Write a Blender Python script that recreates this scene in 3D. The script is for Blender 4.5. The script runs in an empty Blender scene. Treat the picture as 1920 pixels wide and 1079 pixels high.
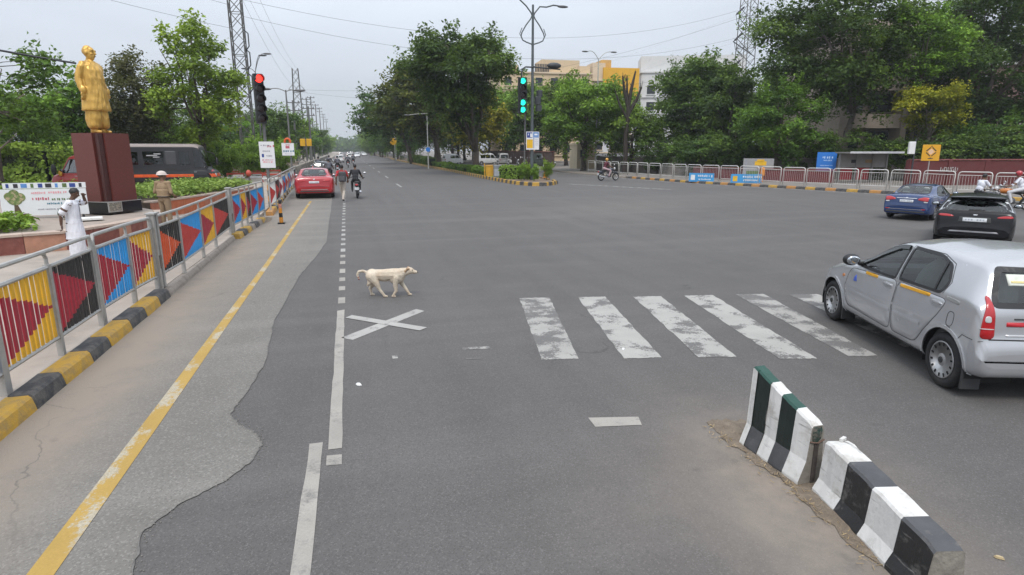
import bpy, bmesh, math, random
import numpy as np
from mathutils import Vector, Matrix, noise
from mathutils.bvhtree import BVHTree
from mathutils.kdtree import KDTree
R = math.radians
PI = math.pi
scene = bpy.context.scene
C = scene.collection

# ------------------------------------------------------------------ camera
cd = bpy.data.cameras.new('camera')
cam = bpy.data.objects.new('camera', cd)
C.objects.link(cam)
cd.sensor_width = 36.0
cd.lens = 36.0 * 1130.0 / 1920.0
cd.clip_start = 0.05
cd.clip_end = 3000
cam.location = (0, 0, 2.4)
cam.rotation_euler = (R(90 - 12.9335), 0, R(-15.0616))
scene.camera = cam

# ------------------------------------------------------------------ overcast sky + soft sun
SUN_EL, SUN_AZ = 58.0, 200.0          # azimuth measured from +Y clockwise
w = bpy.data.worlds.new('World')
scene.world = w
w.use_nodes = True
nt = w.node_tree
nt.nodes.clear()
N = nt.nodes.new
out = N('ShaderNodeOutputWorld')
bg = N('ShaderNodeBackground')
bg.inputs['Strength'].default_value = 0.1
sky = N('ShaderNodeTexSky')
sky.sky_type = 'NISHITA'
sky.sun_disc = False
sky.sun_elevation = R(SUN_EL)
sky.sun_rotation = R(SUN_AZ)
sky.air_density = 1.0
sky.dust_density = 3.0
tc = N('ShaderNodeTexCoord')
sep = N('ShaderNodeSeparateXYZ')
nt.links.new(tc.outputs['Generated'], sep.inputs[0])
mx = N('ShaderNodeMath'); mx.operation = 'MAXIMUM'; mx.inputs[1].default_value = 0.0
nt.links.new(sep.outputs['Z'], mx.inputs[0])
ml = N('ShaderNodeMath'); ml.operation = 'MULTIPLY_ADD'
ml.inputs[1].default_value = 1.9; ml.inputs[2].default_value = 1.0
nt.links.new(mx.outputs[0], ml.inputs[0])
# faint cloud structure in the overcast sheet
mp = N('ShaderNodeMapping'); mp.inputs['Scale'].default_value = (1.5, 1.5, 5.0)
nt.links.new(tc.outputs['Generated'], mp.inputs[0])
cn = N('ShaderNodeTexNoise'); cn.inputs['Scale'].default_value = 1.6; cn.inputs['Detail'].default_value = 4
nt.links.new(mp.outputs[0], cn.inputs[0])
cmr = N('ShaderNodeMapRange')
cmr.inputs[1].default_value = 0.3; cmr.inputs[2].default_value = 0.7
cmr.inputs[3].default_value = 0.91; cmr.inputs[4].default_value = 1.08
nt.links.new(cn.outputs[0], cmr.inputs[0])
m2 = N('ShaderNodeMath'); m2.operation = 'MULTIPLY'
nt.links.new(ml.outputs[0], m2.inputs[0]); nt.links.new(cmr.outputs[0], m2.inputs[1])
vm = N('ShaderNodeVectorMath'); vm.operation = 'SCALE'
vm.inputs[0].default_value = (5.1, 5.5, 6.1)
nt.links.new(m2.outputs[0], vm.inputs['Scale'])
mix = N('ShaderNodeMix'); mix.data_type = 'RGBA'
mix.inputs[0].default_value = 0.86
nt.links.new(sky.outputs[0], mix.inputs[6]); nt.links.new(vm.outputs[0], mix.inputs[7])
nt.links.new(mix.outputs[2], bg.inputs[0]); nt.links.new(bg.outputs[0], out.inputs[0])

sd = bpy.data.lights.new('sun', 'SUN')
sd.energy = 1.5
sd.angle = R(16)
sd.color = (1.0, 0.955, 0.89)
sun = bpy.data.objects.new('sun', sd)
C.objects.link(sun)
_d = Vector((math.sin(R(SUN_AZ)) * math.cos(R(SUN_EL)), math.cos(R(SUN_AZ)) * math.cos(R(SUN_EL)), math.sin(R(SUN_EL))))
sun.rotation_euler = (-_d).to_track_quat('-Z', 'Y').to_euler()

vs = scene.view_settings
vs.view_transform = 'Standard'
vs.look = 'None'
vs.gamma = 1.0
vs.exposure = 0.27
vs.use_curve_mapping = False
scene.render.engine = 'CYCLES'
cy = scene.cycles
cy.use_denoising = True
cy.max_bounces = 6
cy.diffuse_bounces = 2
cy.glossy_bounces = 3
cy.transmission_bounces = 4
cy.transparent_max_bounces = 8
cy.volume_bounces = 0
cy.caustics_reflective = False
cy.caustics_refractive = False
cy.sample_clamp_indirect = 6.0

# ------------------------------------------------------------------ helpers
def tag(o, label=None, cat=None, group=None, kind=None):
    if label: o['label'] = label
    if cat: o['category'] = cat
    if group: o['group'] = group
    if kind: o['kind'] = kind
    return o

def thing(name, label, cat, loc=(0, 0, 0), rotz=0.0, group=None, scale=None):
    o = bpy.data.objects.new(name, None)
    C.objects.link(o)
    o.location = loc
    o.rotation_euler = (0, 0, rotz)
    o.empty_display_size = 0.2
    if scale: o.scale = (scale,) * 3
    return tag(o, label, cat, group)

def link_mesh(name, me, parent=None, loc=None, rot=None):
    o = bpy.data.objects.new(name, me)
    C.objects.link(o)
    if parent is not None: o.parent = parent
    if loc is not None: o.location = loc
    if rot is not None: o.rotation_euler = rot
    return o

def copy_tree(o, parent=None):
    c = o.copy()
    C.objects.link(c)
    if parent is not None: c.parent = parent
    for ch in list(o.children):
        copy_tree(ch, c)
    return c

def basis(d):
    d = Vector(d).normalized()
    a = Vector((0, 0, 1)) if abs(d.z) < 0.9 else Vector((1, 0, 0))
    u = d.cross(a).normalized()
    return u, d.cross(u).normalized(), d

class MB:
    def __init__(s):
        s.v = []; s.f = []; s.m = []
    def add(s, verts, faces, mi=0):
        b = len(s.v)
        s.v += [tuple(v) for v in verts]
        s.f += [tuple(b + i for i in f) for f in faces]
        s.m += [mi] * len(faces)
        return s
    def box(s, c, d, mi=0, rz=0.0, M=None):
        hx, hy, hz = d[0] / 2, d[1] / 2, d[2] / 2
        vs_ = [Vector((x, y, z)) for x in (-hx, hx) for y in (-hy, hy) for z in (-hz, hz)]
        if M is not None: vs_ = [M @ v for v in vs_]
        if rz:
            q = Matrix.Rotation(rz, 3, 'Z'); vs_ = [q @ v for v in vs_]
        c = Vector(c)
        return s.add([v + c for v in vs_], [(0, 1, 3, 2), (4, 6, 7, 5), (0, 4, 5, 1), (2, 3, 7, 6), (0, 2, 6, 4), (1, 5, 7, 3)], mi)
    def cbox(s, c, d, b=0.01, mi=0, rz=0.0):
        # box with chamfered vertical and top edges
        hx, hy, hz = d[0] / 2, d[1] / 2, d[2] / 2
        ring = lambda e, z: [(-hx + e, -hy, z), (hx - e, -hy, z), (hx, -hy + e, z), (hx, hy - e, z), (hx - e, hy, z), (-hx + e, hy, z), (-hx, hy - e, z), (-hx, -hy + e, z)]
        r0 = ring(b, -hz); r1 = ring(b, hz - b)
        r2 = [(x * (1 - b / hx), y * (1 - b / hy), hz) for x, y, z in ring(b, hz)]
        vs_ = [Vector(p) for p in r0 + r1 + r2]
        if rz:
            q = Matrix.Rotation(rz, 3, 'Z'); vs_ = [q @ v for v in vs_]
        c = Vector(c)
        fs = []
        for k in (0, 8):
            for i in range(8):
                j = (i + 1) % 8
                fs.append((k + i, k + j, k + 8 + j, k + 8 + i))
        fs.append(tuple(range(16, 24))); fs.append(tuple(reversed(range(8))))
        return s.add([v + c for v in vs_], fs, mi)
    def tube(s, pts, r, n=6, mi=0, caps=True, closed=False):
        pts = [Vector(p) for p in pts]
        k = len(pts)
        rs = r if isinstance(r, (list, tuple)) else [r] * k
        vs_ = []; pu = None
        for i, p in enumerate(pts):
            if closed:
                d = pts[(i + 1) % k] - pts[i - 1]
            else:
                d = pts[min(i + 1, k - 1)] - pts[max(i - 1, 0)]
            if d.length < 1e-9: d = Vector((0, 0, 1))
            d.normalize()
            if pu is None: u, v, _ = basis(d)
            else:
                u = pu - d * pu.dot(d)
                if u.length < 1e-6: u, v, _ = basis(d)
                u.normalize()
                v = d.cross(u)
            pu = u
            v = d.cross(u)
            for j in range(n):
                a = 2 * PI * j / n
                vs_.append(p + (u * math.cos(a) + v * math.sin(a)) * rs[i])
        fs = []
        for i in range(k if closed else k - 1):
            for j in range(n):
                a, b = i * n + j, i * n + (j + 1) % n
                i2 = (i + 1) % k
                fs.append((a, b, i2 * n + (j + 1) % n, i2 * n + j))
        if caps and not closed:
            fs.append(tuple(reversed(range(n)))); fs.append(tuple(range((k - 1) * n, k * n)))
        return s.add(vs_, fs, mi)
    def cyl(s, p0, p1, r0, r1=None, n=10, mi=0):
        return s.tube([p0, p1], [r0, r0 if r1 is None else r1], n, mi)
    def lathe(s, prof, n=16, mi=0, o=(0, 0, 0), axis='z', closed=False):
        # prof: list of (radius, height)
        vs_ = []
        for r, h in prof:
            for j in range(n):
                a = 2 * PI * j / n
                x, y, z = r * math.cos(a), r * math.sin(a), h
                if axis == 'y': x, y, z = x, h, y
                elif axis == 'x': x, y, z = h, x, y
                vs_.append((x + o[0], y + o[1], z + o[2]))
        fs = []; k = len(prof)
        for i in range(k if closed else k - 1):
            for j in range(n):
                i2 = (i + 1) % k
                fs.append((i * n + j, i * n + (j + 1) % n, i2 * n + (j + 1) % n, i2 * n + j))
        if not closed:
            if prof[0][0] > 1e-6: fs.append(tuple(reversed(range(n))))
            if prof[-1][0] > 1e-6: fs.append(tuple(range((k - 1) * n, k * n)))
        return s.add(vs_, fs, mi)
    def ell(s, c, r, n=12, m=8, mi=0, M=None):
        c = Vector(c)
        if not isinstance(r, (list, tuple)): r = (r, r, r)
        vs_ = [Vector((0, 0, -r[2]))]
        for i in range(1, m):
            t = -PI / 2 + PI * i / m
            for j in range(n):
                a = 2 * PI * j / n
                vs_.append(Vector((r[0] * math.cos(t) * math.cos(a), r[1] * math.cos(t) * math.sin(a), r[2] * math.sin(t))))
        vs_.append(Vector((0, 0, r[2])))
        if M is not None: vs_ = [M @ v for v in vs_]
        fs = [(0, 1 + (j + 1) % n, 1 + j) for j in range(n)]
        for i in range(m - 2):
            for j in range(n):
                a = 1 + i * n
                fs.append((a + j, a + (j + 1) % n, a + n + (j + 1) % n, a + n + j))
        a = 1 + (m - 2) * n
        fs += [(a + j, a + (j + 1) % n, len(vs_) - 1) for j in range(n)]
        return s.add([v + c for v in vs_], fs, mi)
    def prism(s, poly, z0, z1, mi=0, mt=None, taper=1.0):
        # poly: ccw (x, y) list
        n = len(poly)
        cx = sum(p[0] for p in poly) / n; cy_ = sum(p[1] for p in poly) / n
        vs_ = [(p[0], p[1], z0) for p in poly] + [(cx + (p[0] - cx) * taper, cy_ + (p[1] - cy_) * taper, z1) for p in poly]
        s.add(vs_, [(i, (i + 1) % n, n + (i + 1) % n, n + i) for i in range(n)] + [tuple(reversed(range(n)))], mi)
        b = len(s.v) - n
        s.f.append(tuple(range(b, b + n))); s.m.append(mi if mt is None else mt)
        return s
    def sheet(s, poly, z, mi=0):
        return s.add([(p[0], p[1], z) for p in poly], [tuple(range(len(poly)))], mi)
    def loft(s, rings, mi=0, caps=True, closed=True):
        n = len(rings[0]); k = len(rings)
        vs_ = [p for r in rings for p in r]; fs = []
        for i in range(k - 1):
            for j in range(n if closed else n - 1):
                fs.append((i * n + j, i * n + (j + 1) % n, (i + 1) * n + (j + 1) % n, (i + 1) * n + j))
        if caps:
            fs.append(tuple(reversed(range(n)))); fs.append(tuple(range((k - 1) * n, k * n)))
        return s.add(vs_, fs, mi)
    def mesh(s, name, mats=(), smooth=False):
        me = bpy.data.meshes.new(name)
        me.from_pydata(s.v, [], s.f)
        for m in (mats if isinstance(mats, (list, tuple)) else [mats]): me.materials.append(m)
        if len(me.materials) > 1: me.polygons.foreach_set('material_index', s.m)
        if smooth: me.polygons.foreach_set('use_smooth', [True] * len(me.polygons))
        me.update()
        return me
    def build(s, name, mats, parent=None, loc=None, rot=None, smooth=False):
        return link_mesh(name, s.mesh(name, mats, smooth), parent, loc, rot)

def rect_frame(mb, c, wdt, h, t, d, mi=0):
    # frame in the local XZ plane round c, bars butted
    x, y, z = c
    mb.box((x, y, z + h / 2 - t / 2), (wdt, d, t), mi); mb.box((x, y, z - h / 2 + t / 2), (wdt, d, t), mi)
    mb.box((x - wdt / 2 + t / 2, y, z), (t, d, h - 2 * t), mi); mb.box((x + wdt / 2 - t / 2, y, z), (t, d, h - 2 * t), mi)

# ------------------------------------------------------------------ materials
def nodes(name):
    m = bpy.data.materials.new(name)
    m.use_nodes = True
    t = m.node_tree
    b = t.nodes['Principled BSDF']
    return m, t, b

def nd(t, typ, **kw):
    n = t.nodes.new(typ)
    for k, v in kw.items():
        if k == 'op': n.operation = v
        else: setattr(n, k, v)
    return n

def noise_fac(t, scale, lo, hi, detail=4, vec=None, rough=0.6, dist=0.0):
    n = nd(t, 'ShaderNodeTexNoise')
    n.inputs['Scale'].default_value = scale; n.inputs['Detail'].default_value = detail
    n.inputs['Roughness'].default_value = rough; n.inputs['Distortion'].default_value = dist
    if vec is not None: t.links.new(vec, n.inputs['Vector'])
    r = nd(t, 'ShaderNodeMapRange'); r.clamp = True
    r.inputs[1].default_value = lo; r.inputs[2].default_value = hi
    t.links.new(n.outputs[0], r.inputs[0])
    return r.outputs[0]

def mixc(t, fac, a, b, blend='MIX'):
    n = nd(t, 'ShaderNodeMix', data_type='RGBA', blend_type=blend)
    for sock, v in ((n.inputs[0], fac), (n.inputs[6], a), (n.inputs[7], b)):
        if isinstance(v, bpy.types.NodeSocket): t.links.new(v, sock)
        elif isinstance(v, (int, float)): sock.default_value = v
        else: sock.default_value = (v[0], v[1], v[2], 1)
    return n.outputs[2]

def mathn(t, op, a, b=None, c=None):
    n = nd(t, 'ShaderNodeMath', op=op)
    for i, v in enumerate((a, b, c)):
        if v is None: continue
        if isinstance(v, bpy.types.NodeSocket): t.links.new(v, n.inputs[i])
        else: n.inputs[i].default_value = v
    return n.outputs[0]

def coords(t, kind='Object'):
    return nd(t, 'ShaderNodeTexCoord').outputs[kind]

def add_bump(t, b, h, strength=0.3, dist=0.01):
    n = nd(t, 'ShaderNodeBump')
    n.inputs['Strength'].default_value = strength; n.inputs['Distance'].default_value = dist
    t.links.new(h, n.inputs['Height']); t.links.new(n.outputs[0], b.inputs['Normal'])

_M = {}
def mat(name, col, rough=0.6, metal=0.0, var=0.15, vscale=3.0, dirt=None, dfac=(0.5, 0.75), dscale=2.0, bump=0.0, bscale=40.0, coat=0.0, spec=0.5, streak=None):
    """painted or plain surface: slight tone variation, optional worn patches of another colour"""
    if name in _M: return _M[name]
    m, t, b = nodes(name)
    v = coords(t)
    f = noise_fac(t, vscale, 0.3, 0.7, 5, v)
    base = mixc(t, f, [c * (1 - var) for c in col], [min(1, c * (1 + var)) for c in col])
    if dirt is not None:
        g = noise_fac(t, dscale, dfac[0], dfac[1], 8, v, 0.7)
        base = mixc(t, g, base, dirt)
    if streak is not None:      # scuffs drawn out along one direction: (scale xyz, colour, lo, hi)
        mp_ = nd(t, 'ShaderNodeMapping'); mp_.inputs['Scale'].default_value = streak[0]
        t.links.new(v, mp_.inputs[0])
        base = mixc(t, noise_fac(t, 1.0, streak[2], streak[3], 7, mp_.outputs[0], .65), base, streak[1])
    t.links.new(base, b.inputs['Base Color'])
    b.inputs['Roughness'].default_value = rough
    b.inputs['Metallic'].default_value = metal
    b.inputs['Coat Weight'].default_value = coat
    b.inputs['Coat Roughness'].default_value = 0.05
    b.inputs['Specular IOR Level'].default_value = spec
    if bump:
        h = noise_fac(t, bscale, 0.2, 0.8, 4, v)
        add_bump(t, b, h, bump)
    _M[name] = m
    return m

def emis(name, col, s):
    if name in _M: return _M[name]
    m, t, b = nodes(name)
    b.inputs['Base Color'].default_value = (*[c * .5 for c in col], 1)
    b.inputs['Emission Color'].default_value = (*col, 1)
    b.inputs['Emission Strength'].default_value = s
    _M[name] = m
    return m

def glass(name, tint=(0.35, 0.42, 0.43), refl=0.16):
    if name in _M: return _M[name]
    m = bpy.data.materials.new(name); m.use_nodes = True
    t = m.node_tree; t.nodes.clear()
    o = nd(t, 'ShaderNodeOutputMaterial'); mx_ = nd(t, 'ShaderNodeMixShader')
    tr = nd(t, 'ShaderNodeBsdfTransparent'); gl = nd(t, 'ShaderNodeBsdfGlossy')
    tr.inputs[0].default_value = (*tint, 1); gl.inputs['Roughness'].default_value = 0.02
    lw = nd(t, 'ShaderNodeLayerWeight'); lw.inputs[0].default_value = 0.35
    f = mathn(t, 'MULTIPLY_ADD', lw.outputs['Fresnel'], 0.75, refl)
    t.links.new(f, mx_.inputs[0]); t.links.new(tr.outputs[0], mx_.inputs[1]); t.links.new(gl.outputs[0], mx_.inputs[2])
    t.links.new(mx_.outputs[0], o.inputs[0])
    _M[name] = m
    return m

GALV = lambda: mat('galvanised steel', (0.40, 0.39, 0.37), 0.45, 0.35, 0.12, 6, (0.24, 0.21, 0.17), (0.55, 0.8), 5)
DARKM = lambda: mat('dark painted metal', (0.05, 0.055, 0.06), 0.5, 0.3, 0.2, 5)
BLACK = lambda: mat('black plastic', (0.012, 0.012, 0.013), 0.45)
WHITE = lambda: mat('white paint', (0.72, 0.72, 0.70), 0.55, 0, 0.06, 3, (0.45, 0.42, 0.38), (0.55, 0.85), 4)
PRINT_BLACK = lambda: mat('black print', (0.03, 0.03, 0.035), 0.6)
CHROME = lambda: mat('bright metal', (0.62, 0.62, 0.63), 0.2, 0.9)
RUBBER = lambda: mat('tyre rubber', (0.016, 0.016, 0.017), 0.8, 0, 0.25, 8, (0.06, 0.052, 0.045), (0.5, 0.8), 6)
# ------------------------------------------------------------------ ground, roads, markings
def asphalt(name, base, dust, old=False):
    m, t, b = nodes(name)
    v = coords(t)
    big = noise_fac(t, 0.16, 0.3, 0.7, 4, v)
    mid = noise_fac(t, 1.3, 0.3, 0.72, 6, v, 0.65)
    mp_ = nd(t, 'ShaderNodeMapping'); mp_.inputs['Scale'].default_value = (1.6, 0.045, 1)
    mp_.inputs['Rotation'].default_value = (0, 0, R(1.5))
    t.links.new(v, mp_.inputs[0])
    lanes = noise_fac(t, 1.0, 0.32, 0.68, 3, mp_.outputs[0])
    col = mixc(t, big, [c * 0.82 for c in base], [c * 1.14 for c in base])
    col = mixc(t, mathn(t, 'MULTIPLY', lanes, 0.9), col, [c * 0.76 for c in base])
    mq_ = nd(t, 'ShaderNodeMapping'); mq_.inputs['Scale'].default_value = (.07, .9, 1); mq_.inputs['Rotation'].default_value = (0, 0, R(22))
    t.links.new(v, mq_.inputs[0])
    turn = noise_fac(t, 1.0, 0.5, 0.72, 4, mq_.outputs[0], .55)      # dust-pale sweeps between the turning tracks
    col = mixc(t, mathn(t, 'MULTIPLY', turn, 0.55), col, [min(1, c * 1.38) for c in base])
    col = mixc(t, mathn(t, 'MULTIPLY', mid, 0.34), col, [c * 1.28 for c in base])
    # aggregate: pale and dark chips
    vo = nd(t, 'ShaderNodeTexVoronoi'); vo.inputs['Scale'].default_value = 105 if not old else 82
    t.links.new(v, vo.inputs['Vector'])
    bw = nd(t, 'ShaderNodeSeparateColor'); t.links.new(vo.outputs['Color'], bw.inputs[0])
    pale = mathn(t, 'GREATER_THAN', bw.outputs[0], 0.88 if not old else 0.82)
    dark = mathn(t, 'LESS_THAN', bw.outputs[1], 0.24)
    col = mixc(t, mathn(t, 'MULTIPLY', pale, 0.36), col, [min(1, c * 1.9) for c in base])
    col = mixc(t, mathn(t, 'MULTIPLY', dark, 0.4), col, [c * 0.5 for c in base])
    fine = noise_fac(t, 190, 0.3, 0.7, 2, v)
    col = mixc(t, mathn(t, 'MULTIPLY', fine, 0.35), col, [c * 0.55 for c in base])
    # blown dust (stains with their own place on the road)
    sp = nd(t, 'ShaderNodeSeparateXYZ'); t.links.new(v, sp.inputs[0])
    def blob(cx, cy_, rx, ry, amt, rot=0.0):
        c_, s_ = math.cos(rot), math.sin(rot)
        dx = mathn(t, 'SUBTRACT', sp.outputs[0], cx); dy = mathn(t, 'SUBTRACT', sp.outputs[1], cy_)
        u = mathn(t, 'DIVIDE', mathn(t, 'ADD', mathn(t, 'MULTIPLY', dx, c_), mathn(t, 'MULTIPLY', dy, s_)), rx)
        q = mathn(t, 'DIVIDE', mathn(t, 'SUBTRACT', mathn(t, 'MULTIPLY', dy, c_), mathn(t, 'MULTIPLY', dx, s_)), ry)
        d2 = mathn(t, 'ADD', mathn(t, 'MULTIPLY', u, u), mathn(t, 'MULTIPLY', q, q))
        e = mathn(t, 'POWER', 2.718, mathn(t, 'MULTIPLY', d2, -1.0))
        return mathn(t, 'MULTIPLY', e, amt)
    dn = noise_fac(t, 2.3, 0.25, 0.7, 8, v, 0.7)
    blobs = dust
    acc = None
    for a in blobs:
        x = blob(*a); acc = x if acc is None else mathn(t, 'ADD', acc, x)
    if acc is not None:
        fac = mathn(t, 'MULTIPLY', acc, mathn(t, 'MULTIPLY_ADD', dn, 0.75, 0.4))
        n = nd(t, 'ShaderNodeClamp'); t.links.new(fac, n.inputs[0])
        col = mixc(t, n.outputs[0], col, (0.265, 0.225, 0.185))
    # oil spots
    sp2 = noise_fac(t, 2.6, 0.66, 0.76, 4, v)
    col = mixc(t, mathn(t, 'MULTIPLY', sp2, 0.42), col, [c * 0.45 for c in base])
    # hairline cracks: edges of a coarse, warped cell pattern, broken up by noise
    wn = nd(t, 'ShaderNodeTexNoise'); wn.inputs['Scale'].default_value = 1.1; wn.inputs['Detail'].default_value = 5
    t.links.new(v, wn.inputs['Vector'])
    wv = nd(t, 'ShaderNodeVectorMath', op='MULTIPLY_ADD'); t.links.new(wn.outputs['Color'], wv.inputs[0])
    wv.inputs[1].default_value = (1.5, 1.5, 0); t.links.new(v, wv.inputs[2])
    ce = nd(t, 'ShaderNodeTexVoronoi', feature='DISTANCE_TO_EDGE'); ce.inputs['Scale'].default_value = 0.34
    t.links.new(wv.outputs[0], ce.inputs['Vector'])
    cm = nd(t, 'ShaderNodeMapRange'); cm.inputs[1].default_value = 0.001; cm.inputs[2].default_value = 0.004
    cm.inputs[3].default_value = 1.0; cm.inputs[4].default_value = 0.0
    t.links.new(ce.outputs[0], cm.inputs[0])
    cf = mathn(t, 'MULTIPLY', cm.outputs[0], noise_fac(t, 0.5, 0.5, 0.62, 3, v))
    col = mixc(t, mathn(t, 'MULTIPLY', cf, 0.45), col, [c * 0.4 for c in base])
    t.links.new(col, b.inputs['Base Color'])
    b.inputs['Roughness'].default_value = 0.82
    b.inputs['Specular IOR Level'].default_value = 0.35
    add_bump(t, b, mathn(t, 'ADD', vo.outputs['Distance'], mathn(t, 'MULTIPLY', fine, 0.6)), 0.45, 0.006)
    return m

M_ROAD = asphalt('road asphalt', (0.117, 0.110, 0.106), [(3.05, 3.4, 0.55, 1.3, 0.62, 0.0), (2.5, 3.3, 1.1, 0.9, 0.28, 0.2), (3.6, 3.5, 0.6, 1.6, 0.14, 0.0), (2.75, 2.2, 0.6, 1.0, 0.5, 0), (12, 24, 6, 2.5, 0.16, 0.5)])
M_OLD = asphalt('old asphalt', (0.190, 0.180, 0.164), [(-2.95, 9.0, 0.7, 16, .95, 0.0), (-2.3, 22, 1.1, 12, 0.5, 0.0), (-2.7, 6.5, 0.6, 3.0, 0.5, 0)], True)
M_PLAZA = mat('plaza concrete', (0.32, 0.275, 0.235), 0.85, 0, 0.16, 1.2, (0.40, 0.34, 0.28), (0.5, 0.8), 3, 0.25, 60)
M_EARTH = mat('trodden earth', (0.17, 0.125, 0.09), 0.95, 0, 0.25, 1.0, (0.26, 0.2, 0.15), (0.5, 0.75), 2.5, 0.4, 30)
M_GREY_PAVE = mat('dusty pavement', (0.20, 0.18, 0.16), 0.9, 0, 0.2, 1.0, (0.11, 0.10, 0.09), (0.5, 0.75), 2.0, 0.3, 30)

def paint(name, col, under, lo, hi, scale=3.0, streak=(1, 1, 1)):
    """worn paint: broad wear broken up along the stone grain, so that it chips rather than clouds"""
    m, t, b = nodes(name)
    v = coords(t)
    mp_ = nd(t, 'ShaderNodeMapping'); mp_.inputs['Scale'].default_value = streak
    t.links.new(v, mp_.inputs[0])
    n1 = nd(t, 'ShaderNodeTexNoise'); n1.inputs['Scale'].default_value = scale; n1.inputs['Detail'].default_value = 7; n1.inputs['Roughness'].default_value = .62
    t.links.new(mp_.outputs[0], n1.inputs['Vector'])
    n2 = nd(t, 'ShaderNodeTexNoise'); n2.inputs['Scale'].default_value = 34; n2.inputs['Detail'].default_value = 5; n2.inputs['Roughness'].default_value = .75
    t.links.new(v, n2.inputs['Vector'])
    s_ = mathn(t, 'ADD', mathn(t, 'MULTIPLY', n1.outputs[0], .68), mathn(t, 'MULTIPLY', n2.outputs[0], .32))
    r = nd(t, 'ShaderNodeMapRange'); r.clamp = True; r.inputs[1].default_value = lo; r.inputs[2].default_value = hi
    t.links.new(s_, r.inputs[0])
    fine = noise_fac(t, 75, 0.35, 0.65, 3, v)
    tone = noise_fac(t, 1.7, 0.3, 0.7, 6, v)
    c1 = mixc(t, tone, [c * 0.80 for c in col], col)
    c1 = mixc(t, mathn(t, 'MULTIPLY', fine, 0.25), c1, [c * 0.5 for c in col])
    u1 = mixc(t, fine, [c * .8 for c in under], [c * 1.2 for c in under])
    t.links.new(mixc(t, r.outputs[0], c1, u1), b.inputs['Base Color'])
    b.inputs['Roughness'].default_value = 0.78
    add_bump(t, b, fine, 0.3, 0.004)
    return m

M_WPAINT = paint('worn white road paint', (0.40, 0.387, 0.36), (0.128, 0.122, 0.117), 0.515, 0.55, 2.4)
M_WPAINT2 = paint('heavily worn white road paint', (0.375, 0.36, 0.335), (0.128, 0.122, 0.117), 0.475, 0.52, 2.6)
M_XPAINT = paint('fresh white road paint', (0.41, 0.395, 0.37), (0.22, 0.21, 0.20), 0.545, 0.62, 4.0)
M_CREAM = paint('cream road paint', (0.36, 0.335, 0.30), (0.20, 0.19, 0.175), 0.53, 0.62, 3.0)
M_YPAINT = paint('worn yellow road paint', (0.44, 0.285, 0.07), (0.38, 0.335, 0.25), 0.515, 0.555, 1.5, (2.2, 1.0, 1))

g = MB().sheet([(-260, -60), (320, -60), (320, 700), (-260, 700)], -0.02)
tag(g.build('ground', M_EARTH), kind='structure')
# carriageway: the main road, the open junction and the slip road on the right
road = [(-3.0, -40), (60, -40), (60, -8), (34.9, 12), (32.5, 17.5), (30.6, 21.8), (29, 25.8), (27.4, 30), (25.8, 34.5), (24, 40), (22.8, 48), (22.2, 58), (21.9, 72), (22.2, 120), (22.2, 600), (-3.6, 600), (-3.6, 46), (-3.0, 36)]
tag(MB().sheet(road, 0.0).build('road', M_ROAD), kind='structure')

def wobble(pts, n=8, amp=0.03, seed=1):
    """insert points with an irregular offset: a broken edge"""
    rnd = random.Random(seed); o = []
    for (a, b) in zip(pts[:-1], pts[1:]):
        L = math.dist(a, b)
        nx, ny = -(b[1] - a[1]) / L, (b[0] - a[0]) / L
        for k in range(n):
            f = k / n; e = rnd.uniform(-amp, amp) if k else 0
            o.append((a[0] + (b[0] - a[0]) * f + nx * e, a[1] + (b[1] - a[1]) * f + ny * e))
    o.append(pts[-1]); return o
S = 2.4 / 2.65
edge = [(-1.45, -6), (-1.47, 2.9), (-1.47, 3.85), (-1.55, 4.32), (-1.4, 4.62), (-1.12, 4.89), (-0.95, 5.2), (-0.90, 5.5), (-0.98, 5.75), (-1.18, 6.0), (-1.30, 6.3), (-1.24, 6.7), (-1.15, 7.8), (-1.25, 9.9), (-1.12, 13.3), (-0.9, 15.5), (-0.70, 18.2), (-0.74, 22), (-0.77, 26.8), (-0.84, 32.2), (-1.0, 45), (-1.1, 70)]
edge = [(x * S, y * S) for x, y in edge]
tag(MB().sheet([(-3.4, -6)] + wobble(edge, 9, 0.011, 4) + [(-3.5, 63)], 0.004).build('shoulder', M_OLD), kind='structure')
# thin dark lip where the new asphalt ends
lip = wobble(edge, 9, 0.011, 4)
mbp = MB()
pv = []
for i, p in enumerate(lip):
    q = lip[min(i + 1, len(lip) - 1)]; o = lip[max(i - 1, 0)]
    d = Vector((q[0] - o[0], q[1] - o[1])).normalized(); nrm = Vector((-d.y, d.x))
    hw = 0.002 + 0.006 * random.Random(i).random() ** 2
    pv += [(p[0] + nrm.x * hw, p[1] + nrm.y * hw, 0.007), (p[0] - nrm.x * hw, p[1] - nrm.y * hw, 0.007)]
mbp.add(pv, [(2 * i, 2 * i + 1, 2 * i + 3, 2 * i + 2) for i in range(len(lip) - 1)])
tag(mbp.build('road_edge', mat('broken asphalt edge', (0.135, 0.127, 0.118), 0.95, 0, 0.3, 14, (.22, .195, .16), (.60, .70), 4)), kind='structure')

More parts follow.
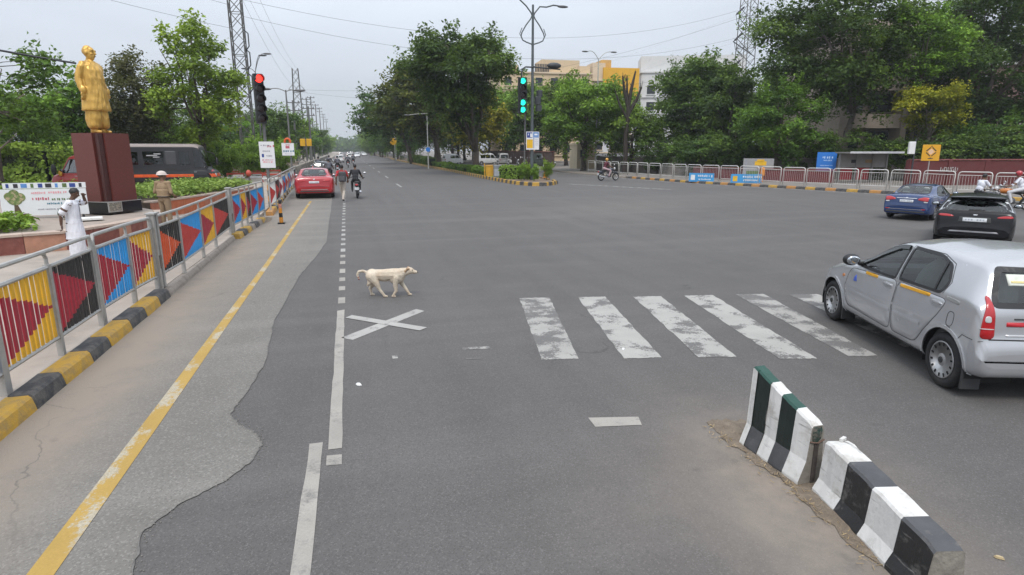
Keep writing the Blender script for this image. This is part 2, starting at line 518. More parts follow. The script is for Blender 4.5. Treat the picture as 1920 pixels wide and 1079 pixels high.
# plaza behind the left kerb, its far end running along the road, and the right-hand pavement
plaza = [(-90, -6), (-3.12, -6), (-3.12, 12), (-3.05, 22), (-3.3, 36), (-3.75, 46), (-3.9, 600), (-90, 600)]
tag(MB().prism(plaza, -0.1, 0.12).build('plaza_pavement', M_PLAZA), kind='structure')
kr = [(60, -8), (34.9, 12), (32.5, 17.5), (30.6, 21.8), (29, 25.8), (27.4, 30), (25.8, 34.5), (24, 40), (22.8, 48), (22.2, 58), (21.9, 72), (22.2, 120), (22.2, 600)]
def offset(pts, d):
    o = []
    for i, p in enumerate(pts):
        a = pts[max(i - 1, 0)]; b = pts[min(i + 1, len(pts) - 1)]
        t_ = Vector((b[0] - a[0], b[1] - a[1])).normalized()
        o.append((p[0] + t_.y * d, p[1] - t_.x * d))
    return o
kr_in = offset(kr, 0.22)
tag(MB().prism(kr_in + [(320, 600), (320, -8)][::1], -0.1, 0.13).build('pavement', M_GREY_PAVE), kind='structure')

# ---- markings
def strip(name, pts, m, z=0.004):
    return tag(MB().sheet(pts, z).build(name, m), kind='structure')
def quad(pts): return [(x * S, y * S) for x, y in pts]
yl = [(-2.13, 3.2), (-2.05, 9.0), (-1.99, 15), (-1.975, 34.0)]; yr = [(-1.965, 34.0 - .8), (-1.845, 33.2)]
strip('edge_line', quad([(-2.15, 2.0), (-1.97, 2.0), (-1.93, 6.2), (-1.885, 15), (-1.85, 33.2), (-1.965, 33.2), (-2.0, 15), (-2.09, 6.2)]), M_YPAINT, 0.008)
strip('lane_line', wobble(quad([(-0.50, 1.5), (-0.50, 3.6), (-0.48, 5.4)]), 6, .006) + wobble(quad([(-0.36, 5.4), (-0.375, 3.6), (-0.38, 1.5)]), 6, .006, 3), M_CREAM)
strip('lane_line', wobble(quad([(-0.31, 5.24), (-0.30, 7.5), (-0.295, 10.2)]), 8, .006, 5) + wobble(quad([(-0.175, 10.25), (-0.18, 7.5), (-0.19, 5.24)]), 8, .006, 7), M_CREAM)
strip('lane_line', quad([(-0.32, 4.95), (-0.19, 4.94), (-0.19, 5.12), (-0.32, 5.13)]), M_CREAM)
y = 10.7
for k in range(34):
    l = 0.36 + 0.25 * (k / 30) + (0.1 if k % 3 == 0 else 0)
    strip('lane_dash', quad([(-0.285, y), (-0.165, y), (-0.165, y + l), (-0.285, y + l)]), M_CREAM if k < 6 else M_WPAINT)
    y += l * 2.0 + 0.12
strip('cross_marking', quad([(1.0, 9.98), (-0.22, 8.65), (-0.06, 8.5), (1.12, 9.81)]), M_XPAINT, 0.004)
strip('cross_marking', quad([(-0.16, 9.71), (0.91, 8.70), (1.04, 8.83), (-0.06, 9.85)]), M_XPAINT, 0.008)
zs = [([(2.90, 10.25), (2.28, 7.02), (2.76, 6.93), (3.45, 10.18)], M_WPAINT2), ([(3.95, 10.05), (3.33, 6.78), (3.82, 6.69), (4.46, 9.96)], M_WPAINT),
      ([(4.95, 9.82), (4.29, 6.57), (4.78, 6.46), (5.47, 9.73)], M_WPAINT), ([(5.90, 9.65), (5.27, 6.24), (5.75, 6.13), (6.44, 9.55)], M_WPAINT),
      ([(6.88, 9.48), (6.21, 6.09), (6.60, 6.02), (7.41, 9.38)], M_WPAINT2), ([(7.84, 9.22), (7.25, 6.2), (7.72, 6.1), (8.38, 9.1)], M_WPAINT2), ([(8.8, 8.95), (8.2, 6.0), (8.7, 5.9), (9.35, 8.85)], M_WPAINT)]
for p, m_ in zs:
    q_ = quad(p)[::-1]
    strip('crosswalk_stripe', wobble(q_ + [q_[0]], 22, .011, int(p[0][0] * 10))[:-1], m_)
strip('stop_dash', quad([(2.20, 5.04), (2.66, 4.96), (2.71, 5.14), (2.21, 5.25)]), M_CREAM)
for p in ([(1.37, 7.67), (1.75, 7.62), (1.75, 7.72), (1.38, 7.76)], [(1.34, 7.29), (1.53, 7.25), (1.53, 7.29), (1.35, 7.33)], [(.43, 7.55), (.50, 7.55), (.50, 7.68), (.43, 7.68)]):
    strip('faded_dash', quad(p), M_WPAINT2)
for k in range(12):
    yy = 40 + k * 13
    strip('lane_dash', [(3.28, yy), (3.42, yy), (3.42, yy + 4), (3.28, yy + 4)], M_WPAINT)
kl = offset(kr[1:11], -0.75); kl2 = offset(kr[1:11], -0.55)
strip('edge_line', (kl + kl2[::-1])[::-1], M_WPAINT2, .004)
mk = [(15.5, 38.5), (19, 36.0), (24, 33.6)]
strip('edge_line', [(14.9, 40.5), (18.8, 33.2), (19.1, 33.3), (15.25, 40.6)], M_WPAINT2)

# loose stones crumbled off the old surface along its broken edge
rnd = random.Random(31); mb = MB()
for k in range(520):
    i = rnd.randrange(len(lip) - 1); f = rnd.random(); a, b = lip[i], lip[i + 1]
    if a[1] > 14: continue
    x = a[0] + (b[0] - a[0]) * f + rnd.gauss(.01, .035); yv = a[1] + (b[1] - a[1]) * f + rnd.gauss(0, .03); r_ = rnd.uniform(.002, .0065)
    mb.ell((x, yv, .006), (r_, r_ * rnd.uniform(.6, 1.2), r_ * .7), 5, 3)
tag(mb.build('gravel', mat('crumbled stone', (.20, .185, .165), .9, 0, .35, 60)), kind='stuff')
# dirt heaped at the foot of the barriers
def dirt_mat():
    m, t, b = nodes('loose dirt')
    v = coords(t)
    f = noise_fac(t, 9, 0.3, 0.7, 8, v)
    h = noise_fac(t, 45, 0.3, 0.7, 5, v)
    c = mixc(t, f, (0.17, 0.13, 0.095), (0.31, 0.25, 0.185))
    t.links.new(mixc(t, mathn(t, 'MULTIPLY', h, .5), c, (0.1, 0.08, 0.06)), b.inputs['Base Color'])
    b.inputs['Roughness'].default_value = 0.95
    add_bump(t, b, h, 0.8, 0.015)
    return m
M_DIRT = dirt_mat()
def mound(outline, h, seed, name='dirt'):
    rnd = random.Random(seed); mb = MB()
    ol = wobble(outline + [outline[0]], 7, 0.035, seed)[:-1]
    cx = sum(p[0] for p in ol) / len(ol); cyy = sum(p[1] for p in ol) / len(ol)
    rings = []
    for k, (s_, z_) in enumerate(((1.0, 0.003), (0.93, 0.25 * h), (0.75, 0.7 * h), (0.45, h), (0.15, h))):
        rings.append([(cx + (p[0] - cx) * s_, cyy + (p[1] - cyy) * s_, 0.003 + z_ * rnd.uniform(0.7, 1.2)) for p in ol])
    mb.loft(rings, caps=False)
    n = len(ol); b = len(mb.v) - n
    mb.f.append(tuple(range(b, b + n))); mb.m.append(0)
    return tag(mb.build(name, M_DIRT, smooth=True), kind='stuff')
mound([(3.0, 4.40), (3.12, 4.43), (3.4, 4.30), (3.45, 3.9), (3.40, 3.2), (3.02, 3.2), (2.96, 3.7), (2.95, 4.05)], 0.02, 3)
mound([(2.96, 3.25), (3.40, 3.3), (3.3, 2.5), (3.28, 1.9), (2.84, 1.9), (2.90, 2.5)], 0.024, 5)
mound([(-3.05, 21.6), (-2.75, 21.2), (-2.62, 22.0), (-2.7, 23.2), (-3.0, 23.6)], 0.05, 8)

# litter on the road
rnd = random.Random(11)
for (x, yv, sz, hue) in [(-0.01, 6.12, .10, 'white'), (3.84, 3.95, .06, 'white'), (3.65, 2.30, .06, 'tan'), (3.15, 6.45, .07, 'white')]:
    mb = MB(); n = 7
    pts = [(sz * .5 * math.cos(2 * PI * k / n) * rnd.uniform(.6, 1.1), sz * .3 * math.sin(2 * PI * k / n) * rnd.uniform(.6, 1.1)) for k in range(n)]
    mb.prism(pts, 0, 0.012, taper=0.7)
    o = mb.build('litter', WHITE() if hue == 'white' else mat('tan scrap', (0.45, 0.35, 0.2), .8), loc=(x, yv, 0.004), rot=(0, 0, rnd.uniform(0, 3)))
    tag(o, kind='stuff')
# straw and leaf litter against the barriers
mb = MB()
for k in range(170):
    yv = rnd.uniform(2.0, 4.3); x = 2.98 + rnd.gauss(-0.02, .05) - (0.09 if yv < 3.2 else 0.0) * (3.2 - yv)
    a = rnd.uniform(0, PI); l = rnd.uniform(.01, .05)
    dx, dy = math.cos(a) * l, math.sin(a) * l
    mb.tube([(x, yv, 0.012 + rnd.random() * .012), (x + dx, yv + dy, 0.014 + rnd.random() * .01)], 0.0022, 3)
tag(mb.build('straw_litter', mat('dry straw', (0.40, 0.30, 0.17), .9, 0, .4, 30)), kind='stuff')

# ---- kerbs: every stone its own piece
KY = mat('yellow kerb paint', (0.50, 0.29, 0.035), 0.75, 0, 0.15, 5, (0.19, 0.145, 0.09), (0.47, 0.72), 5, 0.3, 50)
KB = mat('black kerb paint', (0.038, 0.039, 0.042), 0.75, 0, 0.3, 5, (0.15, 0.132, 0.115), (0.46, 0.74), 5, 0.3, 50)
KC = mat('bare kerb concrete', (0.27, 0.235, 0.20), 0.9, 0, 0.2, 4, (0.15, 0.12, 0.1), (0.5, 0.8), 3, 0.3, 50)
KO = mat('faded orange kerb paint', (0.42, 0.20, 0.05), 0.8, 0, 0.2, 4, (0.22, 0.16, 0.11), (0.5, 0.8), 3)

def kerb_stone_mesh(l, wd, h, m):
    mb = MB()
    prof = [(0.0, -0.04), (0.015, 0.05), (0.035, h - 0.025), (0.06, h), (wd, h), (wd, -0.04)]   # x across, z up; face leans back
    a, b = -l / 2 + 0.004, l / 2 - 0.004
    rings = []
    for yv, e in ((a, 0.012), (a + 0.012, 0), (0, 0.002), (b - 0.012, 0), (b, 0.012)):
        rings.append([(x + (e if x < wd * .5 else -e), yv, z - (e if z > h * .5 else 0)) for x, z in prof])
    mb.loft([r[::-1] for r in rings])
    return mb.mesh('kerb_stone', m)

kerb = thing('kerb', 'kerb of alternating yellow and black stones below the striped railings', 'kerb', (0, 0, 0))
ybs = [3.6, 4.25, 4.88, 5.51, 6.28, 6.91, 7.62, 8.21, 8.97, 9.64, 10.32, 10.89]
for i in range(len(ybs) - 1):
    l = ybs[i + 1] - ybs[i]
    me = kerb_stone_mesh(l, 0.24, 0.15 + 0.006 * math.sin(i * 5), KY if i % 2 == 1 else KB)
    o = link_mesh('kerb_stone', me, kerb, (-2.94, (ybs[i] + ybs[i + 1]) / 2, 0), (0, 0, PI))
    o.location.x += 0.008 * math.sin(i * 3.1)
    o.rotation_euler = (0, 0, PI + 0.012 * math.sin(i * 2.3))
kerb = thing('kerb', 'bare flush concrete kerb edge with a few painted stones at its far end', 'kerb', (0, 0, 0))
for i in range(6):
    y0 = 10.95 + i * 1.12
    o = link_mesh('kerb_stone', kerb_stone_mesh(1.1, 0.2, 0.11, KC), kerb, (-2.96 - 0.012 * i, y0 + .55, 0), (0, 0, PI))
yb = 17.75
for i, m_ in enumerate([KY, KB, KY, KC, KB, KC, KY]):
    o = link_mesh('kerb_stone', kerb_stone_mesh(0.6, 0.26, 0.15, m_), kerb, (-2.90 + 0.025 * i, yb + .3 + i * .61, 0), (0, 0, PI))
kerb = thing('kerb', 'dusty black and yellow kerb beside the red parked sedan', 'kerb', (0, 0, 0))
for i in range(30):
    y0 = 24.2 + i * 0.75
    x = -2.72 - (0.30 * min(1, i / 16)) - 0.012 * i
    link_mesh('kerb_stone', kerb_stone_mesh(0.74, 0.26, 0.16, (KY, KB)[i % 2] if i > 1 else KO), kerb, (x, y0, 0), (0, 0, PI + 0.02))

def kerb_along(pts, label, mats, step, wd, h, name='kerb', s0=0.0, cat='kerb', maxn=90):
    t_ = thing(name, label, cat, (0, 0, 0))
    cache = {}
    P_ = [Vector((p[0], p[1], 0)) for p in pts]
    seg = []; tot = 0
    for a, b in zip(P_[:-1], P_[1:]):
        seg.append((tot, a, b)); tot += (b - a).length
    def at(s_):
        for t0, a, b in reversed(seg):
            if s_ >= t0: return a + (b - a) * ((s_ - t0) / (b - a).length), (b - a).normalized()
        return P_[0], (P_[1] - P_[0]).normalized()
    n = min(maxn, int(tot / step))
    for i in range(n):
        p, d = at((i + .5) * step)
        mi = i % len(mats)
        if mi not in cache: cache[mi] = kerb_stone_mesh(step * 1.0, wd, h, mats[mi])
        # face (local -x side) to the left of travel
        link_mesh('kerb_stone', cache[mi], t_, p, (0, 0, math.atan2(d.y, d.x) - PI / 2))
    return t_
kk = kr[2:9]
kerb_along(kk, 'long curved kerb of orange and black stones below the white railings', [KB, KO, KB, KY], 0.62, 0.24, 0.16, maxn=75)
kerb_along(kr[8:12], 'grey kerb of the slip road in front of the cream gatehouse', [KC], 1.5, 0.24, 0.15, maxn=50)

# ---- median island
med = [(14.75, 42.6), (14.35, 40.9), (13.6, 39.5), (12.6, 38.6), (11.8, 38.8), (11.25, 40.5), (11.05, 44), (10.95, 51), (10.9, 65), (10.6, 81), (10.4, 115), (10.4, 320), (14.6, 320), (14.8, 80), (15.3, 55), (15.1, 47)]
med_in = [(14.5, 42.7), (14.1, 41.0), (13.45, 39.75), (12.6, 38.9), (11.98, 39.1), (11.5, 40.6), (11.3, 44), (11.2, 51), (11.15, 65), (10.85, 81), (10.65, 115), (10.65, 320), (14.4, 320), (14.55, 80), (15.05, 55), (14.85, 47)]
tag(MB().prism(med_in[::-1], -0.05, 0.16).build('median_island', M_EARTH), kind='structure')
kerb_along(med[:12], 'yellow and black kerb round the tip of the planted median', [KY, KB], 0.5, 0.24, 0.24, maxn=240)
kerb_along([med[13], med[14], med[15], med[0]], 'median kerb of yellow and black stones facing the slip road', [KB, KO], 0.6, 0.24, 0.22, maxn=60)
# ------------------------------------------------------------------ striped railing on the left
FC = {'crimson': mat('crimson enamel', (0.30, 0.012, 0.03), 0.45, 0, .12, 5, (0.2, .03, .04), (.55, .8), 6), 'red': mat('red enamel', (0.42, 0.035, 0.03), 0.5, 0, .16, 4, (.27, .10, .08), (.58, .85), 7),
      'orange': mat('orange red enamel', (0.52, 0.075, 0.02), 0.5, 0, .15, 4, (.35, .14, .08), (.58, .85), 7), 'yellow': mat('yellow enamel', (0.66, 0.36, 0.02), 0.5, 0, .15, 4, (.42, .28, .10), (.58, .85), 7),
      'blue': mat('blue enamel', (0.02, 0.26, 0.60), 0.5, 0, .15, 4, (.12, .25, .40), (.58, .85), 7), 'black': mat('black enamel', (0.018, 0.017, 0.018), 0.5, 0, .2, 5, (.09, .08, .07), (.58, .85), 7), 'white': WHITE()}
fpath = [(-3.26, -2), (-3.25, 4.0), (-3.25, 6.44), (-3.24, 7.61), (-3.25, 8.88), (-3.22, 10.15), (-3.14, 11.1), (-3.08, 12.4), (-3.09, 14.2), (-3.11, 15.5), (-3.16, 17.9), (-3.08, 19.3), (-3.0, 20.6), (-2.92, 21.7), (-2.87, 22.8)]
def fx(y):
    for a, b in zip(fpath[:-1], fpath[1:]):
        if y <= b[1]: return a[0] + (b[0] - a[0]) * (y - a[1]) / (b[1] - a[1])
    return fpath[-1][0] + (y - fpath[-1][1]) * -0.02
ZB, ZT, ZH = 0.36, 1.115, 1.31
PZ = 0.12
def bar_mesh(bg, fg, z0, z1, wd):
    mb = MB(); t = 0.018
    zs_ = [(ZB, z0, 0), (z0, z1, 1), (z1, ZT, 0)]
    for a, b, mi in zs_:
        if b - a > 0.004: mb.box((0, 0, (a + b) / 2), (t, wd, b - a), mi)
    return mb.mesh('bar', [bg, fg])
def panel(parent, ya, yb, bg, fg, apex=0.46, hi=0.95, lo=0.0, pitch=0.098, fxn=None, gap=0.56):
    """vertical bars painted so that together they show a triangle pointing along the road"""
    fxn = fxn or fx
    n = max(4, int(round((yb - ya - 0.03) / pitch)))
    st = (yb - ya) / n
    zm = ZB + (ZT - ZB) * apex
    for i in range(n):
        yv = ya + (i + 0.5) * st
        f = (i + 0.5) / n
        za = ZB + (ZT - ZB) * lo; za = za + (zm - za) * f
        zb_ = ZB + (ZT - ZB) * hi; zb_ = zb_ + (zm - zb_) * f
        q = random.Random(int(yv * 977)); link_mesh('bar', bar_mesh(FC[bg], FC[fg], za + q.uniform(-.008, .008), zb_ + q.uniform(-.008, .008), st * gap * q.uniform(.94, 1.06)), parent, (fxn(yv) + q.uniform(-.003, .003), yv, 0), (0, 0, q.uniform(-.10, .10)))
def rail_section(ya, yb, panels, label, wide_end=False, hand=True, fxn=None, dense=False):
    fxn = fxn or fx
    t = thing('railing', label, 'railing', (0, 0, 0), group='painted railings along the left kerb')
    pts = lambda z, a=ya, b=yb: [(fxn(a + (b - a) * k / 6), a + (b - a) * k / 6, z) for k in range(7)]
    mb = MB(); mb.tube(pts(ZT + 0.022), 0.024, 6); mb.build('top_rail', GALV(), t)
    mb = MB(); mb.tube(pts(ZB - 0.022), 0.024, 6); mb.build('bottom_rail', GALV(), t)
    if hand:
        p = pts(ZH, ya + 0.10, yb - 0.10)
        a, b = Vector((fxn(ya), ya, ZT + 0.03)), Vector((fxn(yb), yb, ZT + 0.03))
        mb = MB()
        mb.tube([a, a + Vector((0, 0.005, 0.10)), a + Vector((0, 0.03, 0.165))] + p + [b + Vector((0, -0.03, 0.165)), b + Vector((0, -0.005, 0.10)), b], 0.026, 8)
        mb.build('handrail', GALV(), t)
    ys = [panels[0][0]] + [q[1] for q in panels]
    for k, yv in enumerate(ys):
        mb = MB(); x = fxn(yv)
        mb.box((x - 0.004, yv, (PZ + ZT + 0.05) / 2), (0.06, 0.062, ZT + 0.05 - PZ)); mb.build('post', GALV(), t)
        if hand and 0 < k < len(ys) - 1:
            mb = MB()
            mb.tube([(x - 0.004, yv, ZT + 0.04), (x - 0.004, yv, ZT + .12), (x - 0.002, yv - 0.03, ZH - 0.03), (x, yv - 0.11, ZH - 0.005)], 0.02, 6)
            mb.build('bracket', GALV(), t)
    for (a, b, bg, fg) in panels:
        panel(t, a + 0.035, b - 0.035, bg, fg, fxn=fxn, pitch=0.098 if not dense else 0.12)
    return t
rail_section(4.0, 6.42, [(4.0, 5.22, 'black', 'crimson'), (5.22, 6.42, 'blue', 'crimson')], 'striped railing mostly outside the frame, black and blue panels with crimson triangles')
rail_section(6.46, 8.84, [(6.46, 7.61, 'yellow', 'crimson'), (7.61, 8.84, 'black', 'crimson')], 'nearest striped railing with a yellow panel beside a black panel, crimson triangles')
rail_section(8.91, 10.98, [(8.91, 10.08, 'blue', 'crimson'), (10.08, 10.98, 'yellow', 'crimson')], 'striped railing with a blue panel beside a yellow panel, crimson triangles')
rail_section(11.26, 17.75, [(11.26, 12.42, 'black', 'orange'), (12.42, 14.15, 'blue', 'red'), (14.15, 15.6, 'yellow', 'crimson'), (15.6, 17.75, 'black', 'red')], 'long four panel railing in front of the policeman, black, blue, yellow, black')
rail_section(18.25, 22.75, [(18.25, 19.25, 'blue', 'crimson'), (19.25, 20.0, 'yellow', 'crimson'), (20.0, 20.6, 'black', 'crimson'), (20.6, 21.65, 'blue', 'crimson'), (21.65, 22.75, 'blue', 'red')], 'railing of narrow blue, yellow and black panels ending before the striped bollard')
def fx2(y): return -2.84 - max(0, (y - 26)) * 0.028
rail_section(24.3, 43.0, [(24.3 + i * 2.07, 24.3 + (i + 1) * 2.07, ('white', 'black', 'white', 'blue', 'white', 'blue', 'white', 'white', 'black')[i], ('red', 'red', 'crimson', 'red', 'red', 'orange', 'crimson', 'red', 'red')[i]) for i in range(9)], 'far railing of pale panels with red triangles beside the red parked sedan', fxn=fx2, dense=True)
for yv in (11.12, 18.0):
    t = thing('gate_post', 'thick steel post between two painted railings, the %s' % ('near one with bolt plates' if yv < 12 else 'farther one past the policeman'), 'post', (fx(yv), yv, PZ))
    mb = MB()
    for dy in (-0.085, 0.085): mb.box((0, dy, 0.62), (0.10, 0.09, 1.24))
    mb.box((0, 0, 0.62), (0.05, 0.085, 1.2)); mb.build('column', GALV(), t)
    mb = MB(); mb.box((0.003, 0, 1.25), (0.14, 0.30, 0.025)); mb.build('cap', GALV(), t)
    mb = MB(); mb.box((0.056, -0.03, 0.45), (0.012, 0.09, 0.22)); mb.build('bolt_plate', mat('rusty plate', (0.19, 0.15, 0.12), .7, .3, .3, 8), t)

# ------------------------------------------------------------------ planters of the plaza
GRAN = [mat('red granite slab', (0.20, 0.062, 0.048), 0.4, 0, 0.2, 6, (0.26, 0.12, 0.09), (0.5, 0.75), 3), mat('rose granite slab', (0.26, 0.095, 0.068), 0.4, 0, 0.2, 6, (0.33, 0.17, 0.12), (0.5, 0.75), 3), mat('pink patched slab', (0.40, 0.20, 0.13), 0.5, 0, 0.2, 5)]
ORNG = [mat('orange granite slab', (0.42, 0.115, 0.045), 0.45, 0, 0.18, 5, (0.5, 0.22, 0.12), (0.5, 0.8), 3), mat('dull orange slab', (0.36, 0.13, 0.07), 0.5, 0, 0.18, 5)]
COPE = mat('pale coping stone', (0.42, 0.33, 0.27), 0.7, 0, 0.12, 5)
SOIL = mat('planter soil', (0.07, 0.05, 0.035), 0.95, 0, .3, 6)
def planter(label, pts, h, slabs, fill=True, step=0.62, seed=1, top=None):
    t = thing('planter', label, 'planter', (0, 0, 0))
    rnd = random.Random(seed)
    core = offset(pts, -0.06)
    mb = MB()
    if fill: mb.prism([(p[0], p[1]) for p in core] + fill, PZ - .05, PZ + h - 0.06)
    else: mb.prism(core + offset(pts, -0.5)[::-1], PZ - .05, PZ + h - 0.06)
    mb.build('planter_body', top or SOIL, t)
    cmb = MB()
    for a, b in zip(pts[:-1], pts[1:]):
        a, b = Vector((*a, 0)), Vector((*b, 0)); L = (b - a).length; n = max(1, int(round(L / step))); d = (b - a).normalized()
        ang = math.atan2(d.y, d.x); nrm = Vector((-d.y, d.x, 0))
        for k in range(n):
            c = a + d * (L * (k + .5) / n)
            hh = h - 0.075
            mb = MB(); mb.cbox((0, 0, hh / 2), (L / n - 0.008, 0.05, hh), 0.006)
            o = mb.build('slab', rnd.choice(slabs), t, c + nrm * (0.03 + rnd.uniform(0, .004)) + Vector((0, 0, PZ)), (0, 0, ang))
            mb = MB(); mb.cbox((0, 0, 0.03), (L / n - 0.005, 0.30, 0.06), 0.008)
            mb.build('coping', COPE, t, c + nrm * 0.13 + Vector((0, 0, PZ + h - 0.07)), (0, 0, ang))
    return t
# outlines run so that the planting lies to the left of travel
pl1 = [(-14, 14.0), (-9.5, 14.6), (-7.7, 15.3), (-6.35, 16.0), (-5.7, 17.4), (-5.3, 18.9), (-5.35, 20.3), (-5.6, 21.0)]
planter('red granite planter round the statue pedestal with leafy ground cover', pl1, 0.46, GRAN, fill=[(-9.0, 26), (-14, 26)], seed=3, top=mat('terrace paving', (0.30, 0.25, 0.21), 0.8, 0, .15, 2))
pl2 = [(-6.35, 22.6), (-5.75, 24.2), (-5.15, 26.4), (-4.55, 28.8), (-4.3, 31.0), (-4.6, 32.5)]
planter('orange granite planter of pale green bedding behind the policeman', pl2, 0.6, ORNG, fill=[(-7.5, 34.5), (-9.0, 30), (-8.2, 24)], seed=5, step=0.9)
planter('low red wall at the left edge behind the white banner', [(-16, 26.3), (-10.3, 26.3), (-9.2, 26.3)], 0.75, GRAN, fill=False, seed=8, step=1.0)

# ------------------------------------------------------------------ leaf scatter machinery
def leaf_mat(name, dark, mid, light, transl=0.35):
    m = bpy.data.materials.new(name); m.use_nodes = True
    t = m.node_tree; b = t.nodes['Principled BSDF']
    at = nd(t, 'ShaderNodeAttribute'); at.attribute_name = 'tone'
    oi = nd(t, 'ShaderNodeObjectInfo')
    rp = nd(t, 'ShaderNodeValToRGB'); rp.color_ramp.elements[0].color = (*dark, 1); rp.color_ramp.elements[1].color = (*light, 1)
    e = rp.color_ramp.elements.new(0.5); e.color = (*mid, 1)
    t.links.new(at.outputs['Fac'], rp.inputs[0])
    hs = nd(t, 'ShaderNodeHueSaturation')
    t.links.new(mathn(t, 'MULTIPLY_ADD', oi.outputs['Random'], 0.03, 0.474), hs.inputs['Hue'])
    t.links.new(rp.outputs[0], hs.inputs['Color'])
    t.links.new(hs.outputs[0], b.inputs['Base Color'])
    b.inputs['Roughness'].default_value = 0.6
    b.inputs['Specular IOR Level'].default_value = 0.3
    tl = nd(t, 'ShaderNodeBsdfTranslucent'); t.links.new(mixc(t, 0.5, hs.outputs[0], (0.12, 0.16, 0.02)), tl.inputs[0])
    ms = nd(t, 'ShaderNodeMixShader'); ms.inputs[0].default_value = transl
    o = t.nodes['Material Output']
    t.links.new(b.outputs[0], ms.inputs[1]); t.links.new(tl.outputs[0], ms.inputs[2]); t.links.new(ms.outputs[0], o.inputs[0])
    return m
LEAF = {'dark': leaf_mat('dark green leaves', (0.020, 0.054, 0.012), (0.056, 0.128, 0.024), (0.147, 0.275, 0.042)),
        'green': leaf_mat('mid green leaves', (0.033, 0.084, 0.011), (0.087, 0.205, 0.024), (0.218, 0.410, 0.050)),
        'fresh': leaf_mat('fresh green leaves', (0.058, 0.128, 0.013), (0.154, 0.294, 0.031), (0.333, 0.538, 0.066)),
        'yellow': leaf_mat('yellow green leaves', (0.102, 0.141, 0.011), (0.282, 0.320, 0.022), (0.538, 0.512, 0.033)),
        'olive': leaf_mat('olive leaves', (0.026, 0.038, 0.009), (0.072, 0.097, 0.018), (0.192, 0.205, 0.031)),
        'brown': leaf_mat('brownish green leaves', (0.038, 0.044, 0.019), (0.074, 0.077, 0.031), (0.141, 0.134, 0.050)),
        'bright': leaf_mat('bright bedding leaves', (0.077, 0.166, 0.018), (0.179, 0.333, 0.039), (0.358, 0.563, 0.083)),
        'lettuce': leaf_mat('pale bedding leaves', (0.09, 0.17, 0.03), (0.19, 0.34, 0.06), (0.34, 0.50, 0.12))}
BARK = mat('grey brown bark', (0.075, 0.058, 0.046), 0.9, 0, 0.3, 6, (0.14, 0.12, 0.1), (0.5, 0.8), 5, 0.6, 25)
BARKP = mat('pale bark', (0.17, 0.14, 0.12), 0.9, 0, 0.3, 6, (0.08, 0.07, 0.06), (0.5, 0.8), 5, 0.6, 25)

def leaves_mesh(name, P_, Nn, size, tone, aspect=0.55, seed=0, m=None):
    """P_ (n,3) leaf bases, Nn (n,3) facing; each leaf a folded, pointed quad"""
    rg = np.random.default_rng(seed)
    n = len(P_)
    Nn = Nn / np.maximum(np.linalg.norm(Nn, axis=1, keepdims=True), 1e-6)
    a = rg.normal(size=(n, 3)); U = a - Nn * np.sum(a * Nn, 1, keepdims=True); U /= np.maximum(np.linalg.norm(U, axis=1, keepdims=True), 1e-6)
    V = np.cross(Nn, U)
    L = (size * rg.uniform(0.6, 1.35, n))[:, None]
    W = L * aspect * 0.5 * rg.uniform(0.8, 1.2, (n, 1))
    droop = -Nn * L * 0.18
    v0 = P_ - U * L * .5
    v1 = P_ + V * W + Nn * L * 0.06
    v2 = P_ + U * L * .5 + droop
    v3 = P_ - V * W + Nn * L * 0.06
    co = np.stack([v0, v1, v2, v3], 1).reshape(-1, 3).astype(np.float32)
    me = bpy.data.meshes.new(name)
    me.vertices.add(4 * n); me.vertices.foreach_set('co', co.ravel())
    me.loops.add(4 * n); me.loops.foreach_set('vertex_index', np.arange(4 * n, dtype=np.int32))
    me.polygons.add(n); me.polygons.foreach_set('loop_start', np.arange(0, 4 * n, 4, dtype=np.int32))
    at = me.attributes.new('tone', 'FLOAT', 'POINT')
    tv = np.clip(tone + rg.normal(0, 0.17, n), 0, 1)
    at.data.foreach_set('value', np.repeat(tv, 4).astype(np.float32))
    me.update(calc_edges=True)
    if m: me.materials.append(m)
    return me

def clump_leaves(rg, c, r, n, flat=0.6, shell=0.5):
    d = rg.normal(size=(n, 3)); d /= np.linalg.norm(d, axis=1, keepdims=True)
    rad = shell + (1 - shell) * rg.random(n) ** 0.5
    rad *= 1 + 0.18 * rg.normal(size=n)
    d[:, 2] = np.where(rg.random(n) < .78, np.abs(d[:, 2]), d[:, 2])
    p = d * rad[:, None] * r
    p[:, 2] *= flat
    p[:, 2] -= 0.10 * r * (d[:, 0] ** 2 + d[:, 1] ** 2)
    nn = d * 0.5 + np.array([0, 0, 0.8]) + rg.normal(size=(n, 3)) * 0.36
    return p + c, nn

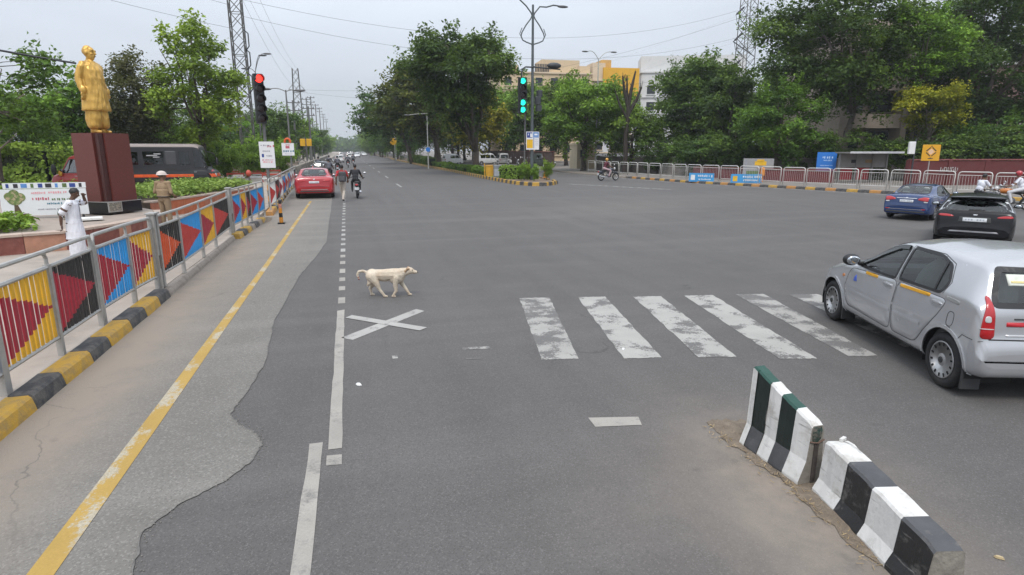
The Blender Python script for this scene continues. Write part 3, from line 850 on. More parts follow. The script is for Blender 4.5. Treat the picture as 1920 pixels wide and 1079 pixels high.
def tree_meshes(seed, H, rad, zb, clumps, cr, per, leaf, lmat, flat=0.6, trunk_r=0.22, fork=None, lean=(0, 0), bark=None, limbs=5, open_=0.0, vertical=False, cyoff=(0, 0), low=0.2):
    """trunk + limbs mesh and crown mesh, origin at the trunk's foot"""
    rnd = random.Random(seed); rg = np.random.default_rng(seed)
    fork = fork if fork is not None else max(0.8, zb + 0.1 * (H - zb))
    cx, cyy = lean[0] + cyoff[0], lean[1] + cyoff[1]
    cz = (H + zb) / 2; hz = (H - zb) / 2
    mb = MB()
    base = Vector((0, 0, -0.15)); top = Vector((lean[0] * .6, lean[1] * .6, fork))
    tp = []
    for k in range(6):
        f = k / 5
        p = base.lerp(top, f) + Vector((rnd.uniform(-1, 1), rnd.uniform(-1, 1), 0)) * trunk_r * 0.35 * (f > 0)
        tp.append(p)
    mb.tube(tp, [trunk_r * (1.45 - 0.1 * 0), trunk_r * 1.12, trunk_r, trunk_r * .92, trunk_r * .86, trunk_r * .8], 9)
    # clump centres: mostly near the crown's outside, uneven
    cs = []
    tries = 0
    while len(cs) < clumps and tries < 6000:
        tries += 1
        d = Vector((rnd.gauss(0, 1), rnd.gauss(0, 1), rnd.gauss(0, 1))).normalized()
        q = rnd.uniform(0.35, 1.0) ** 0.6
        wob = 1 + 0.22 * noise.noise(Vector((d.x * 1.7 + seed, d.y * 1.7, d.z * 1.7)))
        prof = 1.0
        if d.z < 0: prof = 0.85 + low * 0.3
        p = Vector((cx + d.x * q * (rad - cr * .5) * wob * prof, cyy + d.y * q * (rad - cr * .5) * wob * prof, cz + d.z * q * (hz - cr * flat * .4) * wob))
        if p.z < zb + cr * flat * 0.3: continue
        if all((p - o).length > cr * (0.74 + 0.5 * open_) for o in cs): cs.append(p)
    # limbs
    nodes_ = []
    for k in range(limbs):
        a = 2 * PI * (k + rnd.random() * .6) / limbs
        tgt = Vector((cx + math.cos(a) * rad * rnd.uniform(.4, .65), cyy + math.sin(a) * rad * rnd.uniform(.4, .65), zb + (H - zb) * rnd.uniform(.5, .85)))
        if k == 0: tgt = Vector((cx, cyy, H - cr * .6))
        pts = []
        s0 = top - Vector((0, 0, trunk_r))
        for i in range(7):
            f = i / 6
            p = s0.lerp(tgt, f)
            p.z = s0.z + (tgt.z - s0.z) * f ** 0.85
            p += Vector((rnd.uniform(-1, 1), rnd.uniform(-1, 1), rnd.uniform(-1, 1))) * 0.05 * rad * math.sin(PI * f)
            pts.append(p)
        rr = [trunk_r * (0.62 - 0.5 * i / 6) for i in range(7)]
        mb.tube(pts, rr, 7)
        nodes_ += [(p, r_) for p, r_ in zip(pts[2:], rr[2:])]
    for c in cs:
        b = min(nodes_, key=lambda q: (q[0] - c).length)
        midp = b[0].lerp(c, .5) + Vector((rnd.uniform(-1, 1), rnd.uniform(-1, 1), rnd.uniform(.0, 1))) * 0.12 * (c - b[0]).length
        r0 = min(b[1] * .6, 0.05 + trunk_r * .1)
        mb.tube([b[0], midp, c], [r0, r0 * .6, r0 * .25], 5, caps=False)
    Ps, Ns, Ts = [], [], []
    for c in cs:
        r_ = cr * rnd.uniform(.65, 1.25)
        n = int(per * (r_ / cr) ** 2)
        p, nn = clump_leaves(rg, np.array(c), r_, n, flat)
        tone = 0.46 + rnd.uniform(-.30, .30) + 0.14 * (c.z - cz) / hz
        # leaf tone painted lighter towards a clump's top, as if lit from above
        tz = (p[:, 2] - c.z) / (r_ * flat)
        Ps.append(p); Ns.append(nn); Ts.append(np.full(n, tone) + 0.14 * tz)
        # a few sprays reaching out
        for s_ in range(3):
            d = (c - Vector((cx, cyy, cz))); d = d.normalized() if d.length > .1 else Vector((0, 0, 1))
            d = (d + Vector((rnd.gauss(0, .5), rnd.gauss(0, .5), rnd.gauss(0, .35)))).normalized()
            k = int(per * 0.07)
            f = rg.random(k)[:, None]
            pp = np.array(c) + np.array(d) * (r_ * (0.7 + 0.75 * f)) + rg.normal(size=(k, 3)) * leaf * 0.7
            Ps.append(pp); Ns.append(rg.normal(size=(k, 3)) * .5 + np.array([0, 0, .8])); Ts.append(np.full(k, tone + .1))
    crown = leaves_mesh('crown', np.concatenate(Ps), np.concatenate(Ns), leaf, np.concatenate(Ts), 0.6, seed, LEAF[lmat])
    return mb.mesh('trunk', bark or BARK, True), crown
N_LEAF = 0
def tree(label, loc, rotz=0.0, meshes=None, group=None, scale=None, name='tree', crown_mat=None, **kw):
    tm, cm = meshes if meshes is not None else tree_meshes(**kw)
    t = thing(name, label, 'tree', loc, rotz, group)
    if scale: t.scale = scale
    link_mesh('trunk', tm, t)
    o = link_mesh('crown', cm, t)
    if crown_mat:
        o.material_slots[0].link = 'OBJECT'; o.material_slots[0].material = LEAF[crown_mat]
    return t

# ------------------------------------------------------------------ ground cover and hedges
def cover(name, label, cat, poly, z0, h, n, leaf, lmat, seed, kind='stuff', tuft=0.25):
    """low planting: leaves in tufts over a polygon"""
    rg = np.random.default_rng(seed)
    P2 = np.array(poly); lo, hi = P2.min(0), P2.max(0)
    def inside(q):
        c = np.zeros(len(q), bool); j = len(P2) - 1
        for i in range(len(P2)):
            xi, yi = P2[i]; xj, yj = P2[j]
            cond = ((yi > q[:, 1]) != (yj > q[:, 1])) & (q[:, 0] < (xj - xi) * (q[:, 1] - yi) / (yj - yi + 1e-12) + xi)
            c ^= cond; j = i
        return c
    area = 0.5 * abs(sum(P2[i][0] * P2[(i + 1) % len(P2)][1] - P2[(i + 1) % len(P2)][0] * P2[i][1] for i in range(len(P2))))
    nt_ = max(10, int(area / (tuft * tuft) * 1.1))
    q = rg.uniform(lo, hi, (nt_ * 6, 2)); q = q[inside(q)][:nt_]
    per = max(6, n // max(1, len(q)))
    Ps, Ns, Ts = [], [], []
    for c in q:
        hh = h * rg.uniform(0.6, 1.25)
        p, nn = clump_leaves(rg, np.array([c[0], c[1], z0 + hh * .5]), tuft * rg.uniform(.7, 1.3), per, hh / (2 * tuft), 0.35)
        Ps.append(p); Ns.append(nn); Ts.append(np.full(per, rg.uniform(.25, .75)))
    o = link_mesh(name, leaves_mesh(name, np.concatenate(Ps), np.concatenate(Ns), leaf, np.concatenate(Ts), 0.6, seed, LEAF[lmat]))
    return tag(o, label if kind != 'stuff' else None, cat if kind != 'stuff' else None, kind=kind)
def hedge(label, pts, wd, h, z0, dens, leaf, lmat, seed, name='hedge', lumps=0.25):
    """a clipped or shaggy hedge along a line: twiggy core and a leaf shell"""
    t = thing(name, label, 'hedge', (0, 0, 0)); rg = np.random.default_rng(seed); rnd = random.Random(seed)
    Ps, Ns, Ts = [], [], []; core = MB()
    for a, b in zip(pts[:-1], pts[1:]):
        a, b = np.array(a, float), np.array(b, float); L = np.linalg.norm(b - a); d = (b - a) / L; nr = np.array([-d[1], d[0]])
        n = int(dens * L * (2 * h + wd))
        u = rg.random(n) * L; per = 2 * h + wd; s_ = rg.random(n) * per
        lump = np.array([noise.noise(Vector((float(uu) * .9 + seed, float(ss) * .9, a[0] * .3))) for uu, ss in zip(u, s_)]) * lumps
        off = np.where(s_ < h, -wd / 2 - lump, np.where(s_ < h + wd, s_ - h - wd / 2, wd / 2 + lump))
        z = np.where(s_ < h, s_, np.where(s_ < h + wd, h + lump, s_ - h - wd)) + rg.normal(0, .03, n)
        side = np.where(s_ < h, -1, np.where(s_ < h + wd, 0, 1))
        p = a + d * u[:, None] + nr * (off + rg.normal(0, .05, n))[:, None]
        Ps.append(np.column_stack([p, z0 + z]))
        Ns.append(np.column_stack([nr[0] * side, nr[1] * side, 0.6 + 0 * u]) + rg.normal(size=(n, 3)) * .45)
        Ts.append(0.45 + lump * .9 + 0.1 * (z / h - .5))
        c = (a + b) / 2
        core.box((c[0], c[1], z0 + h * .46), (L, wd * .72, h * .90), rz=math.atan2(d[1], d[0]))
    core.build('branches', mat('hedge core', (0.018, 0.024, 0.010), 0.95, 0, .4, 9), t)
    link_mesh('foliage', leaves_mesh('foliage', np.concatenate(Ps), np.concatenate(Ns), leaf, np.concatenate(Ts), .6, seed, LEAF[lmat]), t)
    return t
# ------------------------------------------------------------------ white tubular railings along the slip road
FW = mat('chalky white tube', (0.60, 0.59, 0.56), 0.5, 0, 0.06, 5, (0.42, 0.34, 0.28), (0.62, 0.85), 6)
def resample(pts, step):
    P_ = [Vector((p[0], p[1], 0)) for p in pts]; o = [P_[0]]; carry = step
    for a, b in zip(P_[:-1], P_[1:]):
        L = (b - a).length; s_ = carry
        while s_ <= L:
            o.append(a + (b - a) * (s_ / L)); s_ += step
        carry = s_ - L
    return o
fr = offset(kr, 1.3)[1:10]
fp = resample(fr, 1.62)
def rail_white(L, h=1.13):
    r = []
    mb = MB(); z0, z1, rr = 0.0, h, 0.13
    mb.tube([(0.05, 0, z0), (0.05, 0, z1 - rr), (0.05 + rr * .3, 0, z1 - rr * .3), (0.05 + rr, 0, z1), (L - 0.05 - rr, 0, z1), (L - 0.05 - rr * .3, 0, z1 - rr * .3), (L - 0.05, 0, z1 - rr), (L - 0.05, 0, z0)], 0.027, 7)
    r.append(('hoop', mb.mesh('hoop', FW, True)))
    for z in (h - 0.17, 0.22):
        mb = MB(); mb.tube([(0.085, 0, z), (L - 0.085, 0, z)], 0.018, 6); r.append(('crossbar', mb.mesh('crossbar', FW)))
    n = 11
    mb = MB(); mb.cyl((0, 0, 0.242), (0, 0, h - 0.192), 0.006, n=4)
    bm_ = mb.mesh('baluster', FW)
    r.append(bm_); r.append(n)
    return r
_cache = {}
rnd = random.Random(5)
desc_near = {}
for i in range(len(fp) - 1):
    a, b = fp[i], fp[i + 1]
    L = (b - a).length
    y_ = (a.y + b.y) / 2
    if y_ < 13 or y_ > 66: continue
    t = thing('railing', 'white tubular railing section with rounded corners in the row along the slip road', 'railing', (a.x, a.y, 0.13), math.atan2(b.y - a.y, b.x - a.x), 'white tubular railings along the right kerb')
    key = 'r'
    if key not in _cache: _cache[key] = rail_white(1.56)
    R_ = _cache[key]
    for q in R_[:-2]: link_mesh(q[0], q[1], t)
    if y_ < 45:
        for k in range(R_[-1]): link_mesh('baluster', R_[-2], t, ((k + 1) * 1.56 / (R_[-1] + 1), 0, 0))
    t.rotation_euler = (rnd.uniform(-.03, .03), rnd.uniform(-.012, .012), t.rotation_euler[2] + rnd.uniform(-.02, .02))

# ------------------------------------------------------------------ compound walls and small buildings on the right
def wall_thing(label, pts, h, th, m, cm, step=3.0, name='compound_wall', z0=0.13):
    t = thing(name, label, 'wall', (0, 0, 0))
    for a, b in zip(pts[:-1], pts[1:]):
        a, b = Vector((*a, 0)), Vector((*b, 0)); L = (b - a).length; n = max(1, round(L / step)); d = (b - a).normalized(); ang = math.atan2(d.y, d.x)
        for k in range(n):
            c = a + d * (L * (k + .5) / n)
            mb = MB(); mb.box((0, 0, h / 2), (L / n - 0.26, th, h)); mb.build('wall_panel', m, t, c + Vector((0, 0, z0)), (0, 0, ang))
            mb = MB(); mb.box((0, 0, h / 2 + .02), (0.27, th + 0.10, h + .04)); mb.build('pier', m, t, c - d * (L / n / 2) + Vector((0, 0, z0)), (0, 0, ang))
            mb = MB(); mb.box((0, 0, 0.04), (L / n - .01, th + 0.12, 0.07)); mb.build('coping', cm, t, c + Vector((0, 0, z0 + h + 0.022)), (0, 0, ang))
    return t
M_RED = mat('maroon wall paint', (0.115, 0.022, 0.022), 0.8, 0, 0.2, 2, (0.08, 0.03, 0.03), (0.5, 0.8), 2)
M_RED2 = mat('maroon coping', (0.22, 0.07, 0.065), 0.8, 0, 0.2, 3)
M_CREAM_W = mat('cream render', (0.52, 0.45, 0.33), 0.85, 0, 0.08, 1.5, (0.40, 0.33, 0.24), (0.5, 0.8), 1.2)
M_BEIGE = mat('pinkish beige render', (0.36, 0.30, 0.25), 0.85, 0, 0.1, 1.2, (0.27, 0.23, 0.19), (0.5, 0.8), 1.5)
M_DGLASS = mat('dark window glass', (0.02, 0.024, 0.028), 0.08, 0, 0.1, 2)
M_CONC = mat('weathered concrete', (0.25, 0.225, 0.195), 0.85, 0, 0.15, 1.5, (0.15, 0.13, 0.115), (0.5, 0.8), 1.2)
wall_thing('long maroon compound wall behind the white railings and the yellow sign', [(34.6, 31.2), (40, 30.5), (52, 27)], 1.55, 0.25, M_RED, M_RED2)
wall_thing('low maroon wall behind the white railings left of the shelter', [(27.2, 44), (29.5, 38.5), (32.6, 35.0)], 0.80, 0.25, mat('bright maroon paint', (0.125, 0.018, 0.02), 0.75, 0, 0.2, 2), M_RED2, 2.2)
wall_thing('dark brown compound wall in the shade of the trees left of the gatehouse', [(25.6, 118), (25.4, 74)], 1.9, 0.25, mat('brown wall', (0.085, 0.05, 0.042), 0.85, 0, .2, 1.5), M_RED2, 4)
wall_thing('pale boundary wall behind the white railings right of the gatehouse', [(26.8, 63), (29, 52), (32, 44.5), (37, 38.5)], 1.5, 0.22, mat('grey boundary wall', (0.16, 0.14, 0.125), 0.85, 0, .2, 1.5), M_CONC, 3)
# lettering strip on the maroon wall: pale illegible characters
mb = MB(); rnd = random.Random(4)
for k in range(5):
    x = k * 0.26
    mb.box((x, 0, 0.14), (0.035, .02, .28)); mb.box((x + .08, 0, 0.26 if k % 2 else 0.02), (0.115, .02, .035)); mb.box((x + .155, 0, 0.10 + .05 * (k % 3)), (0.035, .02, .17))
tag(mb.build('wall_lettering', mat('pale lettering', (0.45, 0.42, 0.4), .7), loc=(36.6, 30.72, 1.0), rot=(0, 0, R(-7.4))), 'pale raised letters on the maroon wall left of the yellow sign', 'lettering')

def windows(t, xs, zs_, y, wd, h, fm, gm, sill=True, dep=0.06):
    for z in zs_:
        for x in xs:
            mb = MB(); rect_frame(mb, (0, 0, 0), wd + .12, h + .12, .07, dep)
            o = mb.build('window', fm, t, (x, y - dep / 2, z))
            mb = MB(); mb.box((0, 0.012, 0), (wd - .02, .02, h - .02)); mb.build('pane', gm, o)
            if sill:
                mb = MB(); mb.box((0, -0.10, -h / 2 - .12), (wd + .3, .26, .06)); mb.build('sill', fm, o)
# gatehouse
t = thing('gatehouse', 'small cream gatehouse with a flat roof beside the tree trunk', 'gatehouse', (27.35, 69.0, 0.13), R(3))
mb = MB(); mb.box((0, 0, 1.35), (2.5, 2.2, 2.7)); mb.build('wall', M_CREAM_W, t)
mb = MB(); mb.prism([(-1.3, -1.15), (1.3, -1.15), (1.3, 1.15), (-1.3, 1.15)], 2.7, 2.95); mb.build('roof', M_CREAM_W, t)
mb = MB(); mb.prism([(-.9, -.5), (.2, -.5), (.2, .5), (-.9, .5)], 2.95, 3.25, taper=.8); mb.build('roof_block', M_CREAM_W, t)
windows(t, [-0.55], [1.75], -1.10, 0.6, 0.8, M_CONC, M_DGLASS)
mb = MB(); mb.box((0.55, -1.14, 1.0), (0.8, 0.08, 2.0)); d_ = mb.build('door', mat('beige door', (0.44, 0.36, 0.24), .6), t)
mb = MB(); mb.box((0.28, -1.2, 1.0), (0.03, 0.05, .14)); mb.build('handle', DARKM(), d_)
mb = MB(); mb.box((0.55, -1.13, 2.3), (0.4, .07, .3)); mb.build('notice', mat('brown notice', (.25, .17, .08), .7), t)

def block(name, label, loc, rz, wd, dp, h, wm, floors, xs, ww, wh, fm, step=None, z1=None):
    t = thing(name, label, 'building', loc, rz)
    mb = MB(); mb.box((0, dp / 2, h / 2), (wd, dp, h)); mb.build('wall', wm, t)
    for z in floors:
        mb = MB(); mb.box((0, -0.12, z - wh / 2 - .55), (wd, .28, .22)); mb.build('floor_band', fm, t)
    mb = MB(); mb.box((0, dp / 2, h + .12), (wd + .5, dp + .5, .26)); mb.build('roof', fm, t)
    windows(t, xs, floors, 0, ww, wh, fm, M_DGLASS)
    return t
CREAM2 = mat('warm cream render', (0.60, 0.46, 0.30), 0.85, 0, 0.05, 1.0)
CREAMT = mat('peach trim', (0.62, 0.50, 0.36), 0.8, 0, .05, 1)
t = block('apartment_building', 'large cream building with stepped roof behind the street lamp', (37.8, 115, 0), R(-4), 18, 14, 16.4, CREAM2, [2.5, 5.7, 8.9, 12.1, 14.9], [-7.5, -4.5, -1.5, 1.5, 4.5, 7.5], 1.4, 1.5, CREAMT)
for (x, wd, h) in ((-7.2, 3.6, 1.3), (3.0, 7.5, 2.4), (7.6, 2.6, 1.4)):
    mb = MB(); mb.box((x, 4.0, 16.66 + h / 2), (wd, 6, h)); mb.build('parapet', CREAM2, t)
mb = MB()
for k in range(9): mb.box((-2.2 + k * .32, .2, 16.66 + .75), (.2, .15, 1.5))
mb.build('louvre_screen', mat('dark louvre', (.06, .055, .05), .6), t)
ORB = mat('saturated amber render', (0.66, 0.36, 0.03), 0.8, 0, .06, 1)
t = block('office_building', 'amber and cream building with orange parapet behind the bare tree', (52.4, 116, 0), R(-5), 9.2, 12, 15.5, mat('pale blue white render', (.55, .56, .58), .8, 0, .06, 1), [3, 6.2, 9.4, 12.2], [-3, 0, 3], 1.5, 1.5, CREAMT)
mb = MB(); mb.box((1.1, 0.6, 15.3), (7.4, 2.2, 5.4)); mb.build('amber_parapet', ORB, t)
mb = MB(); mb.box((-3.4, 2.0, 16.4), (2.6, 4, 5.0)); mb.build('cream_tower', CREAMT, t)
mb = MB(); mb.box((-1.6, 3.0, 17.3), (2.0, 4, 4.6)); mb.build('amber_tower', mat('ochre render', (.55, .33, .10), .8, 0, .06, 1), t)
WREN = mat('greyish white render', (0.60, 0.60, 0.59), 0.8, 0, .06, .8, (.42, .41, .4), (.55, .8), .8)
t = block('white_building', 'long white building with bare walls behind the roadside trees', (67.2, 112, 0), R(-22), 20, 14, 17.2, WREN, [4, 7.4, 10.8, 14.0], [-8, -5, -2, 1, 4, 7], 1.6, 1.7, WREN)
mb = MB(); mb.box((0, 5, 18.9), (20.2, 8, 3.2)); mb.build('parapet', WREN, t)
# concrete office behind the right-hand trees
t = thing('stone_office', 'beige concrete office with projecting floors and dark windows behind the tall trees', 'building', (47.6, 47.0, 0.1), R(-14))
mb = MB(); mb.box((0.6, 5, 6.8), (9.6, 10, 13.6)); mb.build('wall', M_BEIGE, t)
for z in (4.75, 8.0, 11.2):
    mb = MB(); mb.box((0.6, -0.75, z), (10.0, 1.5, 1.2)); mb.build('floor_band', M_BEIGE, t)
    for x in (-2.6, 0.1, 2.8):
        mb = MB(); mb.box((x, -0.05, z - 1.6), (2.2, .12, 1.75)); o = mb.build('window', M_CONC, t)
        mb = MB(); mb.box((x, -0.125, z - 1.6), (2.0, .03, 1.55)); mb.build('pane', M_DGLASS, o)
for x in (-4.2, 1.45, 5.4):
    mb = MB(); mb.box((x, -0.85, 6.9), (.5, 1.72, 13.8)); mb.build('fin', M_BEIGE, t)
t = thing('pink_house', 'pinkish wall of a house glimpsed through the dark trees at the right', 'house', (63, 44, 0.1), R(-30))
mb = MB(); mb.box((0, 5, 5), (16, 10, 10)); mb.build('wall', mat('pink render', (.42, .28, .26), .85, 0, .1, 1), t)
windows(t, [-5, -1, 3, 6.5], [2.2, 5.4, 8.3], 0, 1.3, 1.4, WREN, M_DGLASS)
mb = MB(); mb.box((0, 5, 10.15), (16.6, 10.6, .3)); mb.build('roof', WREN, t)

# bus shelter
t = thing('bus_shelter', 'grey kiosk like bus shelter with a white roof edge and red lower panels', 'shelter', (34.6, 34.3, 0.13), R(-6))
SG = mat('shelter grey', (0.22, 0.21, 0.20), .7, 0, .12, 2)
mb = MB(); mb.box((0, 0.7, 1.5), (3.7, .1, .95)); mb.build('back_panel', SG, t)
for x in (-1.8, -.55, .7, 1.8):
    mb = MB(); mb.box((x, .62, .98), (.1, .1, 1.96)); mb.build('post', SG, t)
for x, wd in ((-1.2, .9), (.05, 1.0)):
    mb = MB(); mb.box((x, .70, .6), (wd, .06, .8)); mb.build('lower_panel', mat('red panel', (.30, .015, .02), .6), t)
mb = MB(); mb.prism([(-2.0, -.55), (2.0, -.55), (2.0, .95), (-2.0, .95)], 1.99, 2.08); mb.build('roof', SG, t)
mb = MB(); mb.box((0, -.58, 2.05), (4.05, .05, .13)); mb.build('roof_edge', mat('shelter white', (.50, .50, .51), .5), t)
for x, wd in ((-.75, .35), (.45, .6)):
    mb = MB(); mb.box((x, .635, 1.45), (wd, .03, .22)); mb.build('notice', mat('brown notice', (.25, .17, .08), .7) if wd > .5 else BLACK(), t)

# ------------------------------------------------------------------ trees
rt = random.Random(77)
big = dict(flat=0.55, leaf=0.30)
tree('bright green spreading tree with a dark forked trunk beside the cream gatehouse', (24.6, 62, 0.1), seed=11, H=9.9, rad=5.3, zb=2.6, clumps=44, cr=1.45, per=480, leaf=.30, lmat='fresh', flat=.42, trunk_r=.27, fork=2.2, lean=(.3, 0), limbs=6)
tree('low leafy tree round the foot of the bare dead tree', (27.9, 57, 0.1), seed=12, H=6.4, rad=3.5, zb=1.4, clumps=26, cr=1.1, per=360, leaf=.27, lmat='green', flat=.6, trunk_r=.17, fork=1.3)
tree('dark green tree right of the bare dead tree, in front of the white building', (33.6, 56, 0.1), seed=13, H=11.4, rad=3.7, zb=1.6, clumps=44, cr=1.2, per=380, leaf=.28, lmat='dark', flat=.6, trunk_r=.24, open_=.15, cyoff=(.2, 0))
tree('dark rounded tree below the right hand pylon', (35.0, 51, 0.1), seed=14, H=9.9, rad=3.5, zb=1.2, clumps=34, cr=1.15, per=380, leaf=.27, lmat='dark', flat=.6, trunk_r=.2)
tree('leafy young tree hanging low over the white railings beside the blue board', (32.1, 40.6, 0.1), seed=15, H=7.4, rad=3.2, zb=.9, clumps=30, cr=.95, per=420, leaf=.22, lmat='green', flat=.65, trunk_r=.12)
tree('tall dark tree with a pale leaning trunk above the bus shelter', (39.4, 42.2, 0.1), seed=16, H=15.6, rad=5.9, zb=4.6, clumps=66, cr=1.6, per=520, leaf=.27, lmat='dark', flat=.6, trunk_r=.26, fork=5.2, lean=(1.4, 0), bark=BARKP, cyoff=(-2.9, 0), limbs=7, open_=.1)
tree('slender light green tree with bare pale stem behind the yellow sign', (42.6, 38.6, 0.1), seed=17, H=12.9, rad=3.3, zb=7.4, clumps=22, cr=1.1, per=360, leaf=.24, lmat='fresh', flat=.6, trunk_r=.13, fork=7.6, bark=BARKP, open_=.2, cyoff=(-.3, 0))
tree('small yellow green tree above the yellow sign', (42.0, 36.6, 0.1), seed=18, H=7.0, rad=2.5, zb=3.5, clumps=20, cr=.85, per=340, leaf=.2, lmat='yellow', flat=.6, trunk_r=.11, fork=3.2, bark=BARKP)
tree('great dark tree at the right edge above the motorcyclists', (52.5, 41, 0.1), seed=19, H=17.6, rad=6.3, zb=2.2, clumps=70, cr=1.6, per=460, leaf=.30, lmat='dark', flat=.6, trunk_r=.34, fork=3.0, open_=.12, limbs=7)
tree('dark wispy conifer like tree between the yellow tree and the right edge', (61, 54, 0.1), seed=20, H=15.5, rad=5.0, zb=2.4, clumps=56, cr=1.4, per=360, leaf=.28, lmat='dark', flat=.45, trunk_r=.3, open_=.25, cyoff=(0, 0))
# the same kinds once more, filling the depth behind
farA = tree_meshes(seed=31, H=11, rad=5.2, zb=1.8, clumps=40, cr=1.5, per=230, leaf=.42, lmat='dark', flat=.6, trunk_r=.26)
farB = tree_meshes(seed=32, H=9, rad=4.4, zb=1.2, clumps=34, cr=1.35, per=230, leaf=.40, lmat='green', flat=.6, trunk_r=.2)
farC = tree_meshes(seed=33, H=12.5, rad=4.6, zb=2.5, clumps=40, cr=1.3, per=230, leaf=.42, lmat='olive', flat=.55, trunk_r=.24, open_=.2)
for i, (x, y_, s_, ms) in enumerate([(39, 62, 1.05, farA), (48, 61, .85, farC), (51, 60, 1.0, farA), (57, 47.5, .9, farA), (66, 48, 1.15, farA), (70, 58, 1.2, farC), (58, 36, .9, farA), (66, 38, 1.1, farC), (35.5, 56, .85, farB)]):
    tree('shady tree in the second row behind the roadside trees on the right', (x, y_, 0), rt.uniform(0, 6.28), ms, 'second row trees on the right', (s_, s_, s_ * rt.uniform(.95, 1.1)), crown_mat='dark')
for i, (x, y_, s_) in enumerate([(29.5, 47.5, .42), (31.0, 44.5, .46), (33.8, 43.6, .40), (35.6, 41.0, .45), (38.5, 38.2, .42), (41, 35.4, .40), (44.5, 33.5, .45), (48.5, 32.5, .5), (47, 35.5, .55), (28.6, 53, .40)]):
    tree('dark bushy shrub under the tall trees behind the white railings', (x, y_, -.1), rt.uniform(0, 6.28), farB, 'dark shrubs under the right hand trees', (s_ * 1.2, s_ * 1.2, s_), name='shrub', crown_mat='dark')

# median and the avenue beyond
tree('big round dark tree on the planted median, forked trunk', (12.0, 58.0, 0.15), seed=41, H=12.7, rad=5.5, zb=4.3, clumps=58, cr=1.4, per=440, leaf=.33, lmat='dark', flat=.6, trunk_r=.34, fork=2.3, cyoff=(-1.6, 0), limbs=8, low=-1.0)
tree('olive tinted tree on the median just beyond the big round tree', (11.6, 78, 0.15), seed=42, H=11.6, rad=5.0, zb=3.0, clumps=46, cr=1.45, per=300, leaf=.40, lmat='olive', flat=.5, trunk_r=.3, lean=(-1.2, 0), cyoff=(-2.2, 0), open_=.1, limbs=6)
tree('dark overhanging tree at the far end of the near median trees', (10.6, 103, 0.15), seed=43, H=11.2, rad=4.8, zb=3.4, clumps=34, cr=1.5, per=220, leaf=.5, lmat='dark', flat=.45, trunk_r=.28, lean=(-2, 0), cyoff=(-2.4, 0), open_=.2)
tree('yellow flowered tree behind the green traffic light', (14.3, 69, 0.1), seed=44, H=8.6, rad=3.6, zb=2.4, clumps=26, cr=1.2, per=280, leaf=.36, lmat='yellow', flat=.55, trunk_r=.18)
farD = tree_meshes(seed=34, H=11.5, rad=5.2, zb=4.6, clumps=38, cr=1.4, per=260, leaf=.42, lmat='dark', flat=.5, trunk_r=.26, fork=3.6)
for i, (x, y_, s_, ms, lm) in enumerate([(22.8, 99, .95, farD, 'fresh'), (16.8, 100, .9, farD, 'dark'), (25.5, 86, .9, farD, 'green'), (19.5, 110, 1.0, farA, 'dark'), (28.5, 104, 1.1, farA, 'green'), (13, 92, .9, farD, 'olive'), (30, 82, 1.0, farD, 'dark'), (24, 118, 1.1, farC, 'dark'), (34, 100, 1.0, farA, 'dark')]):
    tree('shady tree behind the parked vans beyond the median', (x, y_, 0), rt.uniform(0, 6.28), ms, 'trees behind the parked vans', (s_, s_, s_ * rt.uniform(.95, 1.08)), crown_mat=lm)
for i in range(22):
    y_ = 118 + i * 17 + rt.uniform(-3, 3)
    s_ = rt.uniform(.85, 1.12)
    tree('hazy avenue tree along the right side of the main road, far off', (11.4 + rt.uniform(-.9, .9) + (0 if i < 14 else 1.5), y_, 0.1), rt.uniform(0, 6.28), (farA, farB, farC)[i % 3], 'avenue trees on the right side of the road', (s_, s_, s_ * rt.uniform(.9, 1.1)), crown_mat=('green', 'dark', 'green', 'fresh')[i % 4])
for i in range(14):
    y_ = 128 + i * 20 + rt.uniform(-4, 4)
    s_ = rt.uniform(1.0, 1.35)
    tree('hazy tree of the second line on the right of the far road', (20 + rt.uniform(-2, 5), y_, 0.1), rt.uniform(0, 6.28), (farC, farA)[i % 2], 'second line of far right trees', (s_, s_, s_), crown_mat=('dark', 'olive')[i % 2])
# left side
tree('sparse tree with bare crooked branches at the left edge', (-16.2, 35, 0.1), seed=51, H=7.6, rad=4.0, zb=2.6, clumps=20, cr=.9, per=300, leaf=.24, lmat='green', flat=.6, trunk_r=.16, open_=.5, low=.6)
tree('bushy green tree behind the golden statue', (-18.0, 50, 0.1), seed=52, H=7.2, rad=3.0, zb=1.2, clumps=30, cr=1.1, per=320, leaf=.28, lmat='green', flat=.6, trunk_r=.2, open_=.1)
tree('brownish feathery tree right of the golden statue', (-14.3, 50, 0.1), seed=53, H=8.9, rad=2.9, zb=1.4, clumps=34, cr=.9, per=330, leaf=.24, lmat='brown', flat=.8, trunk_r=.16, open_=.1)
tree('tall fresh green tree with upright branches left of the lattice pylon', (-9.3, 46, 0.1), seed=54, H=10.4, rad=3.2, zb=1.8, clumps=38, cr=.85, per=300, leaf=.25, lmat='fresh', flat=.75, trunk_r=.17, open_=.35, limbs=7)
for i, (x, y_, s_, ms, lm) in enumerate([(-24, 56, .58, farA, 'dark'), (-17.5, 62, .56, farA, 'dark'), (-13.5, 60, .66, farB, 'dark'), (-11.5, 70, .64, farB, 'green'), (-30, 52, .55, farB, 'green'), (-21, 44, .38, farB, 'dark'), (-9.5, 84, .68, farA, 'dark'), (-26, 66, .62, farC, 'olive'), (-36, 60, .7, farA, 'dark'), (-15, 76, .66, farA, 'dark'), (-21, 72, .66, farA, 'dark')]):
    tree('dense dark tree behind the bus and the pylon on the left', (x, y_, 0), rt.uniform(0, 6.28), ms, 'dense trees behind the bus', (s_ * 1.1, s_ * 1.1, s_), crown_mat=lm)
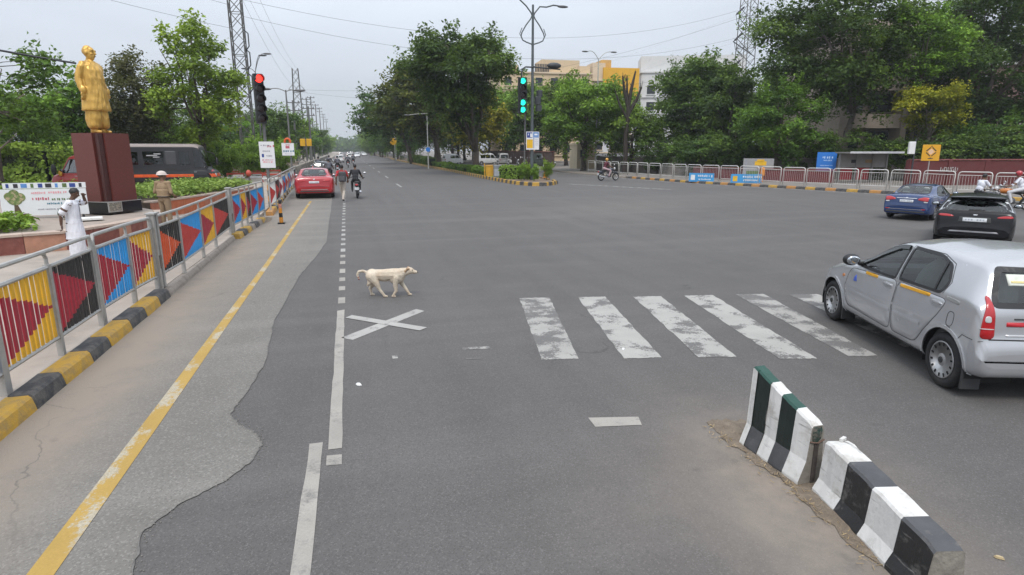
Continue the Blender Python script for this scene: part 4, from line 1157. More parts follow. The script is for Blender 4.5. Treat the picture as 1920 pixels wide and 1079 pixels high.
for i in range(18):
    y_ = 96 + i * 17 + rt.uniform(-4, 4); s_ = rt.uniform(.66, .85)
    tree('hazy tree in the line along the left side of the main road, far off', (-9.2 + rt.uniform(-1.5, .8), y_, 0), rt.uniform(0, 6.28), (farA, farB)[i % 2], 'avenue trees on the left side of the road', (s_ * 1.15, s_ * 1.15, s_), crown_mat=('green', 'dark', 'fresh')[i % 3])
for i, (x, y_, s_) in enumerate([(-9.9, 49, .36), (-8.9, 50.5, .30), (-7.7, 54, .34), (-7.0, 57, .34), (-6.6, 72, .36), (-11.2, 50, .42), (-5.9, 62, .3)]):
    tree('light green leafy shrub behind the back of the dark bus', (x, y_, -.1), rt.uniform(0, 6.28), farB, 'light green shrubs by the pylon', (s_, s_, s_ * 1.1), name='shrub', crown_mat='fresh')
# far wooded rise closing the road
fr_ = np.random.default_rng(9)
o = link_mesh('far_woods', leaves_mesh('far_woods', np.column_stack([fr_.uniform(-45, 60, 9000), fr_.uniform(560, 640, 9000), np.abs(fr_.normal(5, 3.2, 9000))]), fr_.normal(size=(9000, 3)) + np.array([0, -.8, .6]), 2.6, fr_.uniform(.2, .8, 9000), .7, 9, LEAF['dark']))
tag(o, kind='stuff')

# bare dead tree
t = thing('dead_tree', 'bare dead tree with lopped branches in front of the amber building', 'tree', (25.9, 54.5, 0.1))
mb = MB(); rnd = random.Random(6)
trunk = [(0, 0, -.1), (.1, 0, 1.5), (.05, .1, 3.5), (.2, 0, 5.2), (.15, 0, 6.3)]
mb.tube(trunk, [.26, .23, .22, .21, .2], 8); DBARK = mat('dead dark bark', (.035, .027, .022), .9, 0, .3, 6); mb.build('trunk', DBARK, t)
for a, b, c, r in [((.18, 0, 6.0), (-.25, .1, 7.6), (-.5, .1, 9.0), .11), ((.16, 0, 6.2), (.35, -.1, 7.8), (.75, 0, 9.4), .12), ((.2, 0, 5.6), (1.0, .1, 6.8), (1.5, .1, 8.0), .12), ((.15, 0, 6.3), (.1, .3, 7.8), (.1, .4, 9.0), .08), ((.18, 0, 5.0), (-.7, .1, 6.4), (-1.2, .1, 7.6), .08)]:
    mb = MB(); mb.tube([a, b, c], [r * 1.5, r * 1.3, r * .6], 6)
    for k in range(4):
        q = Vector(b).lerp(Vector(c), rnd.random()); mb.tube([q, q + Vector((rnd.uniform(-.35, .35), rnd.uniform(-.2, .2), rnd.uniform(.3, .8)))], [r * .35, r * .15], 4)
    mb.build('branch', DBARK, t)
t = thing('dead_tree', 'thin leafless twiggy tree at the left edge behind the wire', 'tree', (-19.5, 42, 0.1))
mb = MB(); mb.tube([(0, 0, -.1), (.2, 0, 2), (.3, .1, 4)], [.13, .1, .07], 7); mb.build('trunk', BARKP, t)
for k in range(9):
    a = rnd.uniform(0, 6.28); mb = MB(); p0 = Vector((.2 + .01 * k, 0, 2 + .22 * k)); d = Vector((math.cos(a), math.sin(a) * .6, rnd.uniform(.5, 1.2)))
    p1 = p0 + d * 1.2; p2 = p1 + d * .9 + Vector((0, 0, rnd.uniform(-.3, .3))); mb.tube([p0, p1, p2], [.05, .035, .012], 5)
    for j in range(6):
        q = p0.lerp(p2, .3 + .12 * j); mb.tube([q, q + Vector((rnd.uniform(-.5, .5), rnd.uniform(-.4, .4), rnd.uniform(-.1, .6)))], [.014, .006], 3)
    mb.build('branch', BARKP, t)

# hedges and beds
hedge('tall shaggy creeper hedge at the left edge behind the white banner', [(-26, 42.5), (-17.5, 43.5), (-12.6, 45.5)], 1.6, 2.5, 0.05, 160, .24, 'bright', 3, 'creeper_hedge', .5)
cover('ground_cover', '', '', [(-10.5, 15.0), (-7.9, 15.7), (-7.2, 16.4), (-7.5, 17.4), (-8.8, 18.3), (-12.5, 20.5)], PZ + .42, .33, 5200, .15, 'bright', 21, tuft=.2)
cover('ground_cover', '', '', [(-14, 26.6), (-9.4, 26.6), (-9.6, 28), (-14, 28)], PZ + .6, .45, 1500, .15, 'bright', 22, tuft=.22)
cover('bedding_plants', '', '', [(-6.2, 23.0), (-5.75, 24.6), (-5.2, 26.6), (-4.65, 29), (-4.45, 31), (-4.7, 32.3), (-7.4, 34.2), (-8.6, 30), (-8.0, 24.2)], PZ + .56, .36, 9000, .14, 'lettuce', 23, tuft=.24)
hedge('clipped bright hedge at the tip of the median beside the lamp pole', [(11.55, 46.2), (12.9, 45.3), (14.2, 45.2)], 1.1, .95, 0.14, 260, .13, 'bright', 5)
hedge('low clipped hedge along the median under the big round tree', [(11.7, 49.5), (11.6, 65), (11.4, 82)], .8, .62, 0.14, 150, .16, 'green', 6)
hedge('darker hedge at the far end of the median', [(11.4, 84), (11.3, 112)], 1.0, 1.1, 0.14, 80, .24, 'dark', 7)
cover('median_grass', '', '', [(11.3, 47.5), (11.2, 51), (11.1, 70), (14.4, 70), (14.9, 52), (14.6, 47)], .16, .12, 7000, .10, 'fresh', 24, tuft=.3)
for (x, y_, s_) in [(12.3, 43.1, .14), (13.1, 42.4, .12), (14.3, 43.2, .17), (12.9, 43.6, .15)]:
    tree('small pointed shrub on the median tip in front of the clipped hedge', (x, y_, .14), rt.uniform(0, 6), farB, 'little shrubs on the median tip', (s_ * .6, s_ * .6, s_), name='shrub', crown_mat='fresh')
# ------------------------------------------------------------------ concrete lane dividers
B_WH = mat('divider white', (0.62, 0.61, 0.585), 0.7, 0, 0.10, 4, (0.33, 0.30, 0.26), (0.50, 0.75), 5, 0.25, 40, streak=((14, 2.0, 22), (.16, .15, .14), .60, .72))
B_BK = mat('divider black', (0.016, 0.016, 0.017), 0.6, 0, 0.3, 5, (0.17, 0.16, 0.15), (0.53, 0.72), 6, 0.25, 40, streak=((14, 2.0, 22), (.20, .19, .18), .62, .72))
B_GY = mat('divider dark grey', (0.065, 0.066, 0.07), 0.7, 0, 0.25, 5, (0.17, 0.16, 0.15), (0.55, 0.8), 7, 0.25, 40)
B_GN = mat('divider bottle green', (0.010, 0.058, 0.042), 0.5, 0, 0.2, 5, (0.08, 0.11, 0.10), (0.6, 0.8), 8, 0.2, 40)
B_GD = mat('divider green black', (0.010, 0.018, 0.016), 0.5, 0, 0.3, 5, (0.04, 0.05, 0.05), (0.6, 0.8), 8, 0.2, 40)
B_CN = mat('chipped concrete', (0.23, 0.21, 0.18), 0.9, 0, 0.25, 9, (0.10, 0.085, 0.07), (0.5, 0.75), 9, 0.6, 35)
def divider(label, A, B, hA, hB, th, bh, kick, bands):
    """bands: (fraction to, side material, top material, skirt material)"""
    A, B = Vector((*A, 0)), Vector((*B, 0)); d = (B - A); L = d.length; d.normalize(); n = Vector((-d.y, d.x, 0))
    t = thing('lane_divider', label, 'barrier', A, 0)
    rnd = random.Random(int(L * 1000))
    f0 = 0.0
    for i, (f1, ms, mt, mk) in enumerate(bands):
        mb = MB()
        secs = []
        steps = 4
        for k in range(steps + 1):
            f = f0 + (f1 - f0) * k / steps
            h = hA + (hB - hA) * f
            c = d * (L * f); e = 0.004 * rnd.uniform(-1, 1)
            if (f < 0.001 or f > .999): h -= 0.012
            prof = [(-bh, -0.06), (-bh, 0.03), (-th - 0.018, kick), (-th, h - 0.016), (-th + 0.014, h), (th - 0.014, h), (th, h - 0.016), (th + 0.018, kick), (bh, 0.03), (bh, -0.06)]
            secs.append([c + n * (x + e) + Vector((0, 0, z)) for x, z in prof])
        N_ = len(secs[0]); b = len(mb.v)
        mb.v += [tuple(p) for s_ in secs for p in s_]
        for k in range(steps):
            for j in range(N_):
                j2 = (j + 1) % N_
                mi = 0 if j in (2, 6) else (1 if j in (3, 4, 5) else 2)
                mb.f.append((b + k * N_ + j, b + (k + 1) * N_ + j, b + (k + 1) * N_ + j2, b + k * N_ + j2)); mb.m.append(mi)
        if i == 0: mb.f.append(tuple(b + j for j in range(N_))); mb.m.append(3)
        if i == len(bands) - 1: mb.f.append(tuple(b + steps * N_ + j for j in reversed(range(N_)))); mb.m.append(3)
        mb.build('painted_band', [ms, mt, mk, B_CN], t)
        f0 = f1
    return t, d, n, L
t, d, n, L = divider('narrow concrete divider with dark green and white vertical bands', (3.15, 3.96), (3.165, 3.29), .69, .475, .052, .125, .19,
    [(.09, B_WH, B_GN, B_WH), (.32, B_GD, B_GN, B_GY), (.52, B_WH, B_WH, B_WH), (.75, B_GD, B_GN, B_GY), (1.0, B_WH, B_WH, B_WH)])
# broken near end: knocked-out corner with green paint inside and a vertical keyway
mb = MB()
for k, (z, w_, y_) in enumerate([(.46, .038, .008), (.40, .044, .014), (.345, .030, .008), (.33, .012, .004)]):
    pass
pr = [(-.036, .345), (-.044, .40), (-.036, .455), (.030, .458), (.043, .42), (.036, .36), (.006, .328)]
c = d * (L + 0.0005)
ring = [c + n * x + Vector((0, 0, z)) + d * 0.002 for x, z in pr]
mb.add(ring + [c + d * .012 + Vector((0, 0, .40))], [(i, (i + 1) % 7, 7) for i in range(7)])
mb.build('broken_corner', mat('green stained break', (0.02, 0.045, 0.035), .8, 0, .5, 30, (.14, .12, .10), (.45, .6), 22, .8, 40), t, smooth=False)
mb = MB(); mb.box(c + d * .003 + Vector((0, 0, .17)), (.035, .012, .30)); mb.build('keyway', mat('dark keyway', (.06, .05, .045), .9, 0, .4, 20), t)
mb = MB(); mb.tube([c + Vector((-.06, 0.0, .345)) + d * .008, c + Vector((.0, 0, .335)) + d * .016, c + Vector((.06, 0, .35)) + d * .008], .006, 5); mb.build('tie_wire', mat('rusty wire', (.12, .07, .05), .8), t)
t, d, n, L = divider('low concrete divider with black and white blocks nearest the camera', (3.235, 3.17), (3.0, 2.12), .405, .315, .088, .145, .11,
    [(.25, B_WH, B_WH, B_WH), (.50, B_BK, B_GY, B_BK), (.755, B_WH, B_WH, B_WH), (1.0, B_BK, B_GY, B_BK)])
c = d * (L + .001)
mb = MB()
pr = [(-.088, .285), (-.06, .30), (.05, .302), (.085, .27), (.10, .12), (.12, .01), (-.12, .01), (-.10, .12)]
ring = [c + n * x + Vector((0, 0, z)) for x, z in pr]
mb.add(ring + [c + d * .02 + Vector((0, 0, .18))], [(i, (i + 1) % 8, 8) for i in range(8)])
mb.build('bare_end', B_CN, t)
mb = MB(); mb.box((0.03, -.01, .408), (.06, .022, .022), rz=.4); mb.build('lifting_lug', B_WH, t)

# striped bollard
t = thing('bollard', 'short striped bollard, orange and black, worn, at the end of the near railings', 'bollard', (-2.18, 21.1, 0.0))
mb = MB()
for k, (z0, z1, mi) in enumerate([(0, .22, 0), (.22, .36, 1), (.36, .52, 0), (.52, .66, 2), (.66, .74, 1)]):
    mb.tube([(0, 0, z0), (0, 0, z1)], [.062 - .004 * k, .062 - .004 * k], 10, mi)
mb.build('post', [mat('bollard orange', (.55, .22, .02), .6, 0, .15, 9), BLACK(), mat('bollard red white', (.45, .2, .16), .6, 0, .4, 20)], t)
mb = MB(); mb.lathe([(.05, .74), (.04, .775), (.0, .79)], 10); mb.build('cap', BLACK(), t)
mb = MB(); mb.prism([(-.11, -.11), (.11, -.11), (.11, .11), (-.11, .11)], 0, .05); mb.build('foot', BLACK(), t)

# ------------------------------------------------------------------ signs and signals
def sign_marks(parent, spec, yv, th=0.006, name='print_mark'):
    """small printed blocks: (x, z, w, h, colour name, rgb)"""
    by = {}
    for x, z, w_, h_, cn_, rgb in spec: by.setdefault(cn_, (rgb, []))[1].append((x, z, w_, h_))
    for cn_, (rgb, L_) in by.items():
        mb = MB()
        for x, z, w_, h_ in L_: mb.box((x, yv, z), (w_, th, h_))
        mb.build(name, mat('print ' + cn_, rgb, .6), parent)
def scrawl(x0, x1, z, h, cn_, rgb, rnd):
    """a line of illegible print"""
    o = []; x = x0
    while x < x1:
        w_ = rnd.uniform(.35, .8) * h
        o.append((x + w_ / 2, z + rnd.uniform(-.08, .08) * h, w_ * .75, h * rnd.uniform(.5, 1.0), cn_, rgb)); x += w_ + h * .12
        if rnd.random() < .18: x += h * .4
    return o
def head(parent, lamps, c, w_, d_, h, rz=0.0, step=None):
    """signal head facing -y; lamps top to bottom: None or a material"""
    n = len(lamps); step = h / n
    mb = MB(); mb.cbox((0, 0, 0), (w_, d_, h), .02); hd = mb.build('signal_head', BLACK(), parent, c, (0, 0, rz))
    for i, lm in enumerate(lamps):
        z = h / 2 - step * (i + .5); r = min(w_, step) * .40
        mb = MB(); mb.lathe([(r, -d_ / 2 - .004), (r * .8, -d_ / 2 - .02), (0, -d_ / 2 - .03)], 18, axis='y', o=(0, 0, z))
        mb.build('lamp', lm or mat('dark lens', (.03, .012, .012), .25), hd)
        # visor: open half tube
        mb = MB(); pv = []
        K = 11
        for k in range(K):
            a = R(-25) + R(230) * k / (K - 1)
            for (rr, yy) in ((r * 1.1, -d_ / 2 - .001), (r * 1.1, -d_ / 2 - r * 1.25), (r * 1.16, -d_ / 2 - r * 1.25), (r * 1.16, -d_ / 2 - .001)):
                pv.append((rr * math.cos(a), yy, z + rr * math.sin(a)))
        fs = []
        for k in range(K - 1):
            for q in range(4): fs.append((k * 4 + q, k * 4 + (q + 1) % 4, k * 4 + 4 + (q + 1) % 4, k * 4 + 4 + q))
        mb.add(pv, fs); mb.build('visor', BLACK(), hd, smooth=False)
    return hd
RED_L = emis('red lamp', (1.0, 0.03, 0.02), 3.0); GRN_L = emis('green lamp', (0.02, 0.95, 0.60), 1.5)
POLE = mat('slate painted pole', (0.085, 0.10, 0.105), 0.5, .2, .15, 4)
GPOLE = mat('grey painted pole', (0.16, 0.16, 0.155), 0.5, .3, .15, 4)
t = thing('traffic_signal', 'traffic signal showing red above four dark lamps with white notice board', 'traffic light', (-3.06, 26.3, .12))
mb = MB(); mb.cyl((0, 0, 0), (0, 0, 5.0), .062, .055, 12); mb.build('pole', GPOLE, t)
mb = MB()
for k in range(4): mb.cyl((0, 0, .0 + k * .22), (0, 0, .22 + k * .22), .085, n=12, mi=k % 2)
mb.build('pole_base', [BLACK(), mat('bollard orange', (.55, .22, .02), .6)], t)
head(t, [RED_L, None, None, None, None], (-.05, -.16, 4.18), .36, .20, 1.85, R(26))
bo = MB(); bo.box((0, 0, 0), (.56, .03, 1.02)); bo = bo.build('notice_board', mat('notice white', (.72, .72, .73), .5, 0, .03, 2), t, (.04, -.10, 2.06))
rnd = random.Random(2)
sign_marks(bo, scrawl(-.22, .06, .36, .07, 'grey', (.3, .3, .34), rnd) + scrawl(.02, .24, .33, .10, 'rose', (.5, .12, .16), rnd) + scrawl(-.16, .12, .14, .06, 'grey', (.3, .3, .34), rnd) + [(-.16, -.03, .08, .13, 'navy', (.03, .06, .25))] + scrawl(-.04, .16, -.04, .06, 'grey', (.3, .3, .34), rnd) + scrawl(-.20, .20, -.20, .05, 'rose', (.5, .12, .16), rnd) + scrawl(-.18, .20, -.28, .07, 'pink', (.7, .32, .35), rnd), -.017)

def street_lamp(label, loc, h, arms, m=None, rz=0.0, r=.07):
    t = thing('street_lamp', label, 'street lamp', loc, rz)
    mb = MB(); mb.tube([(0, 0, 0), (0, 0, h * .5), (0, 0, h)], [r, r * .85, r * .6], 10); mb.build('pole', m or GPOLE, t)
    for (dx, dz, sag, dy) in arms:
        mb = MB(); pts = [(dx * f, dy * f, h - .1 + dz * f + sag * math.sin(PI * f)) for f in (0, .2, .4, .6, .8, 1)]
        mb.tube(pts, r * .42, 6); a = mb.build('arm', m or GPOLE, t)
        e = Vector(pts[-1]); s_ = 1 if dx > 0 else -1
        mb = MB(); mb.ell(e + Vector((s_ * .28, 0, -.02)), (.36, .13, .08), 10, 6); mb.build('lamp_head', mat('lamp housing', (.10, .10, .10), .5), t, smooth=True)
    return t
t = street_lamp('tall median lamp pole with twin curved arms, lotus loops and green signals', (13.24, 43.55, .14), 12.1, [], POLE, r=.125)
# curved twin arms and the loops below them
for s_, ex, ez in ((-1, -2.05, 12.55), (1, 2.0, 12.15)):
    mb = MB(); mb.tube([(0, 0, 11.2), (s_ * .12, 0, 11.55), (s_ * .5, 0, 12.0), (s_ * 1.0, 0, ez - .15), (s_ * 1.5, 0, ez), (ex, 0, ez - .03)], .05, 8); mb.build('arm', POLE, t)
    mb = MB(); mb.ell((ex + s_ * .2, 0, ez - .06), (.42, .15, .09), 12, 6); mb.build('lamp_head', mat('lamp housing', (.10, .10, .10), .5), t, smooth=True)
    mb = MB(); mb.tube([(0, 0, 11.5), (s_ * .18, 0, 11.15), (s_ * .5, 0, 10.75), (s_ * .80, 0, 10.25), (s_ * .86, 0, 10.0), (s_ * .74, 0, 9.75), (s_ * .45, 0, 9.62), (s_ * .12, 0, 9.52), (0, 0, 9.42)], .045, 8); mb.build('lotus_loop', POLE, t)
    mb = MB(); mb.tube([(s_ * .86, 0, 10.0), (s_ * .96, 0, 10.15), (s_ * .80, 0, 10.55)], .03, 6); mb.build('lotus_leaf', POLE, t)
mb = MB(); mb.tube([(0, -.1, 7.95), (-.55, -.14, 7.95), (-.80, -.15, 7.80), (-.86, -.15, 7.50), (-.84, -.15, 7.3)], .055, 8); mb.build('signal_bracket', DARKM(), t)
head(t, [GRN_L, None, None, GRN_L, GRN_L], (-.80, -.18, 6.0), .62, .26, 2.45)
mb = MB(); mb.box((.1, -.1, 7.97), (.12, .12, .1)); mb.tube([(0, 0, 7.97), (2.2, .3, 7.92)], .05, 6); mb.build('cross_arm', DARKM(), t)
mb = MB(); mb.ell((1.7, .2, 8.15), (.55, .25, .22), 10, 6); mb.build('side_lamp', DARKM(), t, smooth=True)
hd = MB(); hd.cbox((0, 0, 0), (.38, .5, .55), .03); hd.cbox((.14, 0, .5), (.34, .42, .45), .03); hd.cbox((.08, 0, -.52), (.36, .46, .42), .03); hd.build('rear_signal', DARKM(), t, (.48, .25, 5.7))
bo = MB(); bo.box((0, 0, 0), (.98, .04, 1.28)); bo = bo.build('notice_board', mat('notice white', (.72, .72, .73), .5, 0, .03, 2), t, (.0, -.16, 2.86))
sign_marks(bo, [(-.24, .40, .42, .38, 'navy', (.05, .08, .26)), (.24, .40, .42, .40, 'sky', (.10, .25, .55)), (-.22, -.22, .46, .62, 'amber', (.72, .42, .02)), (.08, -.16, .05, .72, 'slate', (.15, .2, .35))] , -.023)
sign_marks(bo, [(-.12, .38, .16, .26, 'white', (.75, .75, .75)), (-.34, .44, .05, .12, 'white', (.75, .75, .75)), (.24, .44, .24, .12, 'white', (.75, .75, .75)), (.24, .25, .36, .03, 'white', (.75, .75, .75))], -.028, name='print_detail')
sign_marks(bo, scrawl(.18, .40, .06, .05, 'grey', (.3, .3, .34), rnd) + scrawl(.18, .40, -.06, .04, 'grey', (.3, .3, .34), rnd) + scrawl(.18, .40, -.18, .04, 'grey', (.3, .3, .34), rnd) + scrawl(.18, .40, -.30, .04, 'grey', (.3, .3, .34), rnd), -.023)
mb = MB(); mb.cyl((-.5, .3, .02), (-.42, .3, 6.1), .05, n=8); mb.build('side_pole', GPOLE, t)

street_lamp('grey twin arm street lamp behind the far railing, holding a square notice', (-3.42, 42, .12), 5.9, [(-.9, .15, .1, 0), (.55, .1, .05, 0)], GPOLE)
t = thing('notice_sign', 'square white notice under an orange arch on the grey street lamp pole', 'sign', (-3.55, 41.85, 2.0))
bo = MB(); bo.box((0, 0, .39), (.74, .03, .78)); bo = bo.build('board', mat('notice white', (.72, .72, .73), .5, 0, .03, 2), t)
mb = MB(); mb.tube([(.16 * math.cos(R(200) - R(220) * k / 10) + .0, 0, .86 + .19 * math.sin(R(200) - R(220) * k / 10)) for k in range(11)], .065, 8); mb.build('orange_arch', mat('orange enamel', (.62, .10, .02), .5), t)
sign_marks(bo, scrawl(-.30, .30, .27, .13, 'teal', (.03, .16, .24), rnd) + [(-.02, .52, .24, .16, 'rose', (.5, .12, .16))] + scrawl(-.12, .12, .66, .09, 'rose', (.5, .12, .16), rnd) + scrawl(-.2, .2, .10, .04, 'grey', (.3, .3, .34), rnd), -.017)
street_lamp('grey lamp post with two upturned heads behind the red signal', (-7.3, 60, .1), 9.0, [(.45, 1.45, .25, 0), (.85, 1.6, .45, 0), (-.5, .3, .1, 0)], GPOLE)
t = thing('hazard_beacon', 'twin yellow flashing beacons on a post by the far stone wall', 'beacon', (-4.6, 80, .1))
mb = MB(); mb.cyl((0, 0, 0), (0, 0, 3.6), .06, n=8); mb.build('post', GPOLE, t)
for dx in (-.42, .32):
    mb = MB(); mb.cbox((dx, -.1, 3.1), (.62, .25, .85), .05); mb.build('beacon_head', mat('beacon yellow', (.66, .36, .01), .5), t)
for i, (x, y_, h, z1) in enumerate([(9.25, 72, 6.3, 0), (8.5, 112, 7.5, 1), (10.3, 132, 7.5, 1), (10.3, 165, 7.5, 0), (9.8, 200, 8, 0)]):
    lb = ['pale thin lamp post with a level arm and a round blue sign', 'pale lamp post with a yellow signal box, nearer of two', 'pale lamp post with a yellow signal box, farther of two', 'thin pale lamp post on the median, far along', 'thin pale lamp post, farthest along the median'][i]
    t = street_lamp(lb, (x, y_, .15), h, [(-2.0, -.15 if i == 0 else .2, .05, 0)], mat('pale steel post', (.38, .38, .36), .5, .2), r=.08)
    if i == 0:
        mb = MB(); mb.lathe([(0, -.02), (.26, -.02), (.26, .02), (0, .02)], 20, axis='y', o=(0, -.14, 2.2)); mb.build('round_sign', mat('sign blue', (.03, .20, .62), .5), t)
    if z1:
        mb = MB(); mb.cbox((-.35, 0, 3.6), (.9, .3, 1.0), .05); mb.build('yellow_box', mat('beacon yellow', (.66, .36, .01), .5), t)
street_lamp('white double arm street lamp rising in front of the cream building', (25.2, 60, .1), 11.2, [(-1.2, .75, .35, 0), (1.35, .8, .25, 0)], mat('pale steel post', (.38, .38, .36), .5, .2), r=.08)

# yellow warning sign
t = thing('warning_sign', 'square yellow warning sign with a black diamond arrow emblem on a grey pole', 'sign', (33.15, 28.6, .13), R(-32))
mb = MB(); mb.cyl((0, .05, 0), (0, .05, 2.5), .03, n=8); mb.build('pole', GALV(), t)
bo = MB(); bo.cbox((0, 0, 0), (.92, .03, .92), .012); bo = bo.build('board', mat('sign amber', (.68, .34, .015), .5, 0, .04, 3), t, (0, 0, 2.06))
mb = MB()
for k in range(4):
    a = k * PI / 2 + PI / 4; M_ = Matrix.Rotation(a, 3, 'Y')
    mb.box(M_ @ Vector((0, 0, .205)) + Vector((0, -.019, .06)), (.30, .008, .05), M=M_)
mb.box((0, -.019, .375), (.07, .008, .05)); mb.box((0, -.019, -.33), (.26, .008, .04)); mb.box((0, -.019, -.30), (.10, .008, .03))
mb.build('diamond_emblem', PRINT_BLACK(), bo)
mb = MB(); M_ = Matrix.Rotation(PI / 4, 3, 'Y'); mb.box((0, -.019, .06), (.25, .007, .25), M=M_); mb.build('pale_centre', mat('pale peach print', (.72, .48, .32), .6), bo)
# blue bus-stop board, grey panel board, banners hung on the railings
t = thing('blue_board', 'upright blue board with white print behind the railings beside the bus shelter', 'sign', (32.55, 36.0, .13), R(-25))
for dx in (-.5, .5):
    mb = MB(); mb.cyl((dx, .06, 0), (dx, .06, 2.0), .035, n=8); mb.build('leg', GPOLE, t)
bo = MB(); bo.box((0, 0, 1.36), (1.28, .05, 1.4)); bo = bo.build('board', mat('board blue', (.02, .17, .55), .5, 0, .06, 2), t)
sign_marks(bo, scrawl(-.3, .4, 1.70, .16, 'pale blue', (.45, .6, .8), rnd) + scrawl(-.2, .3, 1.50, .10, 'pale blue', (.45, .6, .8), rnd) + scrawl(-.4, .4, 1.15, .06, 'pale blue', (.45, .6, .8), rnd) + [(0, .95, .9, .03, 'pale blue', (.45, .6, .8))], -.029)
for i, (x, y_, rz, lb) in enumerate([(24.55, 38.9, R(-62), 'blue and white banner stand with a white emblem, left of the two by the kerb'), (26.6, 36.6, R(-40), 'blue banner stand with an orange patch, right of the two by the kerb')]):
    t = thing('banner_stand', lb, 'banner', (x, y_, 0.05), rz + R(18))
    W_ = 1.75 if i == 0 else 2.05
    bo = MB(); bo.box((0, 0, .36), (W_, .05, .62)); bo = bo.build('panel', mat('banner blue', (.05, .30, .62), .5, 0, .1, 2), t)
    for dx in (-W_ / 2 + .1, W_ / 2 - .1):
        mb = MB(); mb.box((dx, .05, .03), (.06, .5, .06)); mb.build('foot', mat('dull red foot', (.25, .08, .05), .7), t)
    sp = scrawl(-.25, W_ / 2 - .1, .48, .17, 'white', (.75, .75, .75), rnd) + scrawl(-.2, W_ / 2 - .2, .24, .11, 'white', (.75, .75, .75), rnd)
    sp += [(-W_ / 2 + .28, .36, .30, .36, 'white' if i == 0 else 'amber', (.75, .75, .75) if i == 0 else (.72, .42, .02))]
    sign_marks(bo, sp, -.029)
t = thing('advert_board', 'grey advertising board with an orange emblem behind the white railings', 'sign', (29.2, 38.9, .13), R(-45))
bo = MB(); bo.box((0, 0, .85), (2.1, .06, 1.5)); bo = bo.build('board', mat('board grey', (.30, .30, .30), .6, 0, .1, 2), t)
sign_marks(bo, [(.15, 1.25, .8, .3, 'amber', (.72, .42, .02)), (.15, 1.45, .5, .16, 'amber', (.72, .42, .02)), (-.85, .9, .12, 1.2, 'grey', (.3, .3, .34)), (0, .45, 1.6, .5, 'leaf', (.10, .16, .05))], -.034)
for dx in (-.8, .8):
    mb = MB(); mb.box((dx, .08, .5), (.07, .07, 1.0)); mb.build('leg', GPOLE, t)
t = thing('orange_post', 'bright orange post standing in front of the grey advertising board', 'post', (28.4, 37.3, .13))
mb = MB(); mb.tube([(0, 0, 0), (0, 0, .35), (0, 0, .45), (0, 0, .95), (0, 0, 1.02)], [.06, .06, .16, .15, .05], 10); mb.build('body', mat('bright orange', (.65, .22, .01), .5), t)
mb = MB(); mb.cyl((0, 0, 1.02), (0, 0, 1.10), .04, n=8); mb.build('cap', BLACK(), t)
t = thing('junction_box', 'small white box on a thin dark pole left of the yellow sign', 'box', (34.6, 31.0, .13), R(-30))
mb = MB(); mb.cyl((0, 0, 0), (0, 0, 2.9), .05, n=8); mb.build('pole', DARKM(), t)
mb = MB(); mb.cbox((-.2, -.05, 2.35), (.36, .25, .75), .03); mb.build('box', WHITE(), t)

# yellow and steel bins on the median
t = thing('litter_bin', 'yellow litter bin on the median left of the clipped hedge', 'bin', (11.35, 49.3, .15))
mb = MB(); mb.lathe([(.26, 0), (.32, .05), (.35, .85), (.37, .88), (.37, .92)], 14); mb.build('barrel', mat('bin yellow', (.60, .33, .03), .5, 0, .15, 3), t)
mb = MB(); mb.lathe([(.30, .93), (.26, .98), (0, 1.0)], 14); mb.build('lid', mat('bin amber', (.42, .22, .03), .5), t)
for dx in (-.42,):
    mb = MB(); mb.box((dx, 0, .55), (.07, .07, 1.1)); mb.build('bracket_post', mat('bin yellow', (.60, .33, .03), .5), t)
t = thing('utility_cabinet', 'grey steel cabinet between the yellow bin and the clipped hedge', 'cabinet', (11.75, 47.9, .15), R(-10))
mb = MB(); mb.cbox((0, 0, .5), (.75, .5, 1.0), .02); mb.build('body', mat('cabinet grey', (.23, .25, .27), .5, .2, .12, 3), t)
mb = MB(); mb.box((.0, -.262, .42), (.66, .02, .55)); dd = mb.build('door', mat('cabinet pale grey', (.36, .39, .43), .5, .1, .1, 3), t)
mb = MB(); mb.box((.24, -.28, .42), (.03, .03, .12)); mb.build('handle', DARKM(), dd)
t = thing('street_marker', 'orange marker post on the kerb corner of the median', 'marker', (15.15, 46.2, .02))
mb = MB(); mb.tube([(0, 0, 0), (0, 0, .55), (0, 0, .62)], [.16, .12, .05], 10); mb.build('cone_body', mat('bright orange', (.65, .22, .01), .5), t)
mb = MB(); mb.ell((0, 0, .72), .08, 8, 6); mb.build('knob', mat('bin yellow', (.60, .33, .03), .5), t)

# white banner with a tree emblem by the pedestal
t = thing('event_banner', 'white printed banner leaning behind the leafy planter left of the pedestal', 'banner', (-8.14, 19.62, PZ + .40), R(4))
t.scale = (.94, .94, .90)
bo = MB(); bo.box((0, 0, .50), (2.15, .03, .80)); bo = bo.build('sheet', mat('banner white', (.70, .72, .73), .6, 0, .03, 2), t)
bo2 = MB(); bo2.box((0.06, .01, 1.0), (2.05, .03, .17)); bo2 = bo2.build('photo_strip', mat('banner white', (.70, .72, .73), .6), t)
sp = []
for k in range(10): sp.append((-.85 + k * .2, 1.0, .07 + .04 * (k % 3), .12, ('navy', 'black', 'sky', 'leaf')[k % 4], ((.05, .08, .26), (.03, .03, .035), (.10, .25, .55), (.10, .16, .05))[k % 4]))
sign_marks(bo2, sp, -.007)
sp = scrawl(-.3, .05, .78, .07, 'pink', (.7, .32, .35), rnd) + scrawl(.12, .55, .79, .08, 'pink', (.7, .32, .35), rnd) + scrawl(-.3, .1, .60, .09, 'rose', (.5, .12, .16), rnd) + scrawl(.18, .7, .58, .07, 'leaf', (.10, .16, .05), rnd) + scrawl(.05, .4, .45, .06, 'teal', (.03, .16, .24), rnd) + scrawl(-.2, .4, .28, .045, 'grey', (.3, .3, .34), rnd)
sign_marks(bo, sp, -.018)
mb = MB()
